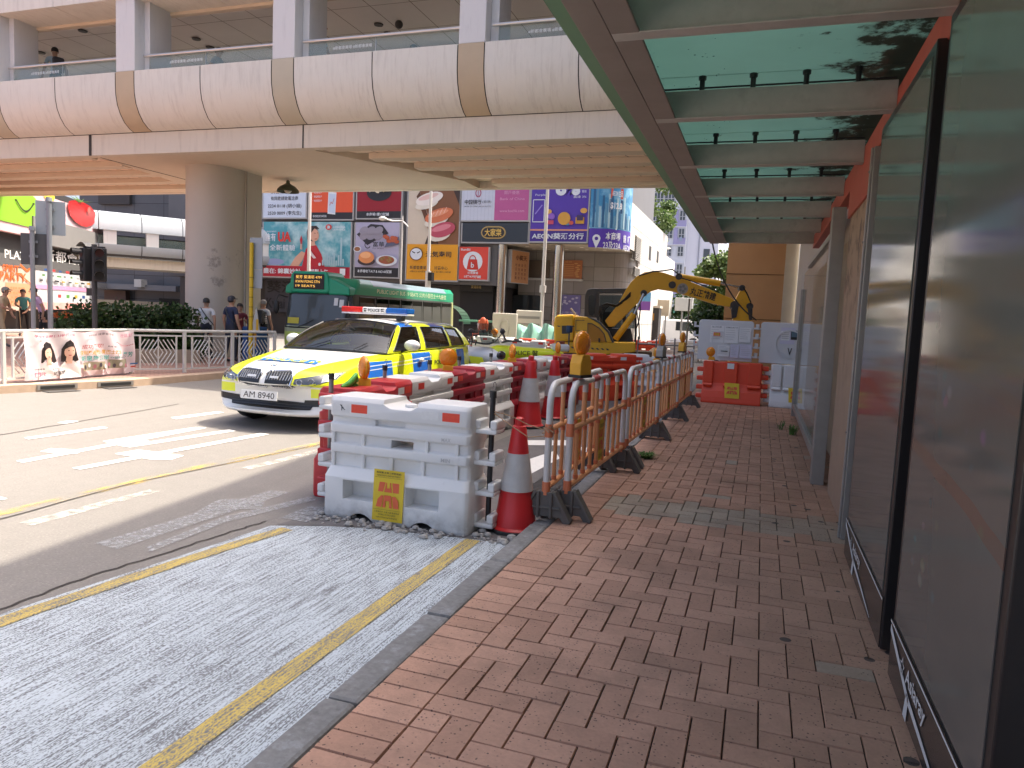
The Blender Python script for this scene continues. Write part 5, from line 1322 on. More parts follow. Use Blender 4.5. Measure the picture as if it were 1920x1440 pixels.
fbox('shop_window', M('shop_lit', (.10, .07, .05), .5, v=.4, sc=2), 990, 488, 1030, 522, 3.1, .09); fbox('window_ledge', M('ledge', (.45, .44, .42), .6), 990, 522, 1092, 526, 3.0, .19)
LILAC = M('poster_violet', (.16, .14, .33), .6); o, u, v = fbox('violet_poster', LILAC, 1048, 553, 1088, 592, 3.1, .09); b = Board(o, u, v)
PALEV = M('pale_violet', (.5, .48, .62), .6)
for k in range(9): b.ell(PALEV, random.uniform(.12, .88), random.uniform(.45, .9), .07, .05, 8)
b.text(PALEV, '小寶天地', .12, .08, .9, .2); b.done(blk)
o, u, v = fbox('orange_menu', M('menu_orange', (.42, .15, .06), .6), 1054, 488, 1091, 523, 3.1, .08); b = Board(o, u, v); OCH = M('menu_line', (.62, .33, .12), .6)
for k in range(7): b.rect(OCH, .08, .15 + k * .1, .6, .18 + k * .1)
for k in range(8): b.ell(OCH, random.uniform(.68, .92), .12 + .1 * k, .1, .04, 8)
b.text(OCH, '餐牌', .15, .85, .5, .96); b.done(blk)
# ---- billboards
def ad(lab, x0, y0, x1, y1, base, d=0.0, th=.22):
    o, u, v = FB(x0, y0, x1, y1, d); c = o + u * .5
    r = thing('billboard', lab, 'billboard', tuple(c), 0, 'billboards on the shopping block'); mb = MB(base); mb.obox(o, u, v, (0, th, 0)); wpart(mb, 'panel', r)
    mb = MB(M('billboard_frame', (.36, .36, .36), .5)); t_ = .07
    mb.obox(o + Vector((-t_, -.02, -t_)), (u.x + 2 * t_, 0, 0), (0, 0, t_), (0, th, 0)); mb.obox(o + Vector((-t_, -.02, 0)), (t_ - .002, 0, 0), v, (0, th, 0)); mb.obox(o + u + Vector((.002, -.02, 0)), (t_, 0, 0), v, (0, th, 0)); wpart(mb, 'frame', r, split=True)
    return r, Board(o, u, v, .007)
C = lambda n, h, r=.55, v=.05: M('ad_' + n, h, r, v=v)
# sRGB colours are stated as printed inks
White, Ink, Red, Dred, Org, Purple = C('white', 'd4dbe2'), C('ink', '23252c'), C('red', 'c8342c'), C('dred', '8e1526'), C('orange', 'd9542f'), C('purple', '4e35a0')
r, b = ad('white billboard with two telephone numbers in dark lettering', 494, 318, 574, 408, C('pale', 'c3cfdf'))
for t_, y0 in (('廣告燈箱招租', .50), ('有興趣請致電洽商', .36)): b.text(Ink, t_, .18, y0, .82, y0 + (.12 if y0 > .4 else .085), .005)
b.text(Ink, '2234 0118 (胡小姐)', .11, .19, .90, .29, .008); b.text(Ink, '2520 0009 (李先生)', .11, .04, .90, .14, .008); b.done(r)
r, b = ad('orange red billboard with a white phone and bull head emblem', 582, 325, 662, 411, Org)
b.rect(Ink, 0, 0, 1, .15); b.text(White, '富途牛牛', .52, .66, .95, .77, .01); b.ring(White, .44, .72, .06, .06, .4); b.text(White, '首創1億獨', .06, .68, .36, .75, .01)
for k in range(3): b.text(White, '・精選客戶', .06, .56 - k * .09, .28, .61 - k * .09)
b.poly(White, [(.42, .12), (.60, .10), (.62, .58), (.43, .60)]); b.poly(C('phone', 'b9c8de'), [(.445, .15), (.585, .13), (.60, .54), (.45, .56)]); b.line(C('graph', 'b04438'), [(.47, .3), (.5, .38), (.53, .33), (.57, .45)], .03); b.text(White, '香港證監會持牌號碼', .08, .04, .4, .09); b.done(r)
r, b = ad('dark red billboard with a black bowl of noodles', 670, 322, 753, 409, Dred)
b.rect(Ink, 0, 0, 1, .15); b.ell(C('cream', 'd9c49a'), .5, .62, .26, .10); b.ell(Ink, .5, .55, .28, .18, 16, PI, 2 * PI); b.ell(Ink, .5, .56, .28, .06)
NOOD = C('noodle', 'd8b88a')
for k in range(16): b.ell(NOOD if k % 3 else C('char', 'e9dfc8'), .5 + random.uniform(-.2, .2), .60 + random.uniform(-.02, .12), .07, .04, 9, rot=random.uniform(0, 3))
b.line(C('bone', 'd29a72'), [(.76, .6), (.86, .68), (.85, .8), (.9, .9)], .14); b.text(White, '本商場1樓12號舖', .25, .04, .76, .11, .008); b.ring(White, .24, .88, .05, .06, .3); b.text(White, 'SAMIN RAMEN', .35, .85, .75, .91); b.done(r)
# airline poster
TEAL = Mt('ad_sky', rgb('4d9aa8'), .55); _n = TEAL.noise(.9, 5, .6); TEAL.mix(_n.ramp(.45, .68), rgb('b4d2d6')); TEAL = TEAL.m
r, b = ad('wide teal billboard of a woman in a red uniform with red lettering UA', 494, 416, 657, 520, TEAL)
b.ell(C('wing', '8f9cc4'), .13, .27, .12, .06); b.rect(C('strip', 'b02538'), 0, .0, 1, .20)
SKIN, HAIR, UNI = C('skin', 'd0a188'), C('hair', '2b2120'), C('uniform', 'b3232e')
b.poly(SKIN, [(.32, .20), (.38, .36), (.45, .47), (.50, .44), (.46, .30), (.42, .20)])
b.poly(UNI, [(.46, .20), (.50, .50), (.54, .60), (.62, .58), (.68, .42), (.72, .20)]); b.poly(SKIN, [(.54, .56), (.55, .68), (.60, .68), (.61, .58)])
b.ell(HAIR, .575, .79, .065, .14, 18, rot=.2); b.ell(SKIN, .598, .765, .052, .115, 18, rot=.15); b.poly(HAIR, [(.53, .80), (.55, .92), (.62, .93), (.655, .87), (.60, .88), (.56, .80)]); b.ell(HAIR, .535, .74, .02, .09)
b.line(C('lip', '9c3a3a'), [(.605, .69), (.63, .695)], .04); b.line(HAIR, [(.60, .795), (.615, .795)], .03); b.line(HAIR, [(.632, .80), (.642, .80)], .03); b.poly(C('scarf', 'd4c2c2'), [(.54, .55), (.58, .45), (.63, .35), (.60, .34), (.55, .42)]); b.ell(White, .67, .24, .015, .03, 10)
b.poly(UNI, [(.44, .68), (.455, .76), (.47, .68), (.465, .60), (.448, .60)]); b.line(SKIN, [(.452, .60), (.45, .50)], .05); b.line(SKIN, [(.464, .60), (.466, .50)], .05)
for k in range(10): b.rect(C('tower', '9dbcc4'), .70 + k * .026, .22, .718 + k * .026, .30 + .14 * random.random() + (.28 if k == 8 else 0))
b.text(White, '誰有', .05, .64, .17, .79, .015); b.text(Red, 'UA', .195, .63, .35, .81, .05); b.text(White, '全新體驗', .10, .47, .40, .58, .01); b.text(White, '誰有精彩', .06, .80, .18, .83)
b.text(White, '盡在: 錦囊妙計', .03, .05, .47, .15, .02); b.text(White, '卡輕鬆上年', .52, .05, .78, .15, .02); b.ring(Red, .775, .90, .035, .05, .5); b.text(White, 'UA', .76, .87, .79, .93, .02); b.text(White, '亞洲聯合財務', .82, .88, .96, .92); b.text(White, 'UA FINANCE', .82, .84, .96, .87); b.rect(White, .91, .05, .97, .17); b.done(r)
# food poster
r, b = ad('billboard of dim sum dishes with a black bottom strip', 666, 417, 748, 519, C('cloth', 'a9a6bf'))
b.rect(Ink, 0, 0, 1, .17); b.poly(C('tray', '2c2a33'), [(.03, .78), (.28, .58), (.76, .80), (.62, .95), (.35, .97)]); 
for k in range(6): b.ell(C('bun', '6c6878' if k % 2 else '8e8a98'), .2 + (k % 3) * .17, .75 + (k // 3) * .1, .11, .07, 12, rot=.4)
b.poly(C('tray2', '5b5f78'), [(.68, .54), (1, .60), (1, .74), (.74, .64)]); 
for k in range(9): b.ell(C('meat', 'b2573a'), random.uniform(.70, .97), random.uniform(.64, .74), .06, .035, 9)
b.ell(White, .75, .30, .24, .10); b.ell(C('beans', '97563c'), .75, .31, .18, .075)
for k in range(10): b.ell(C('pea', '8f7a45'), random.uniform(.62, .88), random.uniform(.27, .36), .025, .015, 7)
b.ell(C('plate', '3a2f33'), .31, .28, .2, .08); b.ell(C('pork', 'd58a55'), .31, .35, .18, .11); b.ell(C('pork2', 'e7ab78'), .29, .39, .12, .06)
b.ell(White, .10, .50, .09, .055); b.ell(C('soup', '8a5a3c'), .10, .50, .07, .04); b.ring(Ink, .34, .58, .07, .07, .25, 20, .6, 5.8); b.text(Ink, '富華', .46, .545, .72, .64, .015); b.text(Ink, 'FU WAH', .46, .505, .7, .53); b.text(White, '本商場地下A17 & A63-66號舖', .12, .065, .90, .125, .01); b.done(r)
# sushi
WOOD = C('wood', '7a5136'); SUSD = C('sushi_dark', '3a2c26'); RICE = C('rice', 'd9d3c6', .6, .12)
r, b = ad('tall billboard of sushi above an orange yellow strip', 765, 300, 861, 525, C('marble', 'c9bdaa'))
b.rect(C('gold', 'dd9a1e'), 0, 0, 1, .30); b.poly(SUSD, [(.35, .302), (1, .302), (1, 1), (.9, 1)]); b.poly(WOOD, [(.22, .74), (.62, .302), (1.0, .302), (1.0, .62), (.62, 1), (.3, 1)]); b.poly(C('wood2', '5d3c28'), [(.22, .74), (.60, .302), (.52, .302), (.16, .70)])
for (cx, cy, rx, ry, rot, c1, c2) in ((.26, .86, .20, .06, -.3, 'e6e0d6', 'cfc6bc'), (.42, .68, .27, .05, .25, 'e3dbd3', 'd9b8b0'), (.62, .54, .28, .055, .28, 'c9714c', 'dc9673'), (.70, .42, .25, .06, .25, 'b24a5e', 'cf7d8a')):
    b.ell(RICE, cx - .05, cy - .045, rx * .85, ry * .8, 18, rot=rot); b.ell(C('fish' + c1, c1), cx, cy, rx, ry, 22, rot=rot); b.ell(C('fish' + c2, c2), cx - .02, cy + .015, rx * .75, ry * .4, 18, rot=rot)
for k in range(4): b.line(C('grain', 'e8c3b4'), [(.48 + k * .08, .52 + k * .012), (.53 + k * .08, .57 + k * .012)], .025)
b.ell(C('roe', 'b4462a'), .66, .93, .14, .045); b.ring(Ink, .21, .215, .13, .055, .10); b.ell(White, .21, .215, .115, .048); b.line(Ink, [(.13, .235), (.19, .222)], .05); b.line(Ink, [(.29, .235), (.23, .222)], .05)
b.text(Ink, '元気寿司', .40, .19, .90, .24, .02); b.text(Ink, '新都會廣場', .10, .085, .42, .115, .01); b.text(Ink, '好爵中心', .58, .085, .84, .115, .01); b.text(Ink, '4樓423-424號舖', .10, .06, .42, .075); b.text(Ink, '地下及1樓A12號舖', .52, .06, .90, .075); b.done(r)
r, b = ad('half white half pink bank billboard', 866, 330, 992, 413, C('bankwhite', 'c4cad8'))
b.rect(C('bankpink', 'b0568c'), .5, 0, 1, 1); b.ring(C('bankred', 'a9506c'), .25, .62, .045, .1, .3); b.rect(C('bankred', 'a9506c'), .243, .55, .257, .70); b.text(Ink, '中国银行', .05, .36, .30, .47, .02); b.text(Ink, '(香港)', .32, .38, .45, .45); b.text(Ink, 'BANK OF CHINA (HONG KONG)', .05, .29, .45, .33); PINKT = C('pinktext', 'd5a0c2'); b.text(PINKT, '跨境理財通', .60, .72, .90, .82); b.text(PINKT, '開戶優惠', .64, .58, .86, .66); b.text(PINKT, 'Bank of China', .58, .45, .94, .51); b.text(PINKT, 'www.bochk.com', .58, .18, .94, .24)
for k in range(9): b.rect(C('fold', 'b6bccb'), .03 + k * .055, 0, .036 + k * .055, 1)
b.done(r)
r, b = ad('dark blue signboard with a gold bordered restaurant name', 867, 418, 990, 454, C('navy', '27333f'))
b.ell(GOLDM, .40, .5, .11, .33); b.ell(GOLDM, .56, .5, .11, .33); b.rect(GOLDM, .40, .17, .56, .83); b.ell(Ink, .40, .5, .09, .26); b.ell(Ink, .56, .5, .09, .26); b.rect(Ink, .40, .24, .56, .76); b.text(C('goldt', 'd6b45c'), '大家樂', .35, .30, .61, .70, .02); b.done(r)
r, b = ad('small red billboard with white disc and shopping bag', 861, 463, 915, 524, C('bagred', 'cf4335'))
b.ell(White, .47, .55, .34, .31); b.poly(C('bagr2', 'bf3328'), [(.27, .30), (.33, .62), (.62, .62), (.68, .30)]); b.ring(C('bagr2', 'bf3328'), .47, .62, .12, .13, .25, 12, 0, PI); b.text(White, 'b', .42, .36, .53, .53, .02); b.text(White, 'BumBii', .06, .88, .38, .95, .01); b.text(White, '旺角廣場', .32, .16, .68, .24, .01); b.text(White, '1樓97號舖', .20, .04, .78, .13, .015); b.done(r)
r, b = ad('purple billboard with a large white six percent and store name', 996, 330, 1103, 453, Purple)
b.rect(C('deepviolet', '3b2a86'), 0, 0, 1, .165); b.rect(C('peach', 'cf9078'), 0, .165, 1, .19); b.text(White, '6%', .42, .70, .85, .95, .06); b.ell(C('ball', 'c9a23a'), .14, .95, .08, .06); b.ell(C('ball', 'c9a23a'), .27, .95, .07, .05); b.ell(C('ball', 'c9a23a'), .40, .93, .06, .05)
b.text(White, 'AEON葵涌分行', .04, .035, .95, .13, .02); b.text(White, '高達 3%', .74, .66, .96, .70); b.text(White, '簽賬', .88, .74, .96, .78); b.text(White, 'Purple', .07, .69, .25, .73); b.line(White, [(.04, .30), (.04, .64), (.24, .64), (.24, .30), (.04, .30)], .04); b.line(C('slash', '8d7fd0'), [(.08, .42), (.2, .56)], .06)
for k in range(7): b.ell(C('coin%d' % (k % 4), ('d0a050', 'c2554a', '8f5fc0', '5d9cc8')[k % 4]), random.uniform(.30, .95), random.uniform(.25, .50), random.uniform(.03, .07), random.uniform(.03, .05), 12)
b.ell(C('gold3', 'c8963c'), .60, .35, .11, .10); b.rect(C('van', 'b88a2e'), .80, .27, .95, .37); b.rect(C('vanw', '3c3058'), .82, .32, .93, .40); b.rect(C('car3', 'c04a64'), .28, .26, .42, .32); b.done(r)
# curved corner billboard
r = thing('billboard', 'curved blue and purple billboard wrapping around the rounded corner', 'billboard', (XC + .8, YF + .8, zso + 1), 0, 'billboards on the shopping block')
zt_, zm, zb_ = FX(1140, 330).z, FX(1120, 428).z, FX(1120, 458).z
CITY = Mt('ad_city', rgb('3a86b4'), .5); _n = CITY.noise(1.2, 4); CITY.mix(_n.ramp(.45, .6), rgb('7fb6d2')); CITY = CITY.m
mb = MB(CITY); A1, A2 = arc(.06, zm), arc(.06, zt_); mb.grid([A1, A2]); mb.m(Purple).grid([arc(.06, zb_ - .15), A1]); wpart(mb, 'panel', r, smooth=60)
def wrap(mb, mat, pts, off=.075):
    """shape given as (arc fraction, height)"""
    q = []
    for f, z in pts: a = HP * f; q.append(Vector((XC + (R_ + off) * math.sin(a), YF + R_ - (R_ + off) * math.cos(a), z)))
    mb.m(mat).quad(*q)
art = MB()
for k in range(16):
    f = .05 + k * .055; h = .5 + 1.6 * random.random(); wrap(art, C('block%d' % (k % 3), ('2b5f88', '5b8fae', '9cc0cf')[k % 3]), [(f, zm + .05), (f + .04, zm + .05), (f + .04, zm + h), (f, zm + h)], .07)
wrap(art, C('stripw', 'b8cdd6'), [(.0, zm - .02), (.5, zm - .02), (.5, zm + .05), (.0, zm + .05)]); wrap(art, C('stripw', 'b8cdd6'), [(.5, zm - .02), (1, zm - .02), (1, zm + .05), (.5, zm + .05)])
wrap(art, C('tag_red', 'c0503a'), [(.36, zm + 1.5), (.62, zm + 1.5), (.62, zm + 2.0), (.36, zm + 2.0)], .08); wrap(art, C('tag_blue', '28507c'), [(.34, zm + .8), (.62, zm + .8), (.62, zm + 1.45), (.34, zm + 1.45)], .08)
wpart(art, 'artwork', r)
lt = MB()
def wtext(s_, f0, f1, z0, z1, bold=.015):
    vs, fs, x0, y0, tw, th = glyphs(s_, bold); Q = []
    for x, y in vs:
        a = HP * (f0 + (f1 - f0) * (x - x0) / tw); Q.append(Vector((XC + (R_ + .085) * math.sin(a), YF + R_ - (R_ + .085) * math.cos(a), z0 + (z1 - z0) * (y - y0) / th)))
    lt.m(White).add(Q, fs)
wtext('本商場', .30, .60, zm - .55, zm - .15); wtext('23及23A', .26, .62, zm - 1.0, zm - .62); wtext('舖 1樓', .68, .92, zm - .6, zm - .2); wtext('AEON', .68, .95, zm - 1.0, zm - .7); wtext('$12.8', .36, .60, zm + .95, zm + 1.3, .03); wtext('AEON 生活', .38, .60, zm + 1.6, zm + 1.9); wtext('葵涌新店', .12, .6, zm + 2.5, zm + 2.95); wpart(lt, 'lettering', r)
pn = MB(); a = HP * .14; c_ = Vector((XC + (R_ + .085) * math.sin(a), YF + R_ - (R_ + .085) * math.cos(a), zm - .5)); tg = Vector((math.cos(a), math.sin(a), 0))
for k in range(14):
    g, h = 2 * PI * k / 14, 2 * PI * (k + 1) / 14; pn.m(White).quad(*[c_ + tg * (q * math.cos(w_)) + Vector((0, 0, q * math.sin(w_))) for q, w_ in ((.09, g), (.2, g), (.2, h), (.09, h))])
pn.m(White).quad(c_ + tg * -.17 + Vector((0, 0, -.1)), c_ + Vector((0, 0, -.5)), c_ + tg * .17 + Vector((0, 0, -.1)), c_ + Vector((0, 0, -.16))); wpart(pn, 'pin_symbol', r)
# perpendicular tan shop sign
p = FX(973, 500)
r = thing('shop_sign', 'tan hanging shop sign with brown characters between the steel columns', 'sign', (p.x, YF + 1, p.z - 1)); TAN2 = C('tan', 'b07d52')
o = PX(957, 530, Y=YF + .5); o2 = PX(990, 538, Y=YF + 2.0); ux = Vector((o2.x - o.x, 1.5, 0)); hz = Vector((0, 0, PX(970, 470, Y=YF + 1).z - PX(970, 532, Y=YF + 1).z))
mb = MB(M('sign_case', (.32, .31, .30), .5)); nn = ux.cross(hz).normalized(); mb.obox(o, ux, hz, -nn * .25); wpart(mb, 'case', r)
b = Board(o, ux, hz, .008); b.rect(TAN2, .03, .02, .97, .98); BR = C('brown', '5a3018'); b.text(BR, '小寶天', .22, .70, .85, .86, .02)
for i in range(4):
    for j in range(4): b.text(BR, '美食天地'[(i + j) % 4], .2 + i * .17, .12 + j * .13, .31 + i * .17, .21 + j * .13)
b.done(r)
# carved wall lettering left of the bus
r = thing('wall_sign', 'dark grey wall lettering behind the yellow pole left of the minibus', 'sign', tuple(FX(520, 545)))
b = Board(*FB(497, 520, 560, 585, .9)); b.rect(C('wallg', '3b3c44'), 0, 0, 1, 1); b.text(C('wallt', '191a1e'), '葵涌', .05, .55, .9, .9, .02); b.text(C('wallt', '191a1e'), 'Kwai', .05, .1, .6, .4, .02); b.done(r, 'wall_panel')
# green awning
r = thing('awning', 'ribbed green barrel awning beside the rear of the minibus', 'awning', tuple(PX(865, 590, Y=31))); AWN = C('awning', '0d3a26'); p = PX(843, 592, Y=31)
for k in range(7):
    mb = MB(AWN); a0, a1 = HP * k / 7, HP * (k + .9) / 7
    mb.grid([[p + Vector((1.05 * math.sin(a), -y_, .85 * math.cos(a) - .35)) for a in (a0, (a0 + a1) / 2, a1)] for y_ in (0, .9)]); wpart(mb, 'rib_panel', r)
# ================================================================== LEFT SIDE: mall, second bridge, railing, planting, posts
def PP(px, py, P0, d):
    """photo pixel on the vertical plane through P0 with horizontal direction d"""
    n = Vector((d.y, -d.x, 0)); r_ = ray(px, py); return CAM + r_ * (n.dot(P0 - CAM) / n.dot(r_))
MP0 = CAM + ray(0, 560) * (36 / ray(0, 560).length); MD = Vector((-.476, .88, 0)).normalized(); MN = Vector((MD.y, -MD.x, 0))   # MN faces the road
if MN.dot(CAM - MP0) < 0: MN = -MN
def mq(x0, y0, x1, y1):
    o = PP(x0, (y0 + y1) / 2, MP0, MD); e = PP(x1, (y0 + y1) / 2, MP0, MD); zb = PP((x0 + x1) / 2, y1, MP0, MD).z; zt = PP((x0 + x1) / 2, y0, MP0, MD).z
    o.z = zb; u = Vector((e.x - o.x, e.y - o.y, 0)); return o, u, Vector((0, 0, zt - zb))
mall = thing('mall', 'dark grey mall with white roman and chinese lettering on its band at the left edge', 'building', tuple(MP0 + Vector((0, 0, -CZ))))
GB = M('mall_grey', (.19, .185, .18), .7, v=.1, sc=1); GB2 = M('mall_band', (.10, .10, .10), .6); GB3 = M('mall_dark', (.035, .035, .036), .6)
def mbox(nm, mat, x0, y0, x1, y1, out=0, th=.5, par=None):
    o, u, v = mq(x0, y0, x1, y1); mb = MB(mat); mb.obox(o + MN * out, u, v, -MN * th); wpart(mb, nm, par or mall); return o + MN * out, u, v
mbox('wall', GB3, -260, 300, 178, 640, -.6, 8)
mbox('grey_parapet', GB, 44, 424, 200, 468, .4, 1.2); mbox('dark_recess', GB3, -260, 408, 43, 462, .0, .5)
o, u, v = mbox('sign_band', GB2, -260, 468, 178, 493, .12, .3)
WL = M('letter_white', (.72, .72, .70), .5)
lt = MB(); o1, u1, v1 = mq(2, 467, 46, 486); letters(lt, WL, 'PLAZA', o1 + MN * .135, u1, v1, u1.length * 1.15, v1.length * .82, .01)
o1, u1, v1 = mq(75, 474, 176, 495); letters(lt, WL, '新都會廣場', o1 + MN * .135, u1, v1, u1.length, v1.length, .005); wpart(lt, 'lettering', mall)
o, u, v = mq(62, 470, 178, 590)
def mad(lab, x0, y0, x1, y1, base, out=.1):
    o, u, v = mq(x0, y0, x1, y1); r = thing('poster', lab, 'poster', tuple(o + u * .5), 0, 'posters on the mall front'); mb = MB(base); mb.obox(o + MN * out, u, v, -MN * .08); wpart(mb, 'panel', r)
    return r, Board(o + MN * out, u, v, .01, MN)
r, b = mad('peach poster with orange lettering and frame lines behind the post', -60, 490, 60, 582, C('peachp', 'bda89a'))
ORL, PNK = C('orl', 'c9622f'), C('pnk', 'd88fb0')
b.rect(C('peachq', 'b98f6e'), .50, .10, .92, .58); b.text(ORL, 'SPIRIT', .45, .80, .72, .95, .02); b.text(ORL, 'PARTY.', .40, .62, .86, .80, .02); b.line(ORL, [(.74, .98), (.86, .86), (.98, .98)], .1); b.line(ORL, [(.72, .78), (.99, .52)], .05); b.line(ORL, [(.92, .05), (1, .35)], .3)
for k, t_ in enumerate(('新都會 繽紛樂', '商場營業時間', '免費泊車', '歡迎光臨')): b.text(ORL, t_, .55, .45 - k * .1, .80, .50 - k * .1)
b.done(r)
r, b = mad('white shop directory poster with pink bars and rows of small marks', 62, 497, 176, 580, C('dirw', 'b6b8bb'))
b.rect(PNK, 0, .90, 1, 1); b.rect(PNK, 0, .43, 1, .52); b.rect(C('salmon', 'dfa29a'), 0, 0, 1, .15); b.text(C('foodred', 'b9513f'), 'FOOD', .45, .02, .72, .12, .01)
cols = ['33343a', 'b23a3a', '4f8a3c', 'd09a2c', '2c4a80', '6a6a70']
for j in range(3):
    for i in range(9): b.rect(C('mk' + cols[(i * 3 + j * 2) % 6], cols[(i * 3 + j * 2) % 6]), .05 + i * .105, .60 + j * .105, .05 + i * .105 + random.uniform(.03, .07), .60 + j * .105 + random.uniform(.02, .055))
for i in range(7): b.rect(C('mk' + cols[i % 6], cols[i % 6]), .08 + i * .13, .26, .08 + i * .13 + .05, .33)
b.done(r)
o, u, v = mq(-260, 330, 185, 426)
r = thing('billboard', 'giant pink billboard with a red strawberry and green fruit above the mall', 'billboard', tuple(o + u * .6)); PINKB = C('pinkb', 'cdaeb2')
mb = MB(PINKB); mb.obox(o + MN * .3, u, v, -MN * .3); wpart(mb, 'panel', r); b = Board(o + MN * .3, u, v, .012, MN)
def bu(px): return (PP(px, 400, MP0, MD) - o - MN * .3).dot(u) / u.length_squared
def bv(py, px): return (PP(px, py, MP0, MD).z - o.z) / v.z
YLW, LGRN = C('lemon', 'e3c83a'), C('limeg', '7fb52c')
b.ell(YLW, bu(60), bv(355, 60), .035, .12, 16); b.ell(YLW, bu(78), bv(366, 78), .03, .14, 16); b.ell(LGRN, bu(10), bv(418, 10), (bu(78) - bu(10)), bv(345, 10) - bv(418, 10), 26, 0, PI); 
b.ell(C('dot', '2a3018'), bu(13), bv(374, 13), .006, .02, 8); b.ell(C('dot', '2a3018'), bu(46), bv(381, 46), .006, .02, 8); b.line(C('dot', '2a3018'), [(bu(13 + k * 3.3), bv(375 + 17 * math.sin(PI * k / 10) + k * .6, 13 + k * 3.3)) for k in range(11)], .07)
SBR = Mt('strawberry', rgb('b3201f'), .4); _n = SBR.vor(6); SBR.mix(_n.lt(.18), rgb('8a1016')); SBR = SBR.m
cx, cy = bu(139), bv(401, 139); rx = bu(165) - bu(139)
b.poly(SBR, [(cx + rx * q, cy + s_) for q, s_ in ((-.92, .22), (-.5, .30), (.1, .31), (.6, .27), (.95, .15), (1, .0), (.92, -.10), (.68, -.21), (.3, -.29), (-.1, -.30), (-.5, -.24), (-.85, -.12), (-1, .06))])
LEAFB = C('leafb', '5d7a3c')
for k in range(6): b.poly(LEAFB, [(cx - rx * .3, cy + .27), (cx - rx * .9 + k * rx * .32, cy + .36 + .05 * (k % 2)), (cx - rx * .1, cy + .31)])
b.ell(C('gleam', 'd65a50'), cx + rx * .35, cy + .15, .012, .08, 10, rot=.4); b.done(r)
# building behind, dark panels, with a low wing and an air conditioner
bk = thing('office_block', 'dark panelled building between the mall and the bridge pier', 'building', (-55, 62, 0)); BP0 = CAM + ray(185, 500) * (62 / ray(185, 500).length); BD = Vector((1, .12, 0)).normalized(); BN = Vector((BD.y, -BD.x, 0))
_t = Mt('dark_panels', (.10, .105, .115), .35); _t.vary(.5, .2)
_b = _t.nt.nodes.new('ShaderNodeTexBrick'); _b.offset = 0; _b.inputs['Scale'].default_value = 1; _b.inputs['Brick Width'].default_value = 2.4; _b.inputs['Row Height'].default_value = 1.7; _b.inputs['Mortar Size'].default_value = .02; _b.inputs['Color1'].default_value = (1, 1, 1, 1); _b.inputs['Color2'].default_value = (.7, .7, .72, 1); _b.inputs['Mortar'].default_value = (.2, .2, .2, 1)
_t.nt.links.new(_t.map((1, 1, 1), (HP, 0, 0)), _b.inputs['Vector']); _t.mix(1, N(_t.nt, _b.outputs[0]), 'MULTIPLY'); DPAN = _t.m
def bq(nm, mat, x0, y0, x1, y1, out=0, th=6):
    o = PP(x0, (y0 + y1) / 2, BP0, BD); e = PP(x1, (y0 + y1) / 2, BP0, BD); o.z = PP((x0 + x1) / 2, y1, BP0, BD).z; zt_ = PP((x0 + x1) / 2, y0, BP0, BD).z; u = Vector((e.x - o.x, e.y - o.y, 0)); mb = MB(mat); mb.obox(o + BN * out, u, Vector((0, 0, zt_ - o.z)), -BN * th); wpart(mb, nm, bk)
bq('wall', DPAN, 150, 330, 500, 612); bq('dark_band', GB3, 190, 345, 248, 384, .3, .25); bq('ledge', M('ledge_grey', (.18, .18, .19), .7), 205, 535, 350, 545, 1.2, 1.1); bq('canopy_slab', M('ledge_grey', (.18, .18, .19), .7), 180, 532, 223, 542, 2.2, 2); bq('brick_bay', M('brick_brown', (.13, .08, .065), .8), 205, 545, 245, 575, .5, .4)
bq('air_conditioner', M('ac_white', (.45, .45, .44), .5), 281, 526, 294, 540, 1.6, .6); bq('window', DGLASS, 300, 560, 340, 600, .1, .05); bq('planter_wall', M('planter', (.30, .24, .17), .8), 225, 566, 360, 600, 3, .5)
# second footbridge
s2 = thing('footbridge', 'distant pale footbridge with rounded roof and parapet left of the pier', 'footbridge', (-40, 42, 6)); SP0 = CAM + ray(185, 440) * (44 / ray(185, 440).length); SD = Vector((math.sin(math.radians(-8)), math.cos(math.radians(-8)), 0)); SD = (PP(348, 440, SP0, Vector((.62, .78, 0)).normalized()) - SP0); SD.z = 0; SD.normalize()
SN = Vector((SD.y, -SD.x, 0))
if SN.dot(CAM - SP0) < 0: SN = -SN
zR1, zR0, zP1, zP0, zB = [PP(215, y_, SP0, SD).z for y_ in (397, 432, 458, 482, 500)]
BL = 14.0; so_ = SP0 - SD * 2; so_.z = 0
def sgrid(nm, mat, prof, a=0, b_=BL, **k):
    mb = MB(mat); mb.grid([[so_ + SD * t_ + SN * n_ + Vector((0, 0, z_)) for t_ in (a, b_)] for n_, z_ in prof]); wpart(mb, nm, s2, **k)
nseg = 7
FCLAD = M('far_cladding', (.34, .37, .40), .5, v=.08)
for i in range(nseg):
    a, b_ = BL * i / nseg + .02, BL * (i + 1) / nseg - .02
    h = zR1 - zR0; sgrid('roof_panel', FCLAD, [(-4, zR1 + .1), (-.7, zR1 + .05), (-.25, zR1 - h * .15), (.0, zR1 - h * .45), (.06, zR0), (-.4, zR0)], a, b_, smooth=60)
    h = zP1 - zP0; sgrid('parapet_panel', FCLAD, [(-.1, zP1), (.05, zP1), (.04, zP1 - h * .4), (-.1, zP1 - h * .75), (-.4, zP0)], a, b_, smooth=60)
    mb = MB(POSTM); mb.obox(so_ + SD * (a + .2) + Vector((0, 0, zP1)), SD * .6, -SN * .5, (0, 0, zR0 - zP1)); wpart(mb, 'post', s2)
mb = MB(SEAM); mb.obox(so_ + SN * -.1 + Vector((0, 0, zP0 + .05)), SD * BL, -SN * .3, (0, 0, zP1 - zP0 - .1)); wpart(mb, 'panel_backing', s2)
mb = MB(BCON); mb.obox(so_ - SN * .4 + Vector((0, 0, zB)), SD * BL, -SN * 3, (0, 0, zP0 - zB)); wpart(mb, 'beam', s2)
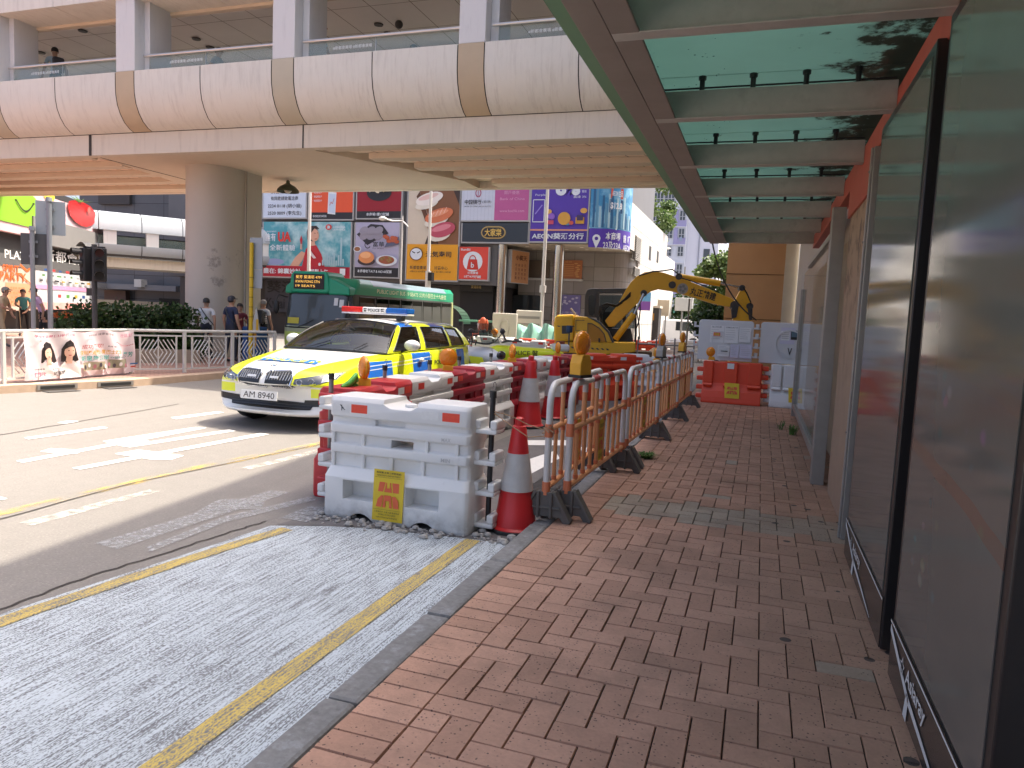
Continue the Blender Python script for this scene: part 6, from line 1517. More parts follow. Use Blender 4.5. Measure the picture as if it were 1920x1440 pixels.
mb = MB(GB3); mb.obox(so_ - SN * 3.2 + Vector((0, 0, zP1)), SD * BL, -SN * .1, (0, 0, zR0 - zP1)); wpart(mb, 'dark_interior', s2)
mb = MB(BGLASS); mb.obox(so_ - SN * .3 + Vector((0, 0, zP1)), SD * BL, -SN * .02, (0, 0, .45)); wpart(mb, 'balustrade_glass', s2)
# ---- railing along the far footway
RAILM = M('rail_silver', (.58, .575, .55), .45, metal=.2, v=.1)
zr = .13
RP = [PX(-95, 620, z=1.03), PX(5, 620, z=1.03), PX(122, 619, z=1.03), PX(245, 618, z=1.03), PX(346, 620, z=1.03), PX(436, 621, z=1.03), PX(515, 622, z=1.03)]
RP[0] = RP[1] + (RP[1] - RP[2])
labs = ['leftmost railing panel mostly out of view beside the banner', 'railing panel behind the left half of the campaign banner', 'railing panel behind the right half of the campaign banner', 'railing panel just right of the campaign banner', 'railing panel in front of the white shirted walker', 'railing panel ending at the yellow pole by minibus']
for i in range(6):
    a, b_ = RP[i].copy(), RP[i + 1].copy(); a.z = b_.z = 0; d = (b_ - a); L = d.length; d.normalize(); Z = Vector((0, 0, 1)); nd = Vector((d.y, -d.x, 0))
    r = thing('railing', labs[i], 'railing', (a.x, a.y, zr), 0, 'silver railing panels along the far footway')
    q = lambda u_, z_: a + d * u_ + Z * z_
    mb = MB(RAILM); mb.tube([q(-.02, 1.02), q(L + .02, 1.02)], .032, 8); wpart(mb, 'top_rail', r, smooth=40)
    for u_ in (.0, ) + ((L,) if i == 5 else ()): mb = MB(RAILM); mb.obox(q(u_, zr) - d * .03 - nd * .03, d * .06, nd * .06, Z * .88); wpart(mb, 'post', r, bevel=.005)
    mb = MB(RAILM); mb.obox(q(.05, .90) - nd * .02, d * (L - .1), nd * .04, Z * .03); mb.obox(q(.05, .20) - nd * .02, d * (L - .1), nd * .04, Z * .03); mb.obox(q(.16, .2) - nd * .018, d * .03, nd * .036, Z * .72); mb.obox(q(L - .18, .2) - nd * .018, d * .03, nd * .036, Z * .72); mb.obox(q(L / 2 - .01, .21) - nd * .016, d * .02, nd * .032, Z * .70); wpart(mb, 'frame', r)
    # chevron bars: nested diamonds either side of the middle
    mb = MB(RAILM); z0, z1 = .23, .90; zm_ = (z0 + z1) / 2; hz = (z1 - z0) / 2
    for s_ in (0, 1):
        u0, u1 = (.19, L / 2 - .01) if s_ == 0 else (L / 2 + .01, L - .18); w_ = u1 - u0
        for k in range(-4, 5):
            for sg in (1, -1):
                pts = []
                for t_ in range(9):
                    f = t_ / 8; uu = u0 + w_ * f; zz = zm_ + sg * (f - .5 if s_ == 0 else .5 - f) * hz * 1.6 + k * .135 * 1.0
                    if sg > 0 and zz > zm_ - .01 or sg < 0 and zz < zm_ + .01:
                        if z0 <= zz <= z1: pts.append(q(uu, zz))
                if len(pts) > 1: mb.tube([pts[0], pts[-1]], .011, 4)
    wpart(mb, 'chevron_bar', r)
# ---- campaign banner tied on the railing
o = PX(33, 712, X=RP[1].x + .12); 
bo = RP[1].lerp(RP[2], (33 - 5) / 117.); be = RP[3].copy(); dx = (be - bo); dx.z = 0; Lb_ = dx.length; dxn = dx.normalized(); bn = Vector((dxn.y, -dxn.x, 0))
if bn.dot(CAM - bo) < 0: bn = -bn
_t = Mt('banner_cloth', rgb('d8c6cb'), .6); _t.vary(3, .04); _n = _t.noise(.9, 3); _t.mix(_n.ramp(.45, .65) * .6, rgb('e0d9d8')); BANC = _t.m
r = thing('banner', 'pale pink campaign banner of two women tied on the far railing', 'banner', (bo.x, bo.y, .6))
def bsurf(u_, v_, off=0):
    sag = .05 * abs(math.sin(u_ * PI * 3)) * (1 - 0) * v_ + .03 * math.sin(u_ * 9) * (1 - v_); rip = .05 * math.sin(u_ * 17 + v_ * 2) * (.4 + .6 * v_) * .6 + .03 * math.sin(u_ * 31 + v_ * 5)
    return bo + dxn * (Lb_ * u_) + bn * (.10 + rip + off) + Vector((0, 0, -bo.z + .17 + (.87 - sag) * v_ + sag * 0))
mb = MB(BANC); mb.grid([[bsurf(i / 60, j / 10) for i in range(61)] for j in range(11)]); wpart(mb, 'cloth', r, smooth=80)
ba = MB(); bt = MB(); _lay = [0]
def bpoly(mat, pts, n=6):
    """polygon fan on the cloth, subdivided so it follows the folds"""
    _lay[0] += 1; off = .004 * _lay[0]; cx = sum(p[0] for p in pts) / len(pts); cy = sum(p[1] for p in pts) / len(pts); ba.m(mat)
    rings = [[bsurf(cx + (x - cx) * k / n, cy + (y - cy) * k / n, off) for x, y in pts] for k in range(n + 1)]
    ba.grid(rings, True)
def bell(mat, cx, cy, rx, ry, n=18): bpoly(mat, [(cx + rx * math.cos(2 * PI * k / n), cy + ry * math.sin(2 * PI * k / n)) for k in range(n)], 4)
def brect(mat, x0, y0, x1, y1):
    m_ = 8; bpoly(mat, [(x0 + (x1 - x0) * k / m_, y0) for k in range(m_)] + [(x1, y0 + (y1 - y0) * k / 3) for k in range(3)] + [(x1 - (x1 - x0) * k / m_, y1) for k in range(m_)] + [(x0, y1 - (y1 - y0) * k / 3) for k in range(3)], 5)
def btext(mat, s_, x0, y0, x1, y1, bold=.01):
    vs, fs, a0, b0, tw, th = glyphs(s_, bold); bt.m(mat).add([bsurf(x0 + (x1 - x0) * (x - a0) / tw, y0 + (y1 - y0) * (y - b0) / th, .05) for x, y in vs], fs)
HR, SK, BL_, TEALT, GOLD2, MAG = C('bhair', '241c1e'), C('bskin', 'd9b09c'), C('blouse', 'd9d2d2'), C('btl', '2f8c86'), C('bgold', 'b8892e'), C('bmag', 'a8365e')
for cx, hw in ((.19, .055), (.345, .05)):
    bpoly(HR, [(cx - hw, .35), (cx - hw * 1.05, .62), (cx - hw * .6, .76), (cx, .80), (cx + hw * .7, .75), (cx + hw * 1.1, .6), (cx + hw * 1.5, .36), (cx + hw * .4, .30)]); bpoly(BL_, [(cx - .08, .0), (cx - .07, .24), (cx - .02, .36), (cx + .03, .36), (cx + .085, .24), (cx + .10, .0)]); bpoly(SK, [(cx - .018, .30), (cx - .018, .45), (cx + .02, .45), (cx + .022, .30)]); bell(SK, cx, .56, .036, .135); bpoly(HR, [(cx - .04, .60), (cx - .03, .70), (cx + .01, .72), (cx + .038, .66), (cx + .01, .67), (cx - .02, .64)]); bpoly(C('blip', 'b2525a'), [(cx - .012, .485), (cx + .012, .485), (cx + .006, .465), (cx - .006, .465)], 2)
    for e in (-.014, .014): bell(HR, cx + e, .575, .005, .010, 6)
brect(C('photo1', '8d8470'), .455, .12, .68, .30); brect(C('photo2', '7f7a68'), .70, .14, .88, .34)
for k in range(9): bell(C('bfig%d' % (k % 3), ('3b3440', 'c9c2c4', '96606a')[k % 3]), .48 + k * .045, .2 + .03 * (k % 2), .013, .05, 8)
brect(C('btag', '3c6a9a'), .91, .20, .985, .235); brect(C('btag2', 'b2452e'), .91, .13, .97, .165)
for k in range(14): bell(C('route', 'b2525a'), .74 + k * .013, .745 - .06 * math.sin(k * .23) - k * .003, .006, .012, 6)
btext(MAG, '爭取新皇崗口岸巴士線', .06, .885, .40, .945); btext(HR, '鐵路延誤 減乘客不便', .52, .89, .74, .94, .003); btext(C('bpink', 'cc7f98'), '社區主任', .84, .86, .97, .95)
btext(C('bred', '9a4a4a'), '成功爭取!', .47, .60, .67, .70, .015); btext(GOLD2, '深圳灣過關優質巴士路線', .45, .46, .83, .56, .02); btext(TEALT, '新皇崗口岸', .455, .33, .72, .44, .015); btext(TEALT, '<<往來>>', .73, .355, .84, .42); btext(TEALT, '葵芳', .87, .38, .96, .50, .015)
btext(MAG, '陳穎欣', .05, .06, .16, .16, .015); btext(HR, '周潔瑩', .21, .07, .33, .16, .01); btext(HR, '葵青區議員', .05, .20, .15, .24); btext(HR, '荃灣區社主任', .20, .20, .31, .23); btext(HR, '熱線 電話', .70, .62, .78, .66, .004)
wpart(ba, 'artwork', r); wpart(bt, 'lettering', r)
# ---- kerb drains
for (px, py) in ((128, 731), (220, 722)):
    lab = 'dark kerb drain opening below the left end of banner' if px < 200 else 'dark kerb drain opening below the right end of banner'
    p = PX(px, py, z=.05); j = min(range(len(LK) - 1), key=lambda k: abs(LK[k][1] - p.y)); a_, b_ = Vector(LK[2] + (0,)), Vector(LK[3] + (0,)); dd = (b_ - a_).normalized(); nn = Vector((dd.y, -dd.x, 0)); p = a_ + dd * (p - a_).dot(dd)
    r = thing('kerb_drain', lab, 'drain', (p.x, p.y, 0), 0, 'kerb drains'); mb = MB(M('drain_frame', (.22, .20, .18), .7)); mb.obox(p - dd * .33 + nn * .004 + Vector((0, 0, .025)), dd * .66, nn * .012, (0, 0, .09)); wpart(mb, 'frame', r)
    mb = MB(BLK); mb.obox(p - dd * .28 + nn * .017 + Vector((0, 0, .045)), dd * .56, nn * .004, (0, 0, .05)); wpart(mb, 'opening', r); mb = MB(IRON); mb.obox(p - dd * .26 + nn * .02 + Vector((0, 0, .006)), dd * .52, nn * .25, (0, 0, .008)); wpart(mb, 'grate', r)
# ---- foliage
def leafmat(n, c, c2):
    t = Mt(n, c, .55); t.mix(t.island(), c2); t.vary(2, .2)
    tr = t.nt.nodes.new('ShaderNodeBsdfTranslucent'); t.nt.links.new(t._c(), tr.inputs[0]); mx = t.nt.nodes.new('ShaderNodeMixShader'); mx.inputs[0].default_value = .3
    t.nt.links.new(t.b.outputs[0], mx.inputs[1]); t.nt.links.new(tr.outputs[0], mx.inputs[2]); t.nt.links.new(mx.outputs[0], t.out.inputs[0]); return t.m
HEDGE = leafmat('hedge_leaf', (.018, .045, .012), (.045, .09, .02)); TREEL = leafmat('tree_leaf', (.05, .10, .025), (.13, .19, .05)); BARK = M('bark', (.10, .075, .055), .9, v=.2)
def leaves(mb, blobs, n, s, rnd):
    for _ in range(n):
        c, R = rnd.choice(blobs); d = Vector((rnd.gauss(0, 1), rnd.gauss(0, 1), rnd.gauss(0, 1))).normalized(); k = rnd.random() ** .45; p = Vector(c) + Vector((d.x * R[0], d.y * R[1], d.z * R[2])) * k
        a = Vector((rnd.gauss(0, 1), rnd.gauss(0, 1), rnd.gauss(0, .6) - .3)).normalized(); b_ = a.orthogonal().normalized(); b_ = Matrix.Rotation(rnd.random() * 6.28, 3, a) @ b_; l = s * rnd.uniform(.6, 1.3); w_ = l * .42
        mb.quad(p, p + a * l * .5 + b_ * w_, p + a * l, p + a * l * .5 - b_ * w_)
rnd = random.Random(11)
hA, hB = PX(150, 615, Y=13.2), PX(368, 615, Y=15.2)
r = thing('hedge', 'dark green clipped hedge behind the railing left of the pier', 'hedge', ((hA.x + hB.x) / 2, (hA.y + hB.y) / 2, .13)); mb = MB(HEDGE); bl = []
for k in range(26):
    f = k / 25; p = hA.lerp(hB, f); zt_ = 1.62 - .05 * math.sin(f * 3) + rnd.uniform(-.06, .05) - (.14 if f > .93 else 0); 
    for z_, R in ((zt_ - .35, .36), (zt_ - .8, .42), (.45, .4)): bl.append(((p.x + rnd.uniform(-.1, .1), p.y + rnd.uniform(-.25, .25), z_ + rnd.uniform(-.05, .05)), (.36, .45, R)))
leaves(mb, bl, 9000, .10, rnd); wpart(mb, 'foliage', r)
mb = MB(BARK); [mb.tube([hA.lerp(hB, k / 12) * 1 - Vector((0, 0, hA.z - .13)), hA.lerp(hB, k / 12) - Vector((0, 0, hA.z - 1.2)) + Vector((rnd.uniform(-.1, .1), 0, 0))], .02, 5) for k in range(13)]; wpart(mb, 'stem', r)
mb = MB(M('planter_stone', (.30, .24, .18), .85, v=.15)); u_ = hB - hA; u_.z = 0; nn = Vector((u_.y, -u_.x, 0)).normalized(); oo = hA.copy(); oo.z = .1; mb.obox(oo - nn * .6, u_, nn * 1.2, (0, 0, .35)); wpart(mb, 'planter', r)
p = PX(115, 597, Y=15.5); r = thing('flower_plant', 'potted plant with orange flowers behind the railing near the cleaners', 'plant', (p.x, p.y, .13)); mb = MB(HEDGE); leaves(mb, [((p.x, p.y, .8), (.25, .25, .3))], 350, .1, rnd); wpart(mb, 'foliage', r); mb = MB(C('flower', 'c0662c')); leaves(mb, [((p.x, p.y, 1.12), (.32, .3, .08))], 260, .07, rnd); wpart(mb, 'bloom', r); mb = MB(M('pot', (.25, .15, .1), .8)); mb.lathe([(.14, .13), (.2, .5)], (p.x, p.y, 0), 14); wpart(mb, 'pot', r)
# ---- posts and signs
POSTG = M('post_grey', (.20, .22, .245), .5, v=.1); SIGNB = M('sign_back_grey', (.30, .345, .37), .5, metal=.2, v=.08); SIGND = M('sign_back_dark', (.06, .065, .07), .5)
def post(lab, px, Y, ztop, rad, mat):
    p = PX(px, 620, Y=Y); r = thing('sign_post', lab, 'sign', (p.x, Y, .13)); mb = MB(mat); mb.cyl((0, 0, 0), (0, 0, ztop - .13), rad, 14); mb.m(mat).lathe([(rad * 1.4, ztop - .13), (rad * 1.1, ztop - .04)], (0, 0, 0), 12); mb.build('pole', r, smooth=40); return r, p
r, p = post('tall grey sign post with blank pale sign back by the railing', 95, 11.6, PX(95, 378, Y=11.6).z, .05, POSTG)
rz = .62
def splate(r, w_, z0, z1, mat, nm='sign_plate', off=.09, rz=rz, xo=0):
    mb = MB(mat); c, s_ = math.cos(rz), math.sin(rz); u_ = Vector((c, s_, 0)); n_ = Vector((-s_, c, 0)); mb.obox(u_ * (-w_ / 2 + xo) + n_ * (off) + Vector((0, 0, z0 - .13)), u_ * w_, n_ * .012, (0, 0, z1 - z0)); o_ = mb.build(nm, r, bevel=.004)
    mb = MB(POSTG); [mb.obox(u_ * -.08 + n_ * (off - .04) + Vector((0, 0, z_ - .13)), u_ * .16, n_ * .04, (0, 0, .05)) for z_ in (z0 + .15, z1 - .2)]; mb.build('bracket', o_)
splate(r, .56, PX(95, 440, Y=11.6).z, PX(95, 376, Y=11.6).z, SIGNB)
r, p = post('shorter grey sign post with dark sign back left of the tall one', 63, 11.4, PX(63, 432, Y=11.4).z, .045, POSTG)
splate(r, .48, PX(63, 496, Y=11.4).z, PX(63, 437, Y=11.4).z, SIGND)
p = PX(178, 620, Y=12.6); r = thing('traffic_light', 'black traffic light with hooded lenses facing two ways behind the railing', 'traffic light', (p.x, 12.6, .13)); TLB = M('signal_black', (.016, .016, .017), .5); zt_ = PX(178, 465, Y=12.6).z; zb_ = PX(178, 528, Y=12.6).z
mb = MB(M('signal_pole', (.05, .052, .055), .5)); mb.cyl((0, 0, 0), (0, 0, zt_ - .05), .055, 12); mb.build('pole', r, smooth=40)
H_ = zt_ - zb_
for s_, rz_, lab in ((-1, 2.3 - PI / 2, 'red_head'), (1, -.75, 'side_head')):
    c, sn = math.cos(rz_), math.sin(rz_); n_ = Vector((c, sn, 0)) if s_ > 0 else Vector((-c * .5, -.85, 0)).normalized(); u_ = Vector((-n_.y, n_.x, 0)); ctr = Vector((s_ * .21, -.05, zb_ - .13))
    mb = MB(TLB); mb.obox(ctr - u_ * .14 - n_ * .10, u_ * .28, n_ * .18, (0, 0, H_)); hd = mb.build('signal_head', r, bevel=.03)
    for k in range(3):
        zc_ = H_ * (k + .5) / 3; q = ctr + n_ * .085 + Vector((0, 0, zc_)); mb = MB(C('lens_red', '3a0e0c') if k == 2 else C('lens_dark', '141614')); mb.cyl(q, q + n_ * .01, .085, 14); mb.build('lens', hd)
        mb = MB(TLB if s_ < 0 else M('hood_grey', (.22, .22, .22), .5)); mb.grid([[q + n_ * t_ + u_ * (.10 * math.cos(a)) + Vector((0, 0, .10 * math.sin(a))) for a in [PI * j / 8 for j in range(9)]] for t_ in (0, .2)]); mb.build('hood', hd)
mb = MB(TLB); mb.box((-.28, -.04, zt_ - .16), (.28, .04, zt_ - .10)); mb.box((-.2, -.04, zb_ - .45), (-.04, .04, zb_ - .28)); mb.build('bracket', r); mb = MB(M('signal_cap', (.35, .35, .33), .5)); mb.grid([[Vector((-.36 + .3 * j / 6, y_, zt_ - .13 + .10 * math.sin(PI * j / 6) + .02)) for j in range(7)] for y_ in (-.16, .1)]); mb.build('back_shield', r)
# yellow pole with sign back, and blue bin
YP = PX(470, 620, Y=15.6); r = thing('bus_stop_pole', 'yellow pole with pale sign backs and triangular board right of the pier', 'pole', (YP.x, 15.6, .13)); YPM = M('pole_yellow', (.62, .42, .02), .5, v=.1); zt_ = PX(470, 455, Y=15.6).z
mb = MB(YPM); mb.cyl((0, 0, 0), (0, 0, zt_ - .13), .05, 12); mb.m(INK); [mb.cyl((0, 0, z_), (0, 0, z_ + .012), .052, 12) for z_ in (1.2, 1.45, 1.7, 1.95, 2.2)]; mb.build('pole', r, smooth=40)
mb = MB(SIGNB); z0, z1 = PX(470, 540, Y=15.6).z - .13, PX(470, 445, Y=15.6).z - .13; zc_ = PX(470, 505, Y=15.6).z - .13; mb.box((-.10, .06, zc_ + .004), (.28, .075, z1)); mb.build('sign_plate', r); mb = MB(SIGNB); mb.box((-.10, .06, z0), (.28, .075, zc_ - .004)); mb.build('sign_plate', r)
mb = MB(C('qrwhite', 'b9bcbc')); mb.box((-.09, .052, z0 + .02), (.05, .058, z0 + .22)); mb.build('notice_label', r)
mb = MB(C('tri', 'a9aca8')); mb.prism([(-.02, .80), (.26, .80), (.15, 1.48)], (0, .02, 0), (1, 0, 0), (0, 0, 1), (0, .02, 0)); mb.build('triangle_board', r); mb = MB(C('yel2', 'c39a2a')); mb.box((.15, .012, .85), (.22, .018, 1.15)); mb.build('triangle_label', r)
p = PX(478, 610, Y=15.9); r = thing('litter_bin', 'blue and navy bin with yellow panel at the foot of yellow pole', 'bin', (p.x, 15.9, .13)); mb = MB(C('binblue', '1c4a80')); mb.box((-.24, -.2, 0), (.24, .2, .95)); mb.build('bin_body', r, bevel=.03); mb = MB(C('binnavy', '141d3c')); mb.box((-.06, -.23, .5), (.10, -.205, 1.15)); mb.build('bin_panel', r); mb = MB(C('binyel', 'c2902a')); mb.box((.12, -.23, .45), (.21, -.205, .85)); mb.build('yellow_label', r)
# ================================================================== PEOPLE
SKIN = Mt('skin', (.42, .25, .17), .55, spec=.3).m; HAIRM = M('hair_black', (.012, .011, .012), .5)
def person(lab, loc, rz, shirt, trousers, h=1.68, pose='stand', hairm=None, cap=None, bag=None, sleeve=True, stripes=None, bare=False):
    """one continuous body grown from a skeleton; faces +y before turning"""
    k = h / 1.7; V = {}
    lean = {'stand': 0, 'walk': .04, 'bend': .34, 'phone': .03, 'sweep': .16}[pose]
    def sp(z): return lean * max(0, z - .92) * 1.0
    def J(n, x, y, z, r_, r2=None): V[n] = (Vector((x * k, (y + sp(z)) * k, z * k)), r_ * k, (r2 or r_) * k)
    J('pel', 0, 0, .95, .145, .11); J('wai', 0, 0, 1.08, .135, .10); J('che', 0, 0, 1.28, .155, .115); J('sho', 0, 0, 1.41, .12, .085); J('nec', 0, .01, 1.48, .055); J('hd0', 0, .02, 1.55, .075, .085); J('hd1', 0, .025, 1.63, .082, .095); J('hd2', 0, .015, 1.69, .06, .07)
    st = {'stand': .05, 'walk': .20, 'bend': .08, 'phone': .04, 'sweep': .14}[pose]
    for s, e in ((-1, 'l'), (1, 'r')):
        fy = st * s
        J('hip' + e, s * .09, 0, .90, .095); J('kne' + e, s * .10, fy * .5 + (.03 if fy > 0 else 0), .50, .062); J('ank' + e, s * .10, fy - (.05 if fy < 0 else 0), .09, .042); J('toe' + e, s * .115, fy + .13, .035, .035)
        V['kne' + e] = (V['kne' + e][0], V['kne' + e][1], V['kne' + e][2])
        if pose == 'phone': el_, wr_, hn_ = (s * .24, .03, 1.14), (s * .12, .24, 1.20), (s * .07, .29, 1.24)
        elif pose == 'sweep': el_, wr_, hn_ = (s * .24, .10, 1.16), (s * .10, .26, 1.0 + .1 * s), (s * .06, .32, .98 + .1 * s)
        elif pose == 'walk': el_, wr_, hn_ = (s * .25, -fy * .5, 1.14), (s * .26, -fy * .9 + .08, .92), (s * .26, -fy * .9 + .11, .84)
        else: el_, wr_, hn_ = (s * .26, -.02, 1.14), (s * .28, .05, .91), (s * .28, .07, .83)
        J('shd' + e, s * .185, 0, 1.39, .066); J('elb' + e, *el_, .044); J('wri' + e, *wr_, .031); J('han' + e, *hn_, .034, .022)
        d = (Vector(hn_) - Vector(wr_)).normalized(); sd = Vector((0, 1, 0)) if abs(d.z) > .7 else Vector((0, 0, 1))
        for f in range(4): q = Vector(hn_) + d * (.075 - .012 * abs(f - 1.3)) + sd * ((f - 1.5) * .019) + Vector((-s * .015, 0, 0)); J('fi%d' % f + e, q.x, q.y, q.z, .0095)
        q = Vector(wr_) + d * .06 + sd * .045; J('th' + e, q.x, q.y, q.z, .011)
    E_ = [('pel', 'wai'), ('wai', 'che'), ('che', 'sho'), ('sho', 'nec'), ('nec', 'hd0'), ('hd0', 'hd1'), ('hd1', 'hd2')]
    for e in 'lr': E_ += [('pel', 'hip' + e), ('hip' + e, 'kne' + e), ('kne' + e, 'ank' + e), ('ank' + e, 'toe' + e), ('sho', 'shd' + e), ('shd' + e, 'elb' + e), ('elb' + e, 'wri' + e), ('wri' + e, 'han' + e), ('wri' + e, 'th' + e)] + [('han' + e, 'fi%d' % f + e) for f in range(4)]
    nm = list(V); me = bpy.data.meshes.new('body'); me.from_pydata([V[n][0] for n in nm], [(nm.index(a), nm.index(b)) for a, b in E_], [])
    r = thing('person', lab, 'person', loc, rz)
    o = bpy.data.objects.new('body', me); COL.objects.link(o); o.parent = r
    m = o.modifiers.new('skin', 'SKIN'); m.use_smooth_shade = True
    for i, n in enumerate(nm): me.skin_vertices[0].data[i].radius = (V[n][1], V[n][2]); me.skin_vertices[0].data[i].use_root = (n == 'pel')
    m = o.modifiers.new('sub', 'SUBSURF'); m.levels = m.render_levels = 1
    bake(o); me = o.data; me.materials.clear()
    SH = [shirt, trousers, SKIN, M('shoe', (.05, .05, .055), .6)]
    for q in SH: me.materials.append(q)
    for p in me.polygons:
        c = p.center / k; zz = c.z; ax_ = abs(c.x)
        # nearest joint decides the garment
        n = min(nm, key=lambda q: (V[q][0] - p.center).length)
        if n[:3] in ('hd0', 'hd1', 'hd2', 'nec') or n[:2] in ('fi', 'th') or n[:3] in ('han', 'wri') or (n[:3] == 'elb' and sleeve): i = 2
        elif n[:3] in ('toe', 'ank'): i = 3 if zz < .12 else (2 if bare else 1)
        elif n[:3] in ('kne', 'hip', 'pel'): i = 1 if not (bare and n[:3] == 'kne') else 2
        else: i = 0
        p.material_index = i
    me.shade_smooth()
    hd = V['hd1'][0]; hm = hairm or HAIRM
    def face_part(nm_, mat, c, rr): mb = MB(mat); mb.ball(hd + Vector(c) * k, Vector(rr) * k, 10, 7); return mb.build(nm_, r, smooth=180)
    face_part('nose', SKIN, (0, .105, -.02), (.013, .018, .02)); face_part('mouth', M('lips', (.28, .10, .09), .5), (0, .094, -.062), (.022, .008, .007))
    for s in (-1, 1): face_part('eye', INK, (s * .032, .088, .008), (.011, .008, .007)); face_part('ear', SKIN, (s * .088, 0, -.01), (.012, .02, .03))
    mb = MB(cap or hm); c = hd + Vector((0, -.012, .035)) * k; rows = []
    for i in range(7):
        t_ = HP * i / 6 * 1.05; rows.append([c + Vector((math.cos(a) * .093 * math.sin(t_ + .001), math.sin(a) * .108 * math.sin(t_ + .001), .088 * math.cos(t_) - (.05 if (i == 6 and math.sin(a) < .3) else 0))) * k for a in [2 * PI * j / 16 for j in range(16)]])
    mb.grid(rows[::-1], True)
    if cap: mb.ball(c + Vector((0, .12, .0)) * k, Vector((.075, .07, .012)) * k, 10, 6)
    mb.build('cap' if cap else 'hair', r, smooth=180)
    if cap: mb = MB(hm); mb.ball(hd + Vector((0, -.03, -.01)) * k, Vector((.088, .085, .07)) * k, 12, 8); mb.build('hair', r, smooth=180)
    if bag == 'strap': mb = MB(M('strap_dark', (.04, .045, .05), .7)); mb.tube([Vector(q) * k for q in ((-.13, -.03, 1.46), (-.05, -.125, 1.36), (.06, -.13, 1.2), (.17, -.06, 1.05), (.2, .03, .98))], .014, 5); mb.build('bag_strap', r)
    if bag == 'pack': mb = MB(M('pack_dark', (.05, .05, .055), .8)); mb.box((-.14 * k, -.30 * k, 1.0 * k), (.14 * k, -.12 * k, 1.42 * k)); mb.build('backpack', r, bevel=.05)
    if stripes:
        mb = MB(stripes)
        for j in range(7): z_ = 1.02 + j * .055; mb.lathe([(.172 * k, z_ * k), (.172 * k, (z_ + .02) * k)], (0, -.005, 0), 16, caps=False)
        for q in mb.v: q.y *= .78
        mb.build('shirt_stripe', r)
    return r
WS, NV, GR, TEALS, PINKS, TANS, LBLUE, BLKT, DEN = [C(n, h_, .8, .1) for n, h_ in (('shirt_white', 'cfd0d2'), ('shirt_navy', '27304a'), ('shirt_grey', '8c8f94'), ('shirt_teal', '4f8f8a'), ('shirt_pink', 'c9a9c4'), ('shirt_tan', 'a8977a'), ('shirt_blue', 'a9bdc9'), ('trouser_black', '191a1e'), ('trouser_denim', '2a2f3c'))]
def at(px, py, Y): p = PX(px, py, Y=Y); return p
p = at(386, 600, 15.8); person('person in a white shirt with dark bag strap walking away by the pier', (p.x, p.y, .13), .5, WS, DEN, 1.60, 'walk', bag='strap')
p = at(433, 600, 15.6); person('person in a navy shirt and dark cap standing right of the pier', (p.x, p.y, .13), -.2, NV, DEN, 1.68, 'stand', cap=C('cap_dark', '2c2f38'), bag='strap')
p = at(449, 606, 16.4); person('shorter person in a maroon top looking at a phone beside the navy shirt', (p.x, p.y, .13), -2.2, C('shirt_maroon', '6b2434'), BLKT, 1.50, 'phone')
p = at(493, 600, 18.5); person('grey haired person in striped top with backpack behind the blue bin', (p.x, p.y, .13), .1, WS, BLKT, 1.64, 'stand', hairm=C('hair_grey', '8d8a86'), bag='pack', stripes=C('stripe_ink', '24252a'))
p = at(45, 590, 19.5); r = person('person in a teal shirt sweeping before the mall posters', (p.x, p.y, .13), -2.4, TEALS, BLKT, 1.66, 'sweep')
mb = MB(M('broom_stick', (.30, .2, .1), .7)); b_ = r.location; mb.tube([(.06, .46, .98), (-.1, 1.1, .05)], .014, 6); br = mb.build('broom', None); br.location = b_; br.rotation_euler = (0, 0, -2.4); tag(br, 'thin broom held by the person in the teal shirt', 'broom')
p = at(82, 600, 17.0); person('person in a pale pink shirt bending forward behind the tall sign post', (p.x, p.y, .13), 2.6, PINKS, BLKT, 1.70, 'bend')
p = at(2, 600, 15.0); person('person in patterned tan clothes and hat cut by the left edge', (p.x, p.y, .13), -1.0, TANS, TANS, 1.66, 'sweep', cap=C('cap_straw', '7d7a70'))
zf = 6.05
for (px, py, Y, rz_, sh, lab, ps, bg_) in ((104, 96, 16.2, 1.2, LBLUE, 'person in a pale top with backpack on the footbridge, leftmost', 'walk', 'pack'), (408, 97, 17.2, -1.4, GR, 'person behind the glass in the second bay of the footbridge', 'walk', None), (601, 52, 15.9, -1.3, LBLUE, 'person in a light blue shirt beside the post of the middle footbridge bay', 'walk', None), (778, 92, 17.6, 1.4, GR, 'person whose head just clears the parapet of right footbridge bay', 'walk', None)):
    q = PX(px, py, Y=Y); h_ = 1.70; zz = q.z - 1.63; person(lab, (q.x, Y, max(5.94, zz)), rz_, sh, BLKT, h_, ps, bag=bg_)
# ================================================================== EXCAVATOR
_t = Mt('machine_yellow', (.74, .42, .02), .42, spec=.5); _t.vary(1.6, .10); _n = _t.noise(5, 6, .75); _t.mix(_n.ramp(.60, .75) * .5, (.25, .14, .03)); MY = _t.m
CABG = M('cab_grey', (.045, .047, .05), .5, v=.1); HOSE = M('hose', (.014, .014, .015), .5); RODM = Mt('steel_rod', (.5, .5, .5), .2, metal=1).m; MUD = M('track_mud', (.12, .09, .06), .9, v=.3, sc=8)
XD = Vector((.988, .156, 0)); XN = Vector((-.156, .988, 0))
XO = PX(1095, 690, Y=21.6); XO.z = 0
ex = thing('excavator', 'yellow compact excavator with grey cab and lowered curved boom behind the barriers', 'excavator', tuple(XO))
def EX(px, py, n=0):
    """point of the machine: pixel measured on the plane n metres behind its near side -> (along, height)"""
    P0 = XO + XN * n; nn = XN; r_ = ray(px, py); q = CAM + r_ * (nn.dot(P0 - CAM) / nn.dot(r_)); return ((q - P0).dot(XD), q.z)
def zpx(zx, zy): return 1000 + zx / 3.84, 470 + zy / 3.84
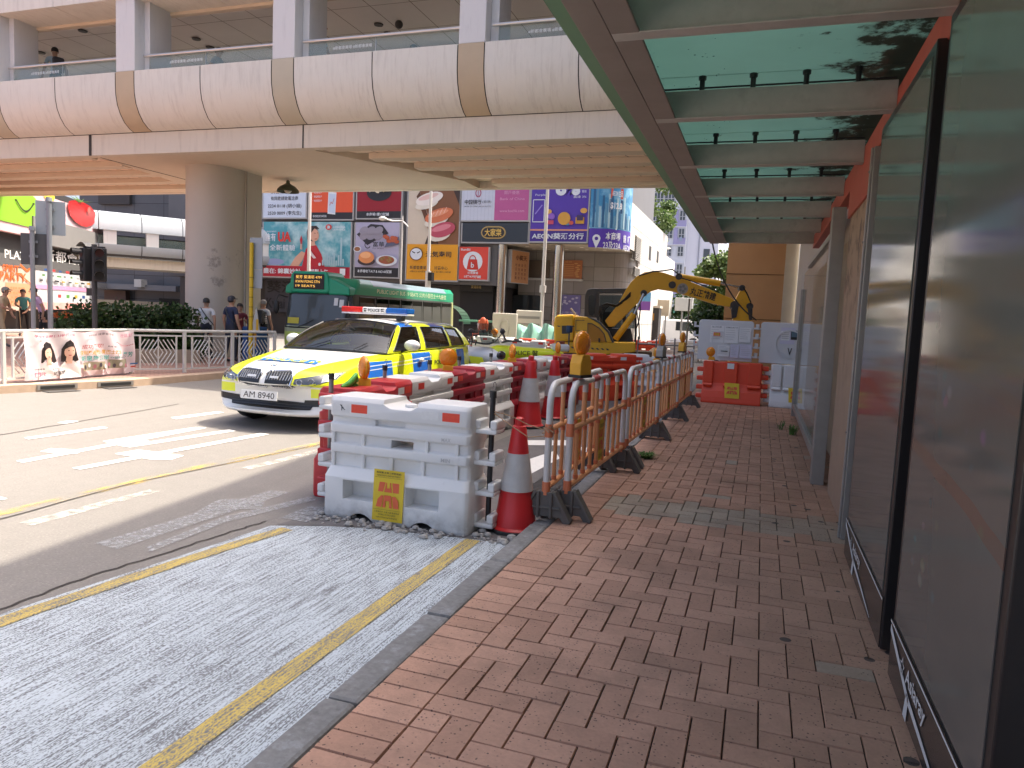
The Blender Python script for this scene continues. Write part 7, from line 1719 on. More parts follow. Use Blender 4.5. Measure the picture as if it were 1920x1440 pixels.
def eprism(nm, mat, pts, n0, n1, par=None, bevel=.02, zoom=True, **k):
    P = [EX(*(zpx(*p) if zoom else p), n0) for p in pts]; mb = MB(mat); mb.prism(P, XO + XN * n0, XD, (0, 0, 1), XN * (n1 - n0)); return wpart(mb, nm, par or ex, bevel=bevel, **k)
eprism('counterweight', MY, [(148, 640), (146, 520), (156, 480), (172, 462), (292, 458), (292, 650), (150, 655)], 0, 2.1, bevel=.10)
eprism('engine_hood', MY, [(294, 470), (380, 476), (430, 490), (480, 520), (540, 585), (572, 660), (294, 660)], .02, 1.0, bevel=.04)
eprism('deck_frame', MY, [(148, 656), (735, 662), (735, 730), (560, 748), (150, 732)], .03, 2.0, bevel=.03)
eprism('hood_trim', CABG, [(382, 474), (432, 487), (484, 517), (546, 583), (580, 662), (566, 662), (534, 590), (474, 526), (424, 497)], .0, .3, bevel=.006)
def eplate(nm, mat, pts, off=-.012): return eprism(nm, mat, pts, off, off + .010, bevel=0)
eplate('access_door', C('door_yellow', 'b07a1c'), [(394, 524), (420, 530), (470, 560), (505, 600), (520, 655), (394, 655)], .008)
for pts in ([(390, 520), (425, 524), (476, 555), (512, 598), (528, 660), (522, 660), (506, 600), (472, 560), (424, 530), (394, 526), (394, 660), (390, 660)],): eplate('door_seam', CABG, pts, -.004)
eplate('vent', CABG, [(205, 540), (258, 540), (258, 598), (205, 598)]); eplate('paper_notice', PAPER, [(308, 595), (386, 595), (386, 670), (308, 670)], -.02); eplate('door_latch', BLK, [(468, 630), (480, 630), (480, 660), (468, 660)]); eplate('panel_seam', CABG, [(304, 500), (368, 500), (368, 504), (308, 504), (308, 575), (368, 575), (368, 579), (304, 579)])
for k in range(4): eplate('hazard_stripe', CABG, [(170 + k * 34, 540), (186 + k * 34, 540), (196 + k * 34, 548), (180 + k * 34, 548)])
for k in range(11):
    x0 = 160 + k * 36; eplate('hazard_stripe', CABG, [(x0, 685 + k * 2), (x0 + 16, 685 + k * 2), (x0 + 28, 697 + k * 2), (x0 + 12, 697 + k * 2)], .012)
eprism('exhaust_flap', M('flap', (.45, .42, .35), .5), [(264, 418), (272, 412), (304, 452), (296, 460)], .3, .5, bevel=.005)
# cab
def cabp(pts, n0, n1, mat, nm, bevel=.02): return eprism(nm, mat, pts, n0, n1, bevel=bevel)
cabp([(366, 480), (372, 320), (388, 280), (412, 272), (700, 270), (712, 290), (690, 306), (414, 306), (398, 304), (392, 330), (392, 480)], 1.15, 2.05, CABG, 'cab_frame')
cabp([(366, 482), (372, 320), (388, 282), (412, 274), (458, 274), (458, 482)], 1.125, 1.2, CABG, 'rear_quarter', .01)
cabp([(396, 350), (402, 326), (420, 316), (440, 326), (444, 350), (440, 450), (424, 470), (404, 462), (396, 440)], 1.10, 1.122, DGLASS, 'quarter_window', 0)
cabp([(456, 302), (476, 302), (476, 520), (456, 520)], 1.14, 1.22, CABG, 'cab_pillar', .005); cabp([(640, 300), (662, 300), (668, 560), (640, 560)], 1.14, 1.22, CABG, 'cab_pillar', .005); cabp([(690, 290), (706, 286), (742, 400), (746, 600), (735, 740), (720, 740), (728, 600), (726, 400)], 1.14, 1.22, CABG, 'cab_pillar', .005); cabp([(690, 290), (706, 286), (742, 400), (746, 600), (735, 740), (720, 740), (728, 600), (726, 400)], 1.95, 2.03, CABG, 'cab_pillar', .005)
cabp([(366, 560), (700, 560), (735, 740), (560, 740)], 1.16, 2.03, CABG, 'cab_base')
cabp([(478, 320), (638, 320), (638, 558), (478, 558)], 1.16, 1.17, CARGL, 'cab_glass', 0); cabp([(664, 300), (690, 296), (728, 400), (726, 560), (668, 560)], 1.16, 1.17, CARGL, 'cab_glass', 0)
cabp([(500, 440), (560, 440), (566, 560), (500, 560)], 1.4, 1.8, SEATM, 'driver_seat', .03)
# boom, arm and rams
bm = eprism('boom', MY, [(515, 505), (560, 450), (602, 398), (640, 330), (662, 288), (700, 230), (745, 185), (800, 155), (870, 145), (940, 158), (1000, 178), (1070, 198), (1200, 250), (1330, 305), (1425, 342), (1468, 380), (1452, 408), (1380, 400), (1290, 380), (1180, 345), (1085, 316), (1000, 292), (900, 276), (850, 290), (810, 318), (760, 368), (700, 430), (640, 490), (580, 548), (540, 548)], .95, 1.25, bevel=.02)
b = MB(INK); O = XO + XN * .938
def elet(s_, x0, y0, x1, y1, h_):
    a = EX(*zpx(x0, y0), .938); c = EX(*zpx(x1, y1), .938); u_ = XD * (c[0] - a[0]) + Vector((0, 0, c[1] - a[1])); L = u_.length; u_.normalize(); v_ = XN.cross(u_) * -1; v_ = Vector((0, 0, 1)) - u_ * u_.z; v_.normalize(); letters(b, INK, s_, O + XD * a[0] + Vector((0, 0, a[1])), u_, v_, L, h_, .02)
elet('丸正精建', 1122, 316, 1306, 364, .24); b2 = wpart(b, 'lettering', bm)
mb = MB(C('emblem_grey', '9a9a98')); a = EX(*zpx(1074, 274), .938); c_ = XO + XN * .938 + XD * a[0] + Vector((0, 0, a[1])); mb.cyl(c_, c_ - XN * .004, .165, 20); mb.m(C('emblem_mid', '77797c')); 
for k in range(5): t_ = k * 2 * PI / 5; mb.cyl(c_ - XN * .005 + (XD * math.cos(t_) + Vector((0, 0, math.sin(t_)))) * .08, c_ - XN * .008 + (XD * math.cos(t_) + Vector((0, 0, math.sin(t_)))) * .08, .045, 8)
wpart(mb, 'emblem', bm)
for (zx, zy, rr_) in ((1000, 246, .11), (795, 306, .10), (1450, 392, .13), (1048, 186, .10), (1504, 268, .09), (1560, 400, .10)):
    a = EX(*zpx(zx, zy), .9); c_ = XO + XN * .90 + XD * a[0] + Vector((0, 0, a[1])); mb = MB(CABG); mb.cyl(c_, c_ + XN * .42, rr_, 16); wpart(mb, 'pivot_pin', ex, smooth=40)
am = eprism('dipper_arm', MY, [(1504, 262), (1484, 296), (1462, 340), (1440, 372), (1436, 480), (1448, 560), (1560, 560), (1580, 460), (1566, 390), (1545, 310), (1522, 262)], 1.0, 1.22, bevel=.015)
eprism('arm_linkage', CABG, [(1436, 372), (1462, 366), (1478, 400), (1462, 480), (1430, 490), (1424, 430)], .93, 1.0, bevel=.01); eprism('arm_linkage', CABG, [(1542, 384), (1568, 378), (1578, 420), (1576, 500), (1556, 500), (1546, 440)], .93, 1.0, bevel=.01)
def erod(nm, a, c, r_, mat, n): 
    p, q = EX(*zpx(*a), n), EX(*zpx(*c), n); mb = MB(mat); mb.cyl(XO + XN * n + XD * p[0] + Vector((0, 0, p[1])), XO + XN * n + XD * q[0] + Vector((0, 0, q[1])), r_, 14); return wpart(mb, nm, ex, smooth=40)
erod('arm_ram', (1052, 186), (1345, 236), .095, MY, 1.1); erod('arm_ram_rod', (1345, 236), (1496, 266), .035, RODM, 1.1)
erod('boom_ram', (590, 640), (725, 456), .10, MY, .82); erod('boom_ram_rod', (725, 456), (795, 310), .04, RODM, .82)
def ehose(pts, n, r_=.022):
    P = [EX(*zpx(*p), n) for p in pts]; mb = MB(HOSE); Q = [XO + XN * (n + .04 * (i % 2)) + XD * p[0] + Vector((0, 0, p[1])) for i, p in enumerate(P)]; mb.tube(Q, r_, 7); wpart(mb, 'hose', ex, smooth=60)
for d in (0, 10, 22, 34): ehose([(500 - d * .3, 520 + d * .4), (470 + d * .5, 450 + d), (480 + d, 400 + d * .6), (530 + d * .6, 378 + d * .4), (600, 392 + d * .4), (655, 350 + d * .8), (700, 300 + d)], .85 + d * .004)
ehose([(760, 180), (860, 150), (930, 146), (1000, 134), (1040, 165), (1060, 185)], .9); ehose([(1060, 195), (1130, 215), (1250, 260), (1340, 300)], .88, .018); ehose([(1510, 262), (1535, 300), (1565, 370), (1572, 430)], .9, .02); ehose([(640, 560), (700, 470), (740, 420), (760, 520), (764, 640)], .8, .02); ehose([(742, 560), (762, 500), (770, 420), (766, 360)], .85, .02)
for n_ in (.1, 1.55):
    P = [EX(*zpx(x, y), 0) for x, y in ((170, 760), (690, 760))]; mb = MB(MUD); L0, L1 = P[0][0], P[1][0]; pr = []
    for k in range(9): a = PI / 2 + PI * k / 8; pr.append((L0 + .3 + .3 * math.cos(a), .33 + .3 * math.sin(a)))
    for k in range(9): a = -PI / 2 + PI * k / 8; pr.append((L1 - .3 + .3 * math.cos(a), .33 + .3 * math.sin(a)))
    mb.prism(pr, XO + XN * n_, XD, (0, 0, 1), XN * .45); wpart(mb, 'track', ex, bevel=.02)
mb = MB(MUD); mb.obox(XO + XN * .5 + XD * .6 + Vector((0, 0, .4)), XD * 1.4, XN * 1.1, (0, 0, .35)); wpart(mb, 'undercarriage', ex)
mb = MB(MY); q = EX(*zpx(1500, 560), 1.0); mb.prism([(q[0] - .35, .35), (q[0] + .3, .35), (q[0] + .35, q[1]), (q[0] - .1, q[1])], XO + XN * .8, XD, (0, 0, 1), XN * .6); wpart(mb, 'bucket', ex, bevel=.03)
# ================================================================== POLICE MOTORCYCLES
GUN = M('bike_grey', (.06, .062, .066), .4); BW = M('bike_white', (.62, .63, .64), .3, coat=.4, v=.03); NEO = M('bike_neon', NEON, .4, v=.04)
def bike(lab, loc, rz, scr=True, mast=True, fair=None):
    r = thing('police_motorcycle', lab, 'motorcycle', loc, rz, 'police motorcycles beyond the barriers')
    for yy in (-.74, .74):
        mb = MB(TYRE); pts = [Vector((0, yy + .27 * math.cos(a), .31 + .27 * math.sin(a))) for a in [k * PI / 12 for k in range(25)]]; mb.tube(pts, .055, 8, caps=False); t_ = mb.build('tyre', r, smooth=60)
        mb = MB(SILV); mb.lathe([(.0, -.03), (.20, -.03), (.22, 0), (.20, .03), (0, .03)], (0, yy, .31), 20, 'x', caps=False); mb.build('rim', t_)
    mb = MB(GUN); mb.box((-.16, -.35, .28), (.16, .4, .62)); mb.build('engine', r, bevel=.06)
    mb = MB(fair or BW); rows = []
    for y_, w_, z0, z1 in ((-1.0, .05, .76, .82), (-.85, .14, .62, .92), (-.6, .22, .56, 1.0), (-.3, .23, .6, 1.0), (0, .2, .66, .98), (.4, .2, .68, .97), (.75, .17, .72, .96)):
        rows.append([Vector((w_ * math.cos(a), y_, (z0 + z1) / 2 + (z1 - z0) / 2 * math.sin(a))) for a in [k * PI / 7 for k in range(14)]])
    mb.grid(rows, True, flip=True); mb.f += [list(range(14)), [6 * 14 + i for i in range(13, -1, -1)]]; mb.mi += [0, 0]; fo = mb.build('fairing', r, smooth=50)
    if fair:
        mb = MB(INK)
        for s in (-1, 1): letters(mb, INK, 'POLICE 警察', Vector((s * .245, -.35 if s > 0 else .45, .80)), (0, s, 0), (0, 0, 1), .8, .12, .012)
        mb.build('lettering', fo)
    mb = MB(NEO); [mb.obox((s * .265 - .01, -.78, .66), (.02, 0, 0), (0, .42, .0), (0, .08, .14)) for s in (-1, 1)]; mb.build('neon_patch', r)
    mb = MB(BW); pts = [Vector((0, -.74 + .37 * math.cos(a), .31 + .37 * math.sin(a))) for a in [PI * .15 + k * PI * .7 / 10 for k in range(11)]]
    mb.grid([[p + Vector((x_, 0, -abs(x_) * .4)) for x_ in (-.09, -.05, 0, .05, .09)] for p in pts]); mb.build('front_mudguard', r, smooth=80)
    mb = MB(GUN); mb.box((-.16, .05, .78), (.16, .62, .88)); mb.build('seat', r, bevel=.04)
    mb = MB(GUN); mb.tube([(-.42, -.20, 1.08), (-.3, -.38, 1.10), (-.08, -.50, 1.06), (.08, -.50, 1.06), (.3, -.38, 1.10), (.42, -.20, 1.12)], .018, 6); [mb.cyl((s * .42, -.20, 1.12), (s * .50, -.10, 1.11), .022, 8) for s in (-1, 1)]; mb.build('handlebar', r)
    for s in (-1, 1): mb = MB(GUN); mb.tube([(s * .3, -.42, 1.1), (s * .40, -.5, 1.28)], .012, 5); mb.ball((s * .42, -.5, 1.32), (.075, .03, .05), 10, 7); mb.build('mirror', r, smooth=180)
    if scr: mb = MB(CARGL); mb.grid([[Vector((w_ * q, y_ + .08 * q * q, z_)) for q in (-1, -.5, 0, .5, 1)] for w_, y_, z_ in ((.24, -.72, 1.08), (.24, -.60, 1.3), (.2, -.48, 1.48))]); mb.build('windscreen', r, smooth=80)
    for s in (-1, 1):
        mb = MB(NEO); mb.box((s * .33 - .13, .28, .52), (s * .33 + .13, .85, .92)); pn_ = mb.build('pannier', r, bevel=.05)
        mb = MB(INK); o_ = Vector((s * .462, .32 if s > 0 else .80, .68)); letters(mb, INK, 'POLICE 警察', o_, (0, s, 0), (0, 0, 1), .48, .11, .01); mb.build('lettering', pn_)
    mb = MB(BW); mb.box((-.22, .62, .92), (.22, 1.0, 1.08)); mb.build('top_case', r, bevel=.05)
    if mast:
        mb = MB(GUN); mb.cyl((0, 1.0, .9), (0, 1.0, 1.36), .018, 8); mb.build('beacon_mast', r); mb = MB(C('beacon_navy', '12304e')); mb.lathe([(.05, 1.34), (.075, 1.36), (.075, 1.46), (.06, 1.5)], (0, 1.0, 0), 14); mb.build('beacon', r, smooth=40)
    mb = MB(C('seatred', '7a3a22')); mb.box((-.1, .72, 1.08), (.1, .9, 1.14)); mb.build('rear_pad', r)
    mb = MB(LENS); mb.ball((0, -.98, .86), (.12, .05, .09), 12, 8); mb.build('headlight', r, smooth=180); return r
bike('white police motorcycle with tall windscreen just behind the police car', (-5.75, 14.3, 0), math.radians(60), True, False)
bike('neon yellow police motorcycle with blue beacon mast left of the excavator', (-5.0, 15.6, 0), math.radians(-68), False, True, NEO)
# ================================================================== WORKS CLUTTER BEYOND
SHEET = Mt('green_sheet', (.22, .46, .38), .6); SHEET.vary(1.5, .12); SHEET = SHEET.m
p0, p1 = PX(968, 655, Y=24.5), PX(1042, 655, Y=24.5); r = thing('tarpaulin', 'pale green tarpaulin draped over materials left of the excavator', 'tarpaulin', (p0.x, 24.5, 0)); rw = []
for j in range(9):
    v_ = j / 8; row = []
    for i in range(33):
        u_ = i / 32; pk = max(math.exp(-((u_ - .35) / .10) ** 2), math.exp(-((u_ - .75) / .12) ** 2), .62 * math.exp(-((u_ - .02) / .1) ** 2)); zt_ = 1.12 + .36 * pk + .05 * math.sin(u_ * 31); row.append(Vector((p0.x + (p1.x - p0.x) * u_, 24.5 - .5 * (1 - v_) + .05 * math.sin(u_ * 47 + v_ * 4) + .14 * math.sin(u_ * 19 + v_ * 3) * (1 - .5 * v_), .02 + zt_ * v_)))
    rw.append(row)
rw.append([q + Vector((0, 1.2, -.15)) for q in rw[-1]])
mb = MB(SHEET); mb.grid(rw); wpart(mb, 'sheet', r, smooth=60); mb = MB(MUD); mb.box((p0.x + .1, 24.75, 0), (p1.x - .1, 25.8, 1.0)); wpart(mb, 'material_stack', r)
for (px, Y, rz_, lab) in ((945, 26.0, -.1, 'upright white plastic barrier with oval hole left of green tarpaulin'), (990, 27.0, .15, 'tilted white slatted barrier behind the green tarpaulin')):
    p = PX(px, 640, Y=Y); r = thing('plastic_barrier', lab, 'barrier', (p.x, Y, 0), rz_); WC = M('barrier_cream', (.66, .62, .54), .6, v=.06); h_ = 1.75 if px < 960 else 1.9
    mb = MB(WC); mb.box((-.5, -.06, .1), (.5, .06, h_)); mb.build('panel', r, bevel=.03)
    if px < 960: mb = MB(WC); mb.lathe([(.16, -.09), (.21, -.10), (.21, -.06)], (0, 0, 1.2), 20, 'y', caps=False); mb.v = [Vector((v.x, v.y, 1.2 + (v.z - 1.2) * 1.7)) for v in mb.v]; mb.build('oval_rim', r)
    else: 
        for k in range(5): mb = MB(C('slat_grey', '9a978e')); mb.box((-.42, -.075, .5 + k * .27), (.42, -.062, .60 + k * .27)); mb.build('slat', r)
    for s in (-.35, .35): mb = MB(WC); mb.box((s - .08, -.25, 0), (s + .08, .25, .1)); mb.build('foot', r)
# parked bicycles and stacked goods by the awning
def bicycle(lab, loc, rz, c):
    r = thing('bicycle', lab, 'bicycle', loc, rz, 'bicycles by the shopfront'); fm = C('frame_' + c, c)
    for yy in (-.5, .5):
        mb = MB(TYRE); mb.tube([Vector((0, yy + .33 * math.cos(a), .35 + .33 * math.sin(a))) for a in [k * PI / 12 for k in range(25)]], .02, 6, caps=False); wv = mb.build('tyre', r); mb = MB(SILV)
        for k in range(8): a = k * PI / 8; mb.tube([(0, yy - .32 * math.cos(a), .35 - .32 * math.sin(a)), (0, yy + .32 * math.cos(a), .35 + .32 * math.sin(a))], .004, 4)
        mb.build('spoke', wv)
    mb = MB(fm); [mb.tube(q, .018, 6) for q in ([(0, -.5, .35), (0, -.38, .95)], [(0, -.40, .85), (0, .12, .82)], [(0, -.40, .80), (0, .02, .32)], [(0, .02, .32), (0, .16, .95)], [(0, .02, .32), (0, .5, .35)], [(0, .12, .82), (0, .5, .35)])]; mb.build('frame', r)
    mb = MB(BLKP); mb.ball((0, .17, .98), (.07, .13, .035), 10, 6); mb.build('saddle', r, smooth=180); mb = MB(BLKP); mb.tube([(-.28, -.32, 1.02), (-.1, -.40, 1.0), (.1, -.4, 1.0), (.28, -.32, 1.02)], .014, 6); mb.build('handlebar', r)
for i, (px, Y, rz_, c) in enumerate(((888, 29, .9, '8f3a2c'), (902, 29.6, 1.3, '2c5a4a'), (916, 29.2, .6, '9a9a96'))):
    p = PX(px, 640, Y=Y); bicycle(['bicycle with red frame nearest the minibus', 'bicycle with green frame between the red and grey ones', 'bicycle with grey frame nearest the steel column'][i], (p.x, Y, 0), rz_, c)
p = PX(905, 625, Y=27.5); r = thing('jacket', 'orange jacket hung over the far barrier near the steel column', 'jacket', (p.x, 27.5, .9)); mb = MB(C('jacket', 'b5502c')); mb.ball((p.x, 27.5, 1.30), (.17, .10, .26), 14, 10); mb.ball((p.x + .17, 27.5, 1.24), (.06, .07, .24), 10, 8); mb.ball((p.x - .17, 27.5, 1.22), (.06, .07, .23), 10, 8); wpart(mb, 'cloth', r, smooth=180)
p = PX(905, 612, Y=27.8); r = thing('stall_table', 'low stall table with green cover behind the orange jacket', 'table', (p.x, 27.9, 0)); mb = MB(C('stallgreen', '5f9a80')); mb.box((p.x - 1.1, 27.9, 1.35), (p.x + 1.0, 29.0, 1.42)); wpart(mb, 'cover', r); 
for dx_ in (-1.0, .9): mb = MB(GUN); mb.box((p.x + dx_, 28.0, 0), (p.x + dx_ + .05, 28.05, 1.35)); wpart(mb, 'leg', r)
SAND = M('sand', (.42, .31, .19), .95, v=.15); rnd = random.Random(5)
for (px, Y, s_, lab) in ((1225, 24.5, 1.0, 'heap of pale sand in the works right of the excavator'), (1205, 19.0, .55, 'low heap of brown earth behind the white barrier')):
    p = PX(px, 690, Y=Y); mb = MB(SAND if s_ > .6 else MUD); mb.grid([[Vector((p.x + s_ * 1.3 * rr_ * math.cos(a) * (1 + .12 * math.sin(3 * a)), Y + s_ * 1.0 * rr_ * math.sin(a), .85 * s_ * (1 - rr_) ** 1.2 + .06 * math.sin(7 * a + rr_ * 9) * rr_ * (1 - rr_))) for a in [k * 2 * PI / 24 for k in range(24)]] for rr_ in (1, .8, .6, .4, .2, .02)], True); o = mb.build('soil_heap', smooth=80); tag(o, lab, 'soil')
# scaffold rail
r = thing('guard_rail', 'thin steel guard rail round the works right of the excavator', 'rail', tuple(PX(1240, 680, Y=20))); p0, p1 = PX(1195, 665, Y=20.5), PX(1300, 668, Y=20.5)
for z_ in (.55, 1.05): mb = MB(PIPEG); mb.cyl((p0.x, 20.5, z_), (p1.x, 20.5, z_), .022, 8); wpart(mb, 'rail', r)
for f in (0, .33, .66, 1): mb = MB(PIPEG); x_ = p0.x + (p1.x - p0.x) * f; mb.cyl((x_, 20.5, 0), (x_, 20.5, 1.25), .022, 8); wpart(mb, 'upright', r)
# ================================================================== FAR: tower, trees, poles, kiosks
YT = 112.0
def TX(px, py): return PX(px, py, Y=YT)
tw = thing('apartment_tower', 'pale lilac and white apartment tower far behind the excavator', 'building', tuple(TX(1270, 600)))
TWH, TLI, TLD = M('tower_white', (.56, .58, .63), .8, v=.04), M('tower_lilac', (.33, .31, .50), .8, v=.04), M('tower_plain', (.62, .62, .68), .8, v=.04)
xa, xb, xc = TX(1170, 480).x, TX(1284, 480).x, TX(1345, 480).x
mb = MB(TWH); mb.box((xa, YT, 0), (xb, YT + 14, 46)); wpart(mb, 'wall', tw); mb = MB(TLD); mb.box((xb + .01, YT + 1.2, 0), (xc, YT + 16, 46)); wpart(mb, 'side_wing', tw)
fh = 2.62; z = 1.2; i = 0; w_ = xb - xa
WINF = M('window_frame_grey', (.42, .43, .45), .6); GLZ = Mt('tower_glass', (.07, .08, .09), .2, spec=.6).m
while z < 44:
    for f0, f1, win in ((.0, .13, 0), (.16, .27, 1), (.29, .40, 1), (.44, .60, 1), (.62, .78, 1), (.80, .86, 0), (.88, .97, 2)):
        x0, x1 = xa + w_ * f0, xa + w_ * f1
        if win == 0 and i % 3 != 1: mb = MB(TLI); mb.box((x0, YT - .10, z - .9), (x1, YT - .002, z + 1.5)); wpart(mb, 'lilac_panel', tw)
        if win == 2 and i % 4 in (1, 2): mb = MB(TLI); mb.box((x0 - .3, YT - .06, z - .9), (x1 + .2, YT - .002, z + .1)); wpart(mb, 'lilac_panel', tw)
        if win: 
            mb = MB(GLZ); mb.box((x0, YT - .08, z), (x1, YT - .003, z + 1.35)); g = wpart(mb, 'window', tw); mb = MB(WINF)
            n_ = 3 if win == 1 else 2
            for k in range(n_ + 1): xx = x0 + (x1 - x0) * k / n_; mb.box((xx - .05, YT - .14, z), (xx + .05, YT - .085, z + 1.35))
            mb.box((x0, YT - .13, z + .5), (x1, YT - .084, z + .58)); wpart(mb, 'frame', g)
            if random.random() < .4 and z < 30: mb = MB(C('cloth%d' % (i % 4), ('b8a0a0', '8f9ab0', 'c9c4b4', '7a6a60')[i % 4])); mb.box((x0 + .2, YT - .6, z - .5), (x0 + .6, YT - .56, z + .1)); wpart(mb, 'laundry', tw)
    mb = MB(TLD); mb.box((xa, YT - .16, z - 1.05), (xb, YT - .003, z - .92)); wpart(mb, 'floor_band', tw)
    mb = MB(GLZ); xm = xb + (xc - xb) * .55; mb.box((xm, YT + 1.12, z), (xm + .9, YT + 1.195, z + 1.2)); wpart(mb, 'window', tw)
    z += fh; i += 1
mb = MB(C('pipe_grey', '9094a0')); [mb.cyl((xb + (xc - xb) * f, YT + 1.1, 0), (xb + (xc - xb) * f, YT + 1.1, 46), .09, 8) for f in (.4,)]; wpart(mb, 'drain_pipe', tw)
# ---- trees
def tree(lab, base, h, blobs, n, s, mat, trunk_r=.2, seed=1, z0=0):
    rnd = random.Random(seed); base = Vector(base); r = thing('tree', lab, 'tree', tuple(base), 0); mb = MB(BARK)
    mb.tube([(0, 0, 0), (.1 * h / 6, .05, h * .3), (-.05, .1, h * .62)], [trunk_r, trunk_r * .75, trunk_r * .45], 8)
    for c, R in blobs: mb.tube([(0, .05, h * rnd.uniform(.25, .5)), Vector(c) * .55 + Vector((0, 0, h * .2)), Vector(c)], [trunk_r * .4, trunk_r * .22, trunk_r * .06], 5)
    mb.build('trunk', r, smooth=60); mb = MB(mat); leaves(mb, blobs, n, s, rnd); mb.build('crown', r); return r
def bl(n, rx, ry, z0, z1, R, seed):
    rnd = random.Random(seed); return [((rnd.uniform(-rx, rx), rnd.uniform(-ry, ry), rnd.uniform(z0, z1)), (R * rnd.uniform(.6, 1.2), R * rnd.uniform(.6, 1.2), R * rnd.uniform(.5, .9))) for _ in range(n)]
p = PX(1192, 420, Y=50); tree('sunlit tree growing on the roof behind the pale concrete side wall', (p.x, 50, zl - .2), 4.6, bl(20, 2.1, 1.6, .8, 4.3, .75, 2), 5200, .22, TREEL, .12, 3)
p = PX(1225, 400, Y=56); tree('second rooftop tree leaning towards the apartment tower', (p.x - .2, 56, zl - 1.2), 4.4, bl(14, 1.5, 1.2, 1.2, 4.2, .7, 4), 3600, .22, TREEL, .10, 5)
mb = MB(PRECAST); mb.box((p.x - 4, 53.01, 0), (XS - .2, 60, zl - 1.2)); wpart(mb, 'rear_wing', blk)
p = PX(1335, 640, Y=46); tree('dense street tree behind the excavator boom beside the beige building', (p.x + .3, 46, 0), 6.2, bl(26, 1.2, 1.3, 1.8, 5.8, .75, 6), 8000, .22, TREEL, .16, 7)
p = PX(1300, 640, Y=60); tree('smaller dark tree under the boom left of the street tree', (p.x, 60, 0), 4.6, bl(16, 1.6, 1.2, 1.4, 4.6, .7, 8), 4500, .22, HEDGE, .12, 9)
p = PX(1345, 640, Y=34); tree('low dark shrub tree close behind the white notice panel', (p.x, 34, 0), 3.6, bl(14, .8, .8, 1.0, 3.4, .55, 12), 3800, .17, HEDGE, .10, 13)
# ---- poles
LPW = M('lamp_pole_white', (.60, .59, .57), .4, metal=.2)
def lpole(lab, px, Y, top_px, rad, mat=LPW, extras=None):
    p = PX(px, 600, Y=Y); zt_ = PX(px, top_px, Y=Y).z; r = thing('lamp_post', lab, 'post', (p.x, Y, 0)); mb = MB(mat); mb.tube([(0, 0, 0), (0, 0, zt_)], [rad, rad * .8], 12); mb.build('pole', r, smooth=40); return r, zt_
r, _z = lpole('tall white pole standing before the sushi billboard', 800, 28.5, 335, .075)
q0, q1 = PX(800, 522, Y=28.5).z, PX(800, 508, Y=28.5).z; mb = MB(LPW); mb.cyl((0, 0, q0 - .5), (0, 0, q1), .12, 12); mb.build('collar', r); mb = MB(BLKP); mb.box((.06, -.15, q0 - .1), (.24, .08, q0 + .25)); mb.build('camera_box', r)
r, _z = lpole('tall white pole in front of the purple percent billboard', 1015, 30, 345, .085); q0 = PX(1015, 535, Y=30).z; mb = MB(LPW); mb.cyl((0, 0, q0 - .3), (0, 0, q0), .14, 12); mb.build('collar', r)
r, _z = lpole('white pole crossing the woman on the teal billboard', 577, 30, 345, .09)
r, _z = lpole('thin white pole with bent lamp arm beside the dim sum billboard', 749, 31, 405, .05); zz = PX(749, 414, Y=31).z; mb = MB(LPW); mb.tube([(0, 0, zz), (-.35, -.3, zz - .05), (-.75, -.6, zz + .05)], .035, 8); mb.tube([(0, 0, zz), (.25, .1, zz - .25)], .03, 8); mb.build('lamp_arm', r); mb = MB(LPW); mb.ball((-.72, -.58, zz + .02), (.2, .16, .10), 12, 8); mb.build('lamp_head', r, smooth=180)
r, _z = lpole('slim grey pole right of the excavator cab', 1290, 26, 560, .035, PIPEG)
r, _z = lpole('slim grey post with small box beside the street tree', 1278, 52, 500, .07, PIPEG); mb = MB(C('cabinet', 'b6b6b2')); z_ = PX(1278, 572, Y=52).z; mb.box((-.5, -.2, z_ - .4), (.7, .2, z_ + .5)); mb.build('signal_box', r, bevel=.03)
r, _z = lpole('street lamp with side arm beyond the concrete wall', 1205, 58, 466, .06, PIPEG); z_ = PX(1205, 468, Y=58).z; mb = MB(PIPEG); mb.tube([(0, 0, z_), (1.4, 0, z_ + .15)], .04, 6); mb.build('lamp_arm', r); mb = MB(LPW); mb.ball((1.5, 0, z_ + .12), (.35, .15, .08), 12, 6); mb.build('lamp_head', r)
# cable swagged from the canopy tip
r = thing('cable', 'black cable swagging from the canopy tip down to the white panels', 'cable', (-.9, 13.1, 3.0)); mb = MB(HOSE); a = Vector((-.9, 13.1, 3.05)); c_ = PX(1418, 600, Y=15.5); mid = PX(1358, 548, Y=14.6); m2 = PX(1390, 590, Y=15.0)
P = []
for k in range(17):
    t_ = k / 16; P.append((a * (1 - t_) ** 3 + (PX(1346, 515, Y=14) * 3) * (1 - t_) ** 2 * t_ + (PX(1375, 572, Y=15) * 3) * (1 - t_) * t_ ** 2 + c_ * t_ ** 3))
mb.tube(P, .014, 6); wpart(mb, 'strand', r, smooth=60)
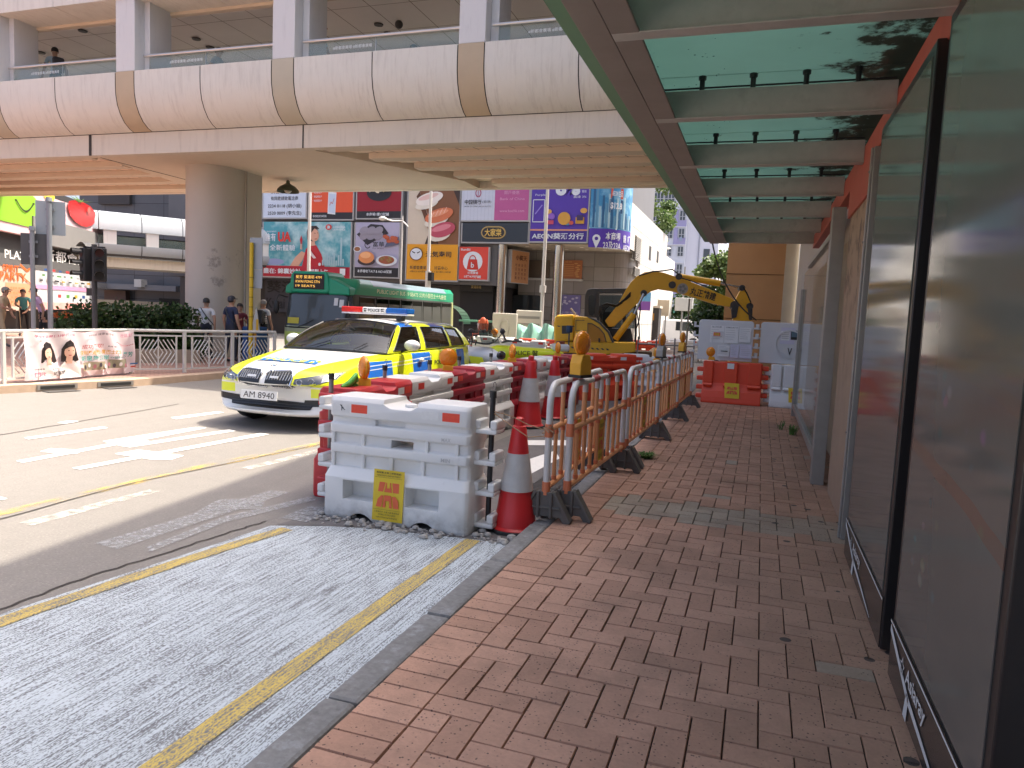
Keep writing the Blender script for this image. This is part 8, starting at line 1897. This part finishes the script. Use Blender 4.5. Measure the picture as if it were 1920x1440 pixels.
# kiosks, hoardings and van in the sunny street
KB = C('kiosk', '2b2826'); p = PX(1218, 612, Y=48); r = thing('kiosk', 'dark street kiosk with ochre label beyond the excavator cab', 'kiosk', (p.x, 48, 0)); mb = MB(KB); mb.box((-.75, 0, 0), (.55, 1.2, 2.6)); mb.build('cabinet', r, bevel=.03); mb = MB(C('kioskl', 'c08a2e')); mb.box((-.1, -.012, 1.8), (.25, -.002, 2.25)); mb.build('label', r); mb = MB(C('kiosktop', 'b8aea0')); mb.box((-.8, -.05, 2.602), (.6, 1.25, 2.75)); mb.build('roof', r)
p = PX(1235, 570, Y=50); r = thing('sign_board', 'square beige sign board above the kiosk', 'sign', (p.x, 50, 0)); mb = MB(C('beigeb', 'b6a892')); z0, z1 = PX(1235, 592, Y=50).z, PX(1235, 562, Y=50).z; mb.box((-.7, 0, z0), (.7, .08, z1)); mb.build('plate', r); [MB(PIPEG).cyl((s, .1, 0), (s, .1, z1), .05, 8).build('leg', r) for s in (-.5, .5)]
p = PX(1208, 570, Y=42); r = thing('banner_flag', 'narrow blue and violet flag banner beside excavator cab', 'flag', (p.x, 42, 0)); z0, z1 = PX(1208, 582, Y=42).z, PX(1208, 548, Y=42).z; mb = MB(C('flagb', '5f9cc4')); mb.box((-.35, 0, (z0 + z1) / 2), (.35, .02, z1)); mb.m(C('flagv', '7a4a9a')).box((-.35, 0, z0), (.35, .02, (z0 + z1) / 2 - .002)); mb.build('cloth', r); mb = MB(PIPEG); mb.cyl((-.4, .02, 0), (-.4, .02, z1 + .3), .03, 8); mb.build('pole', r)
p = PX(1262, 610, Y=55); r = thing('van', 'white van parked in the sunny street beyond the works', 'van', (p.x, 55, 0)); mb = MB(M('van_white', (.66, .66, .66), .35, coat=.4)); mb.prism([(-2.3, .35), (2.3, .35), (2.3, 1.0), (1.9, 1.15), (1.4, 1.95), (-2.3, 1.95)], (0, 0, 0), (1, 0, 0), (0, 0, 1), (0, 1.8, 0)); mb.build('body', r, bevel=.1); mb = MB(DGLASS); mb.prism([(.2, 1.15), (1.65, 1.15), (1.25, 1.8), (.2, 1.8)], (0, -.012, 0), (1, 0, 0), (0, 0, 1), (0, .01, 0)); mb.build('window', r)
for x_ in (-1.5, 1.5): mb = MB(TYRE); mb.lathe([(.0, -.1), (.33, -.1), (.33, .1), (0, .1)], (x_, .05, .33), 20, 'y', caps=False); mb.build('tyre', r)
p = PX(1250, 590, Y=70); r = thing('hoarding', 'green topped site hoarding far along the sunny street', 'hoarding', (p.x, 70, 0)); mb = MB(C('hoardg', '5a9a84')); mb.box((-1, 0, 2.4), (7, .1, 3.2)); mb.build('green_band', r); mb = MB(C('hoardw', 'c2beb4')); mb.box((-1, .01, 0), (7, .09, 2.39)); mb.build('panel', r); mb = MB(C('hoardo', 'a8743c')); mb.box((-3, .2, 2.2), (1.5, .3, 3.0)); mb.build('timber_panel', r)
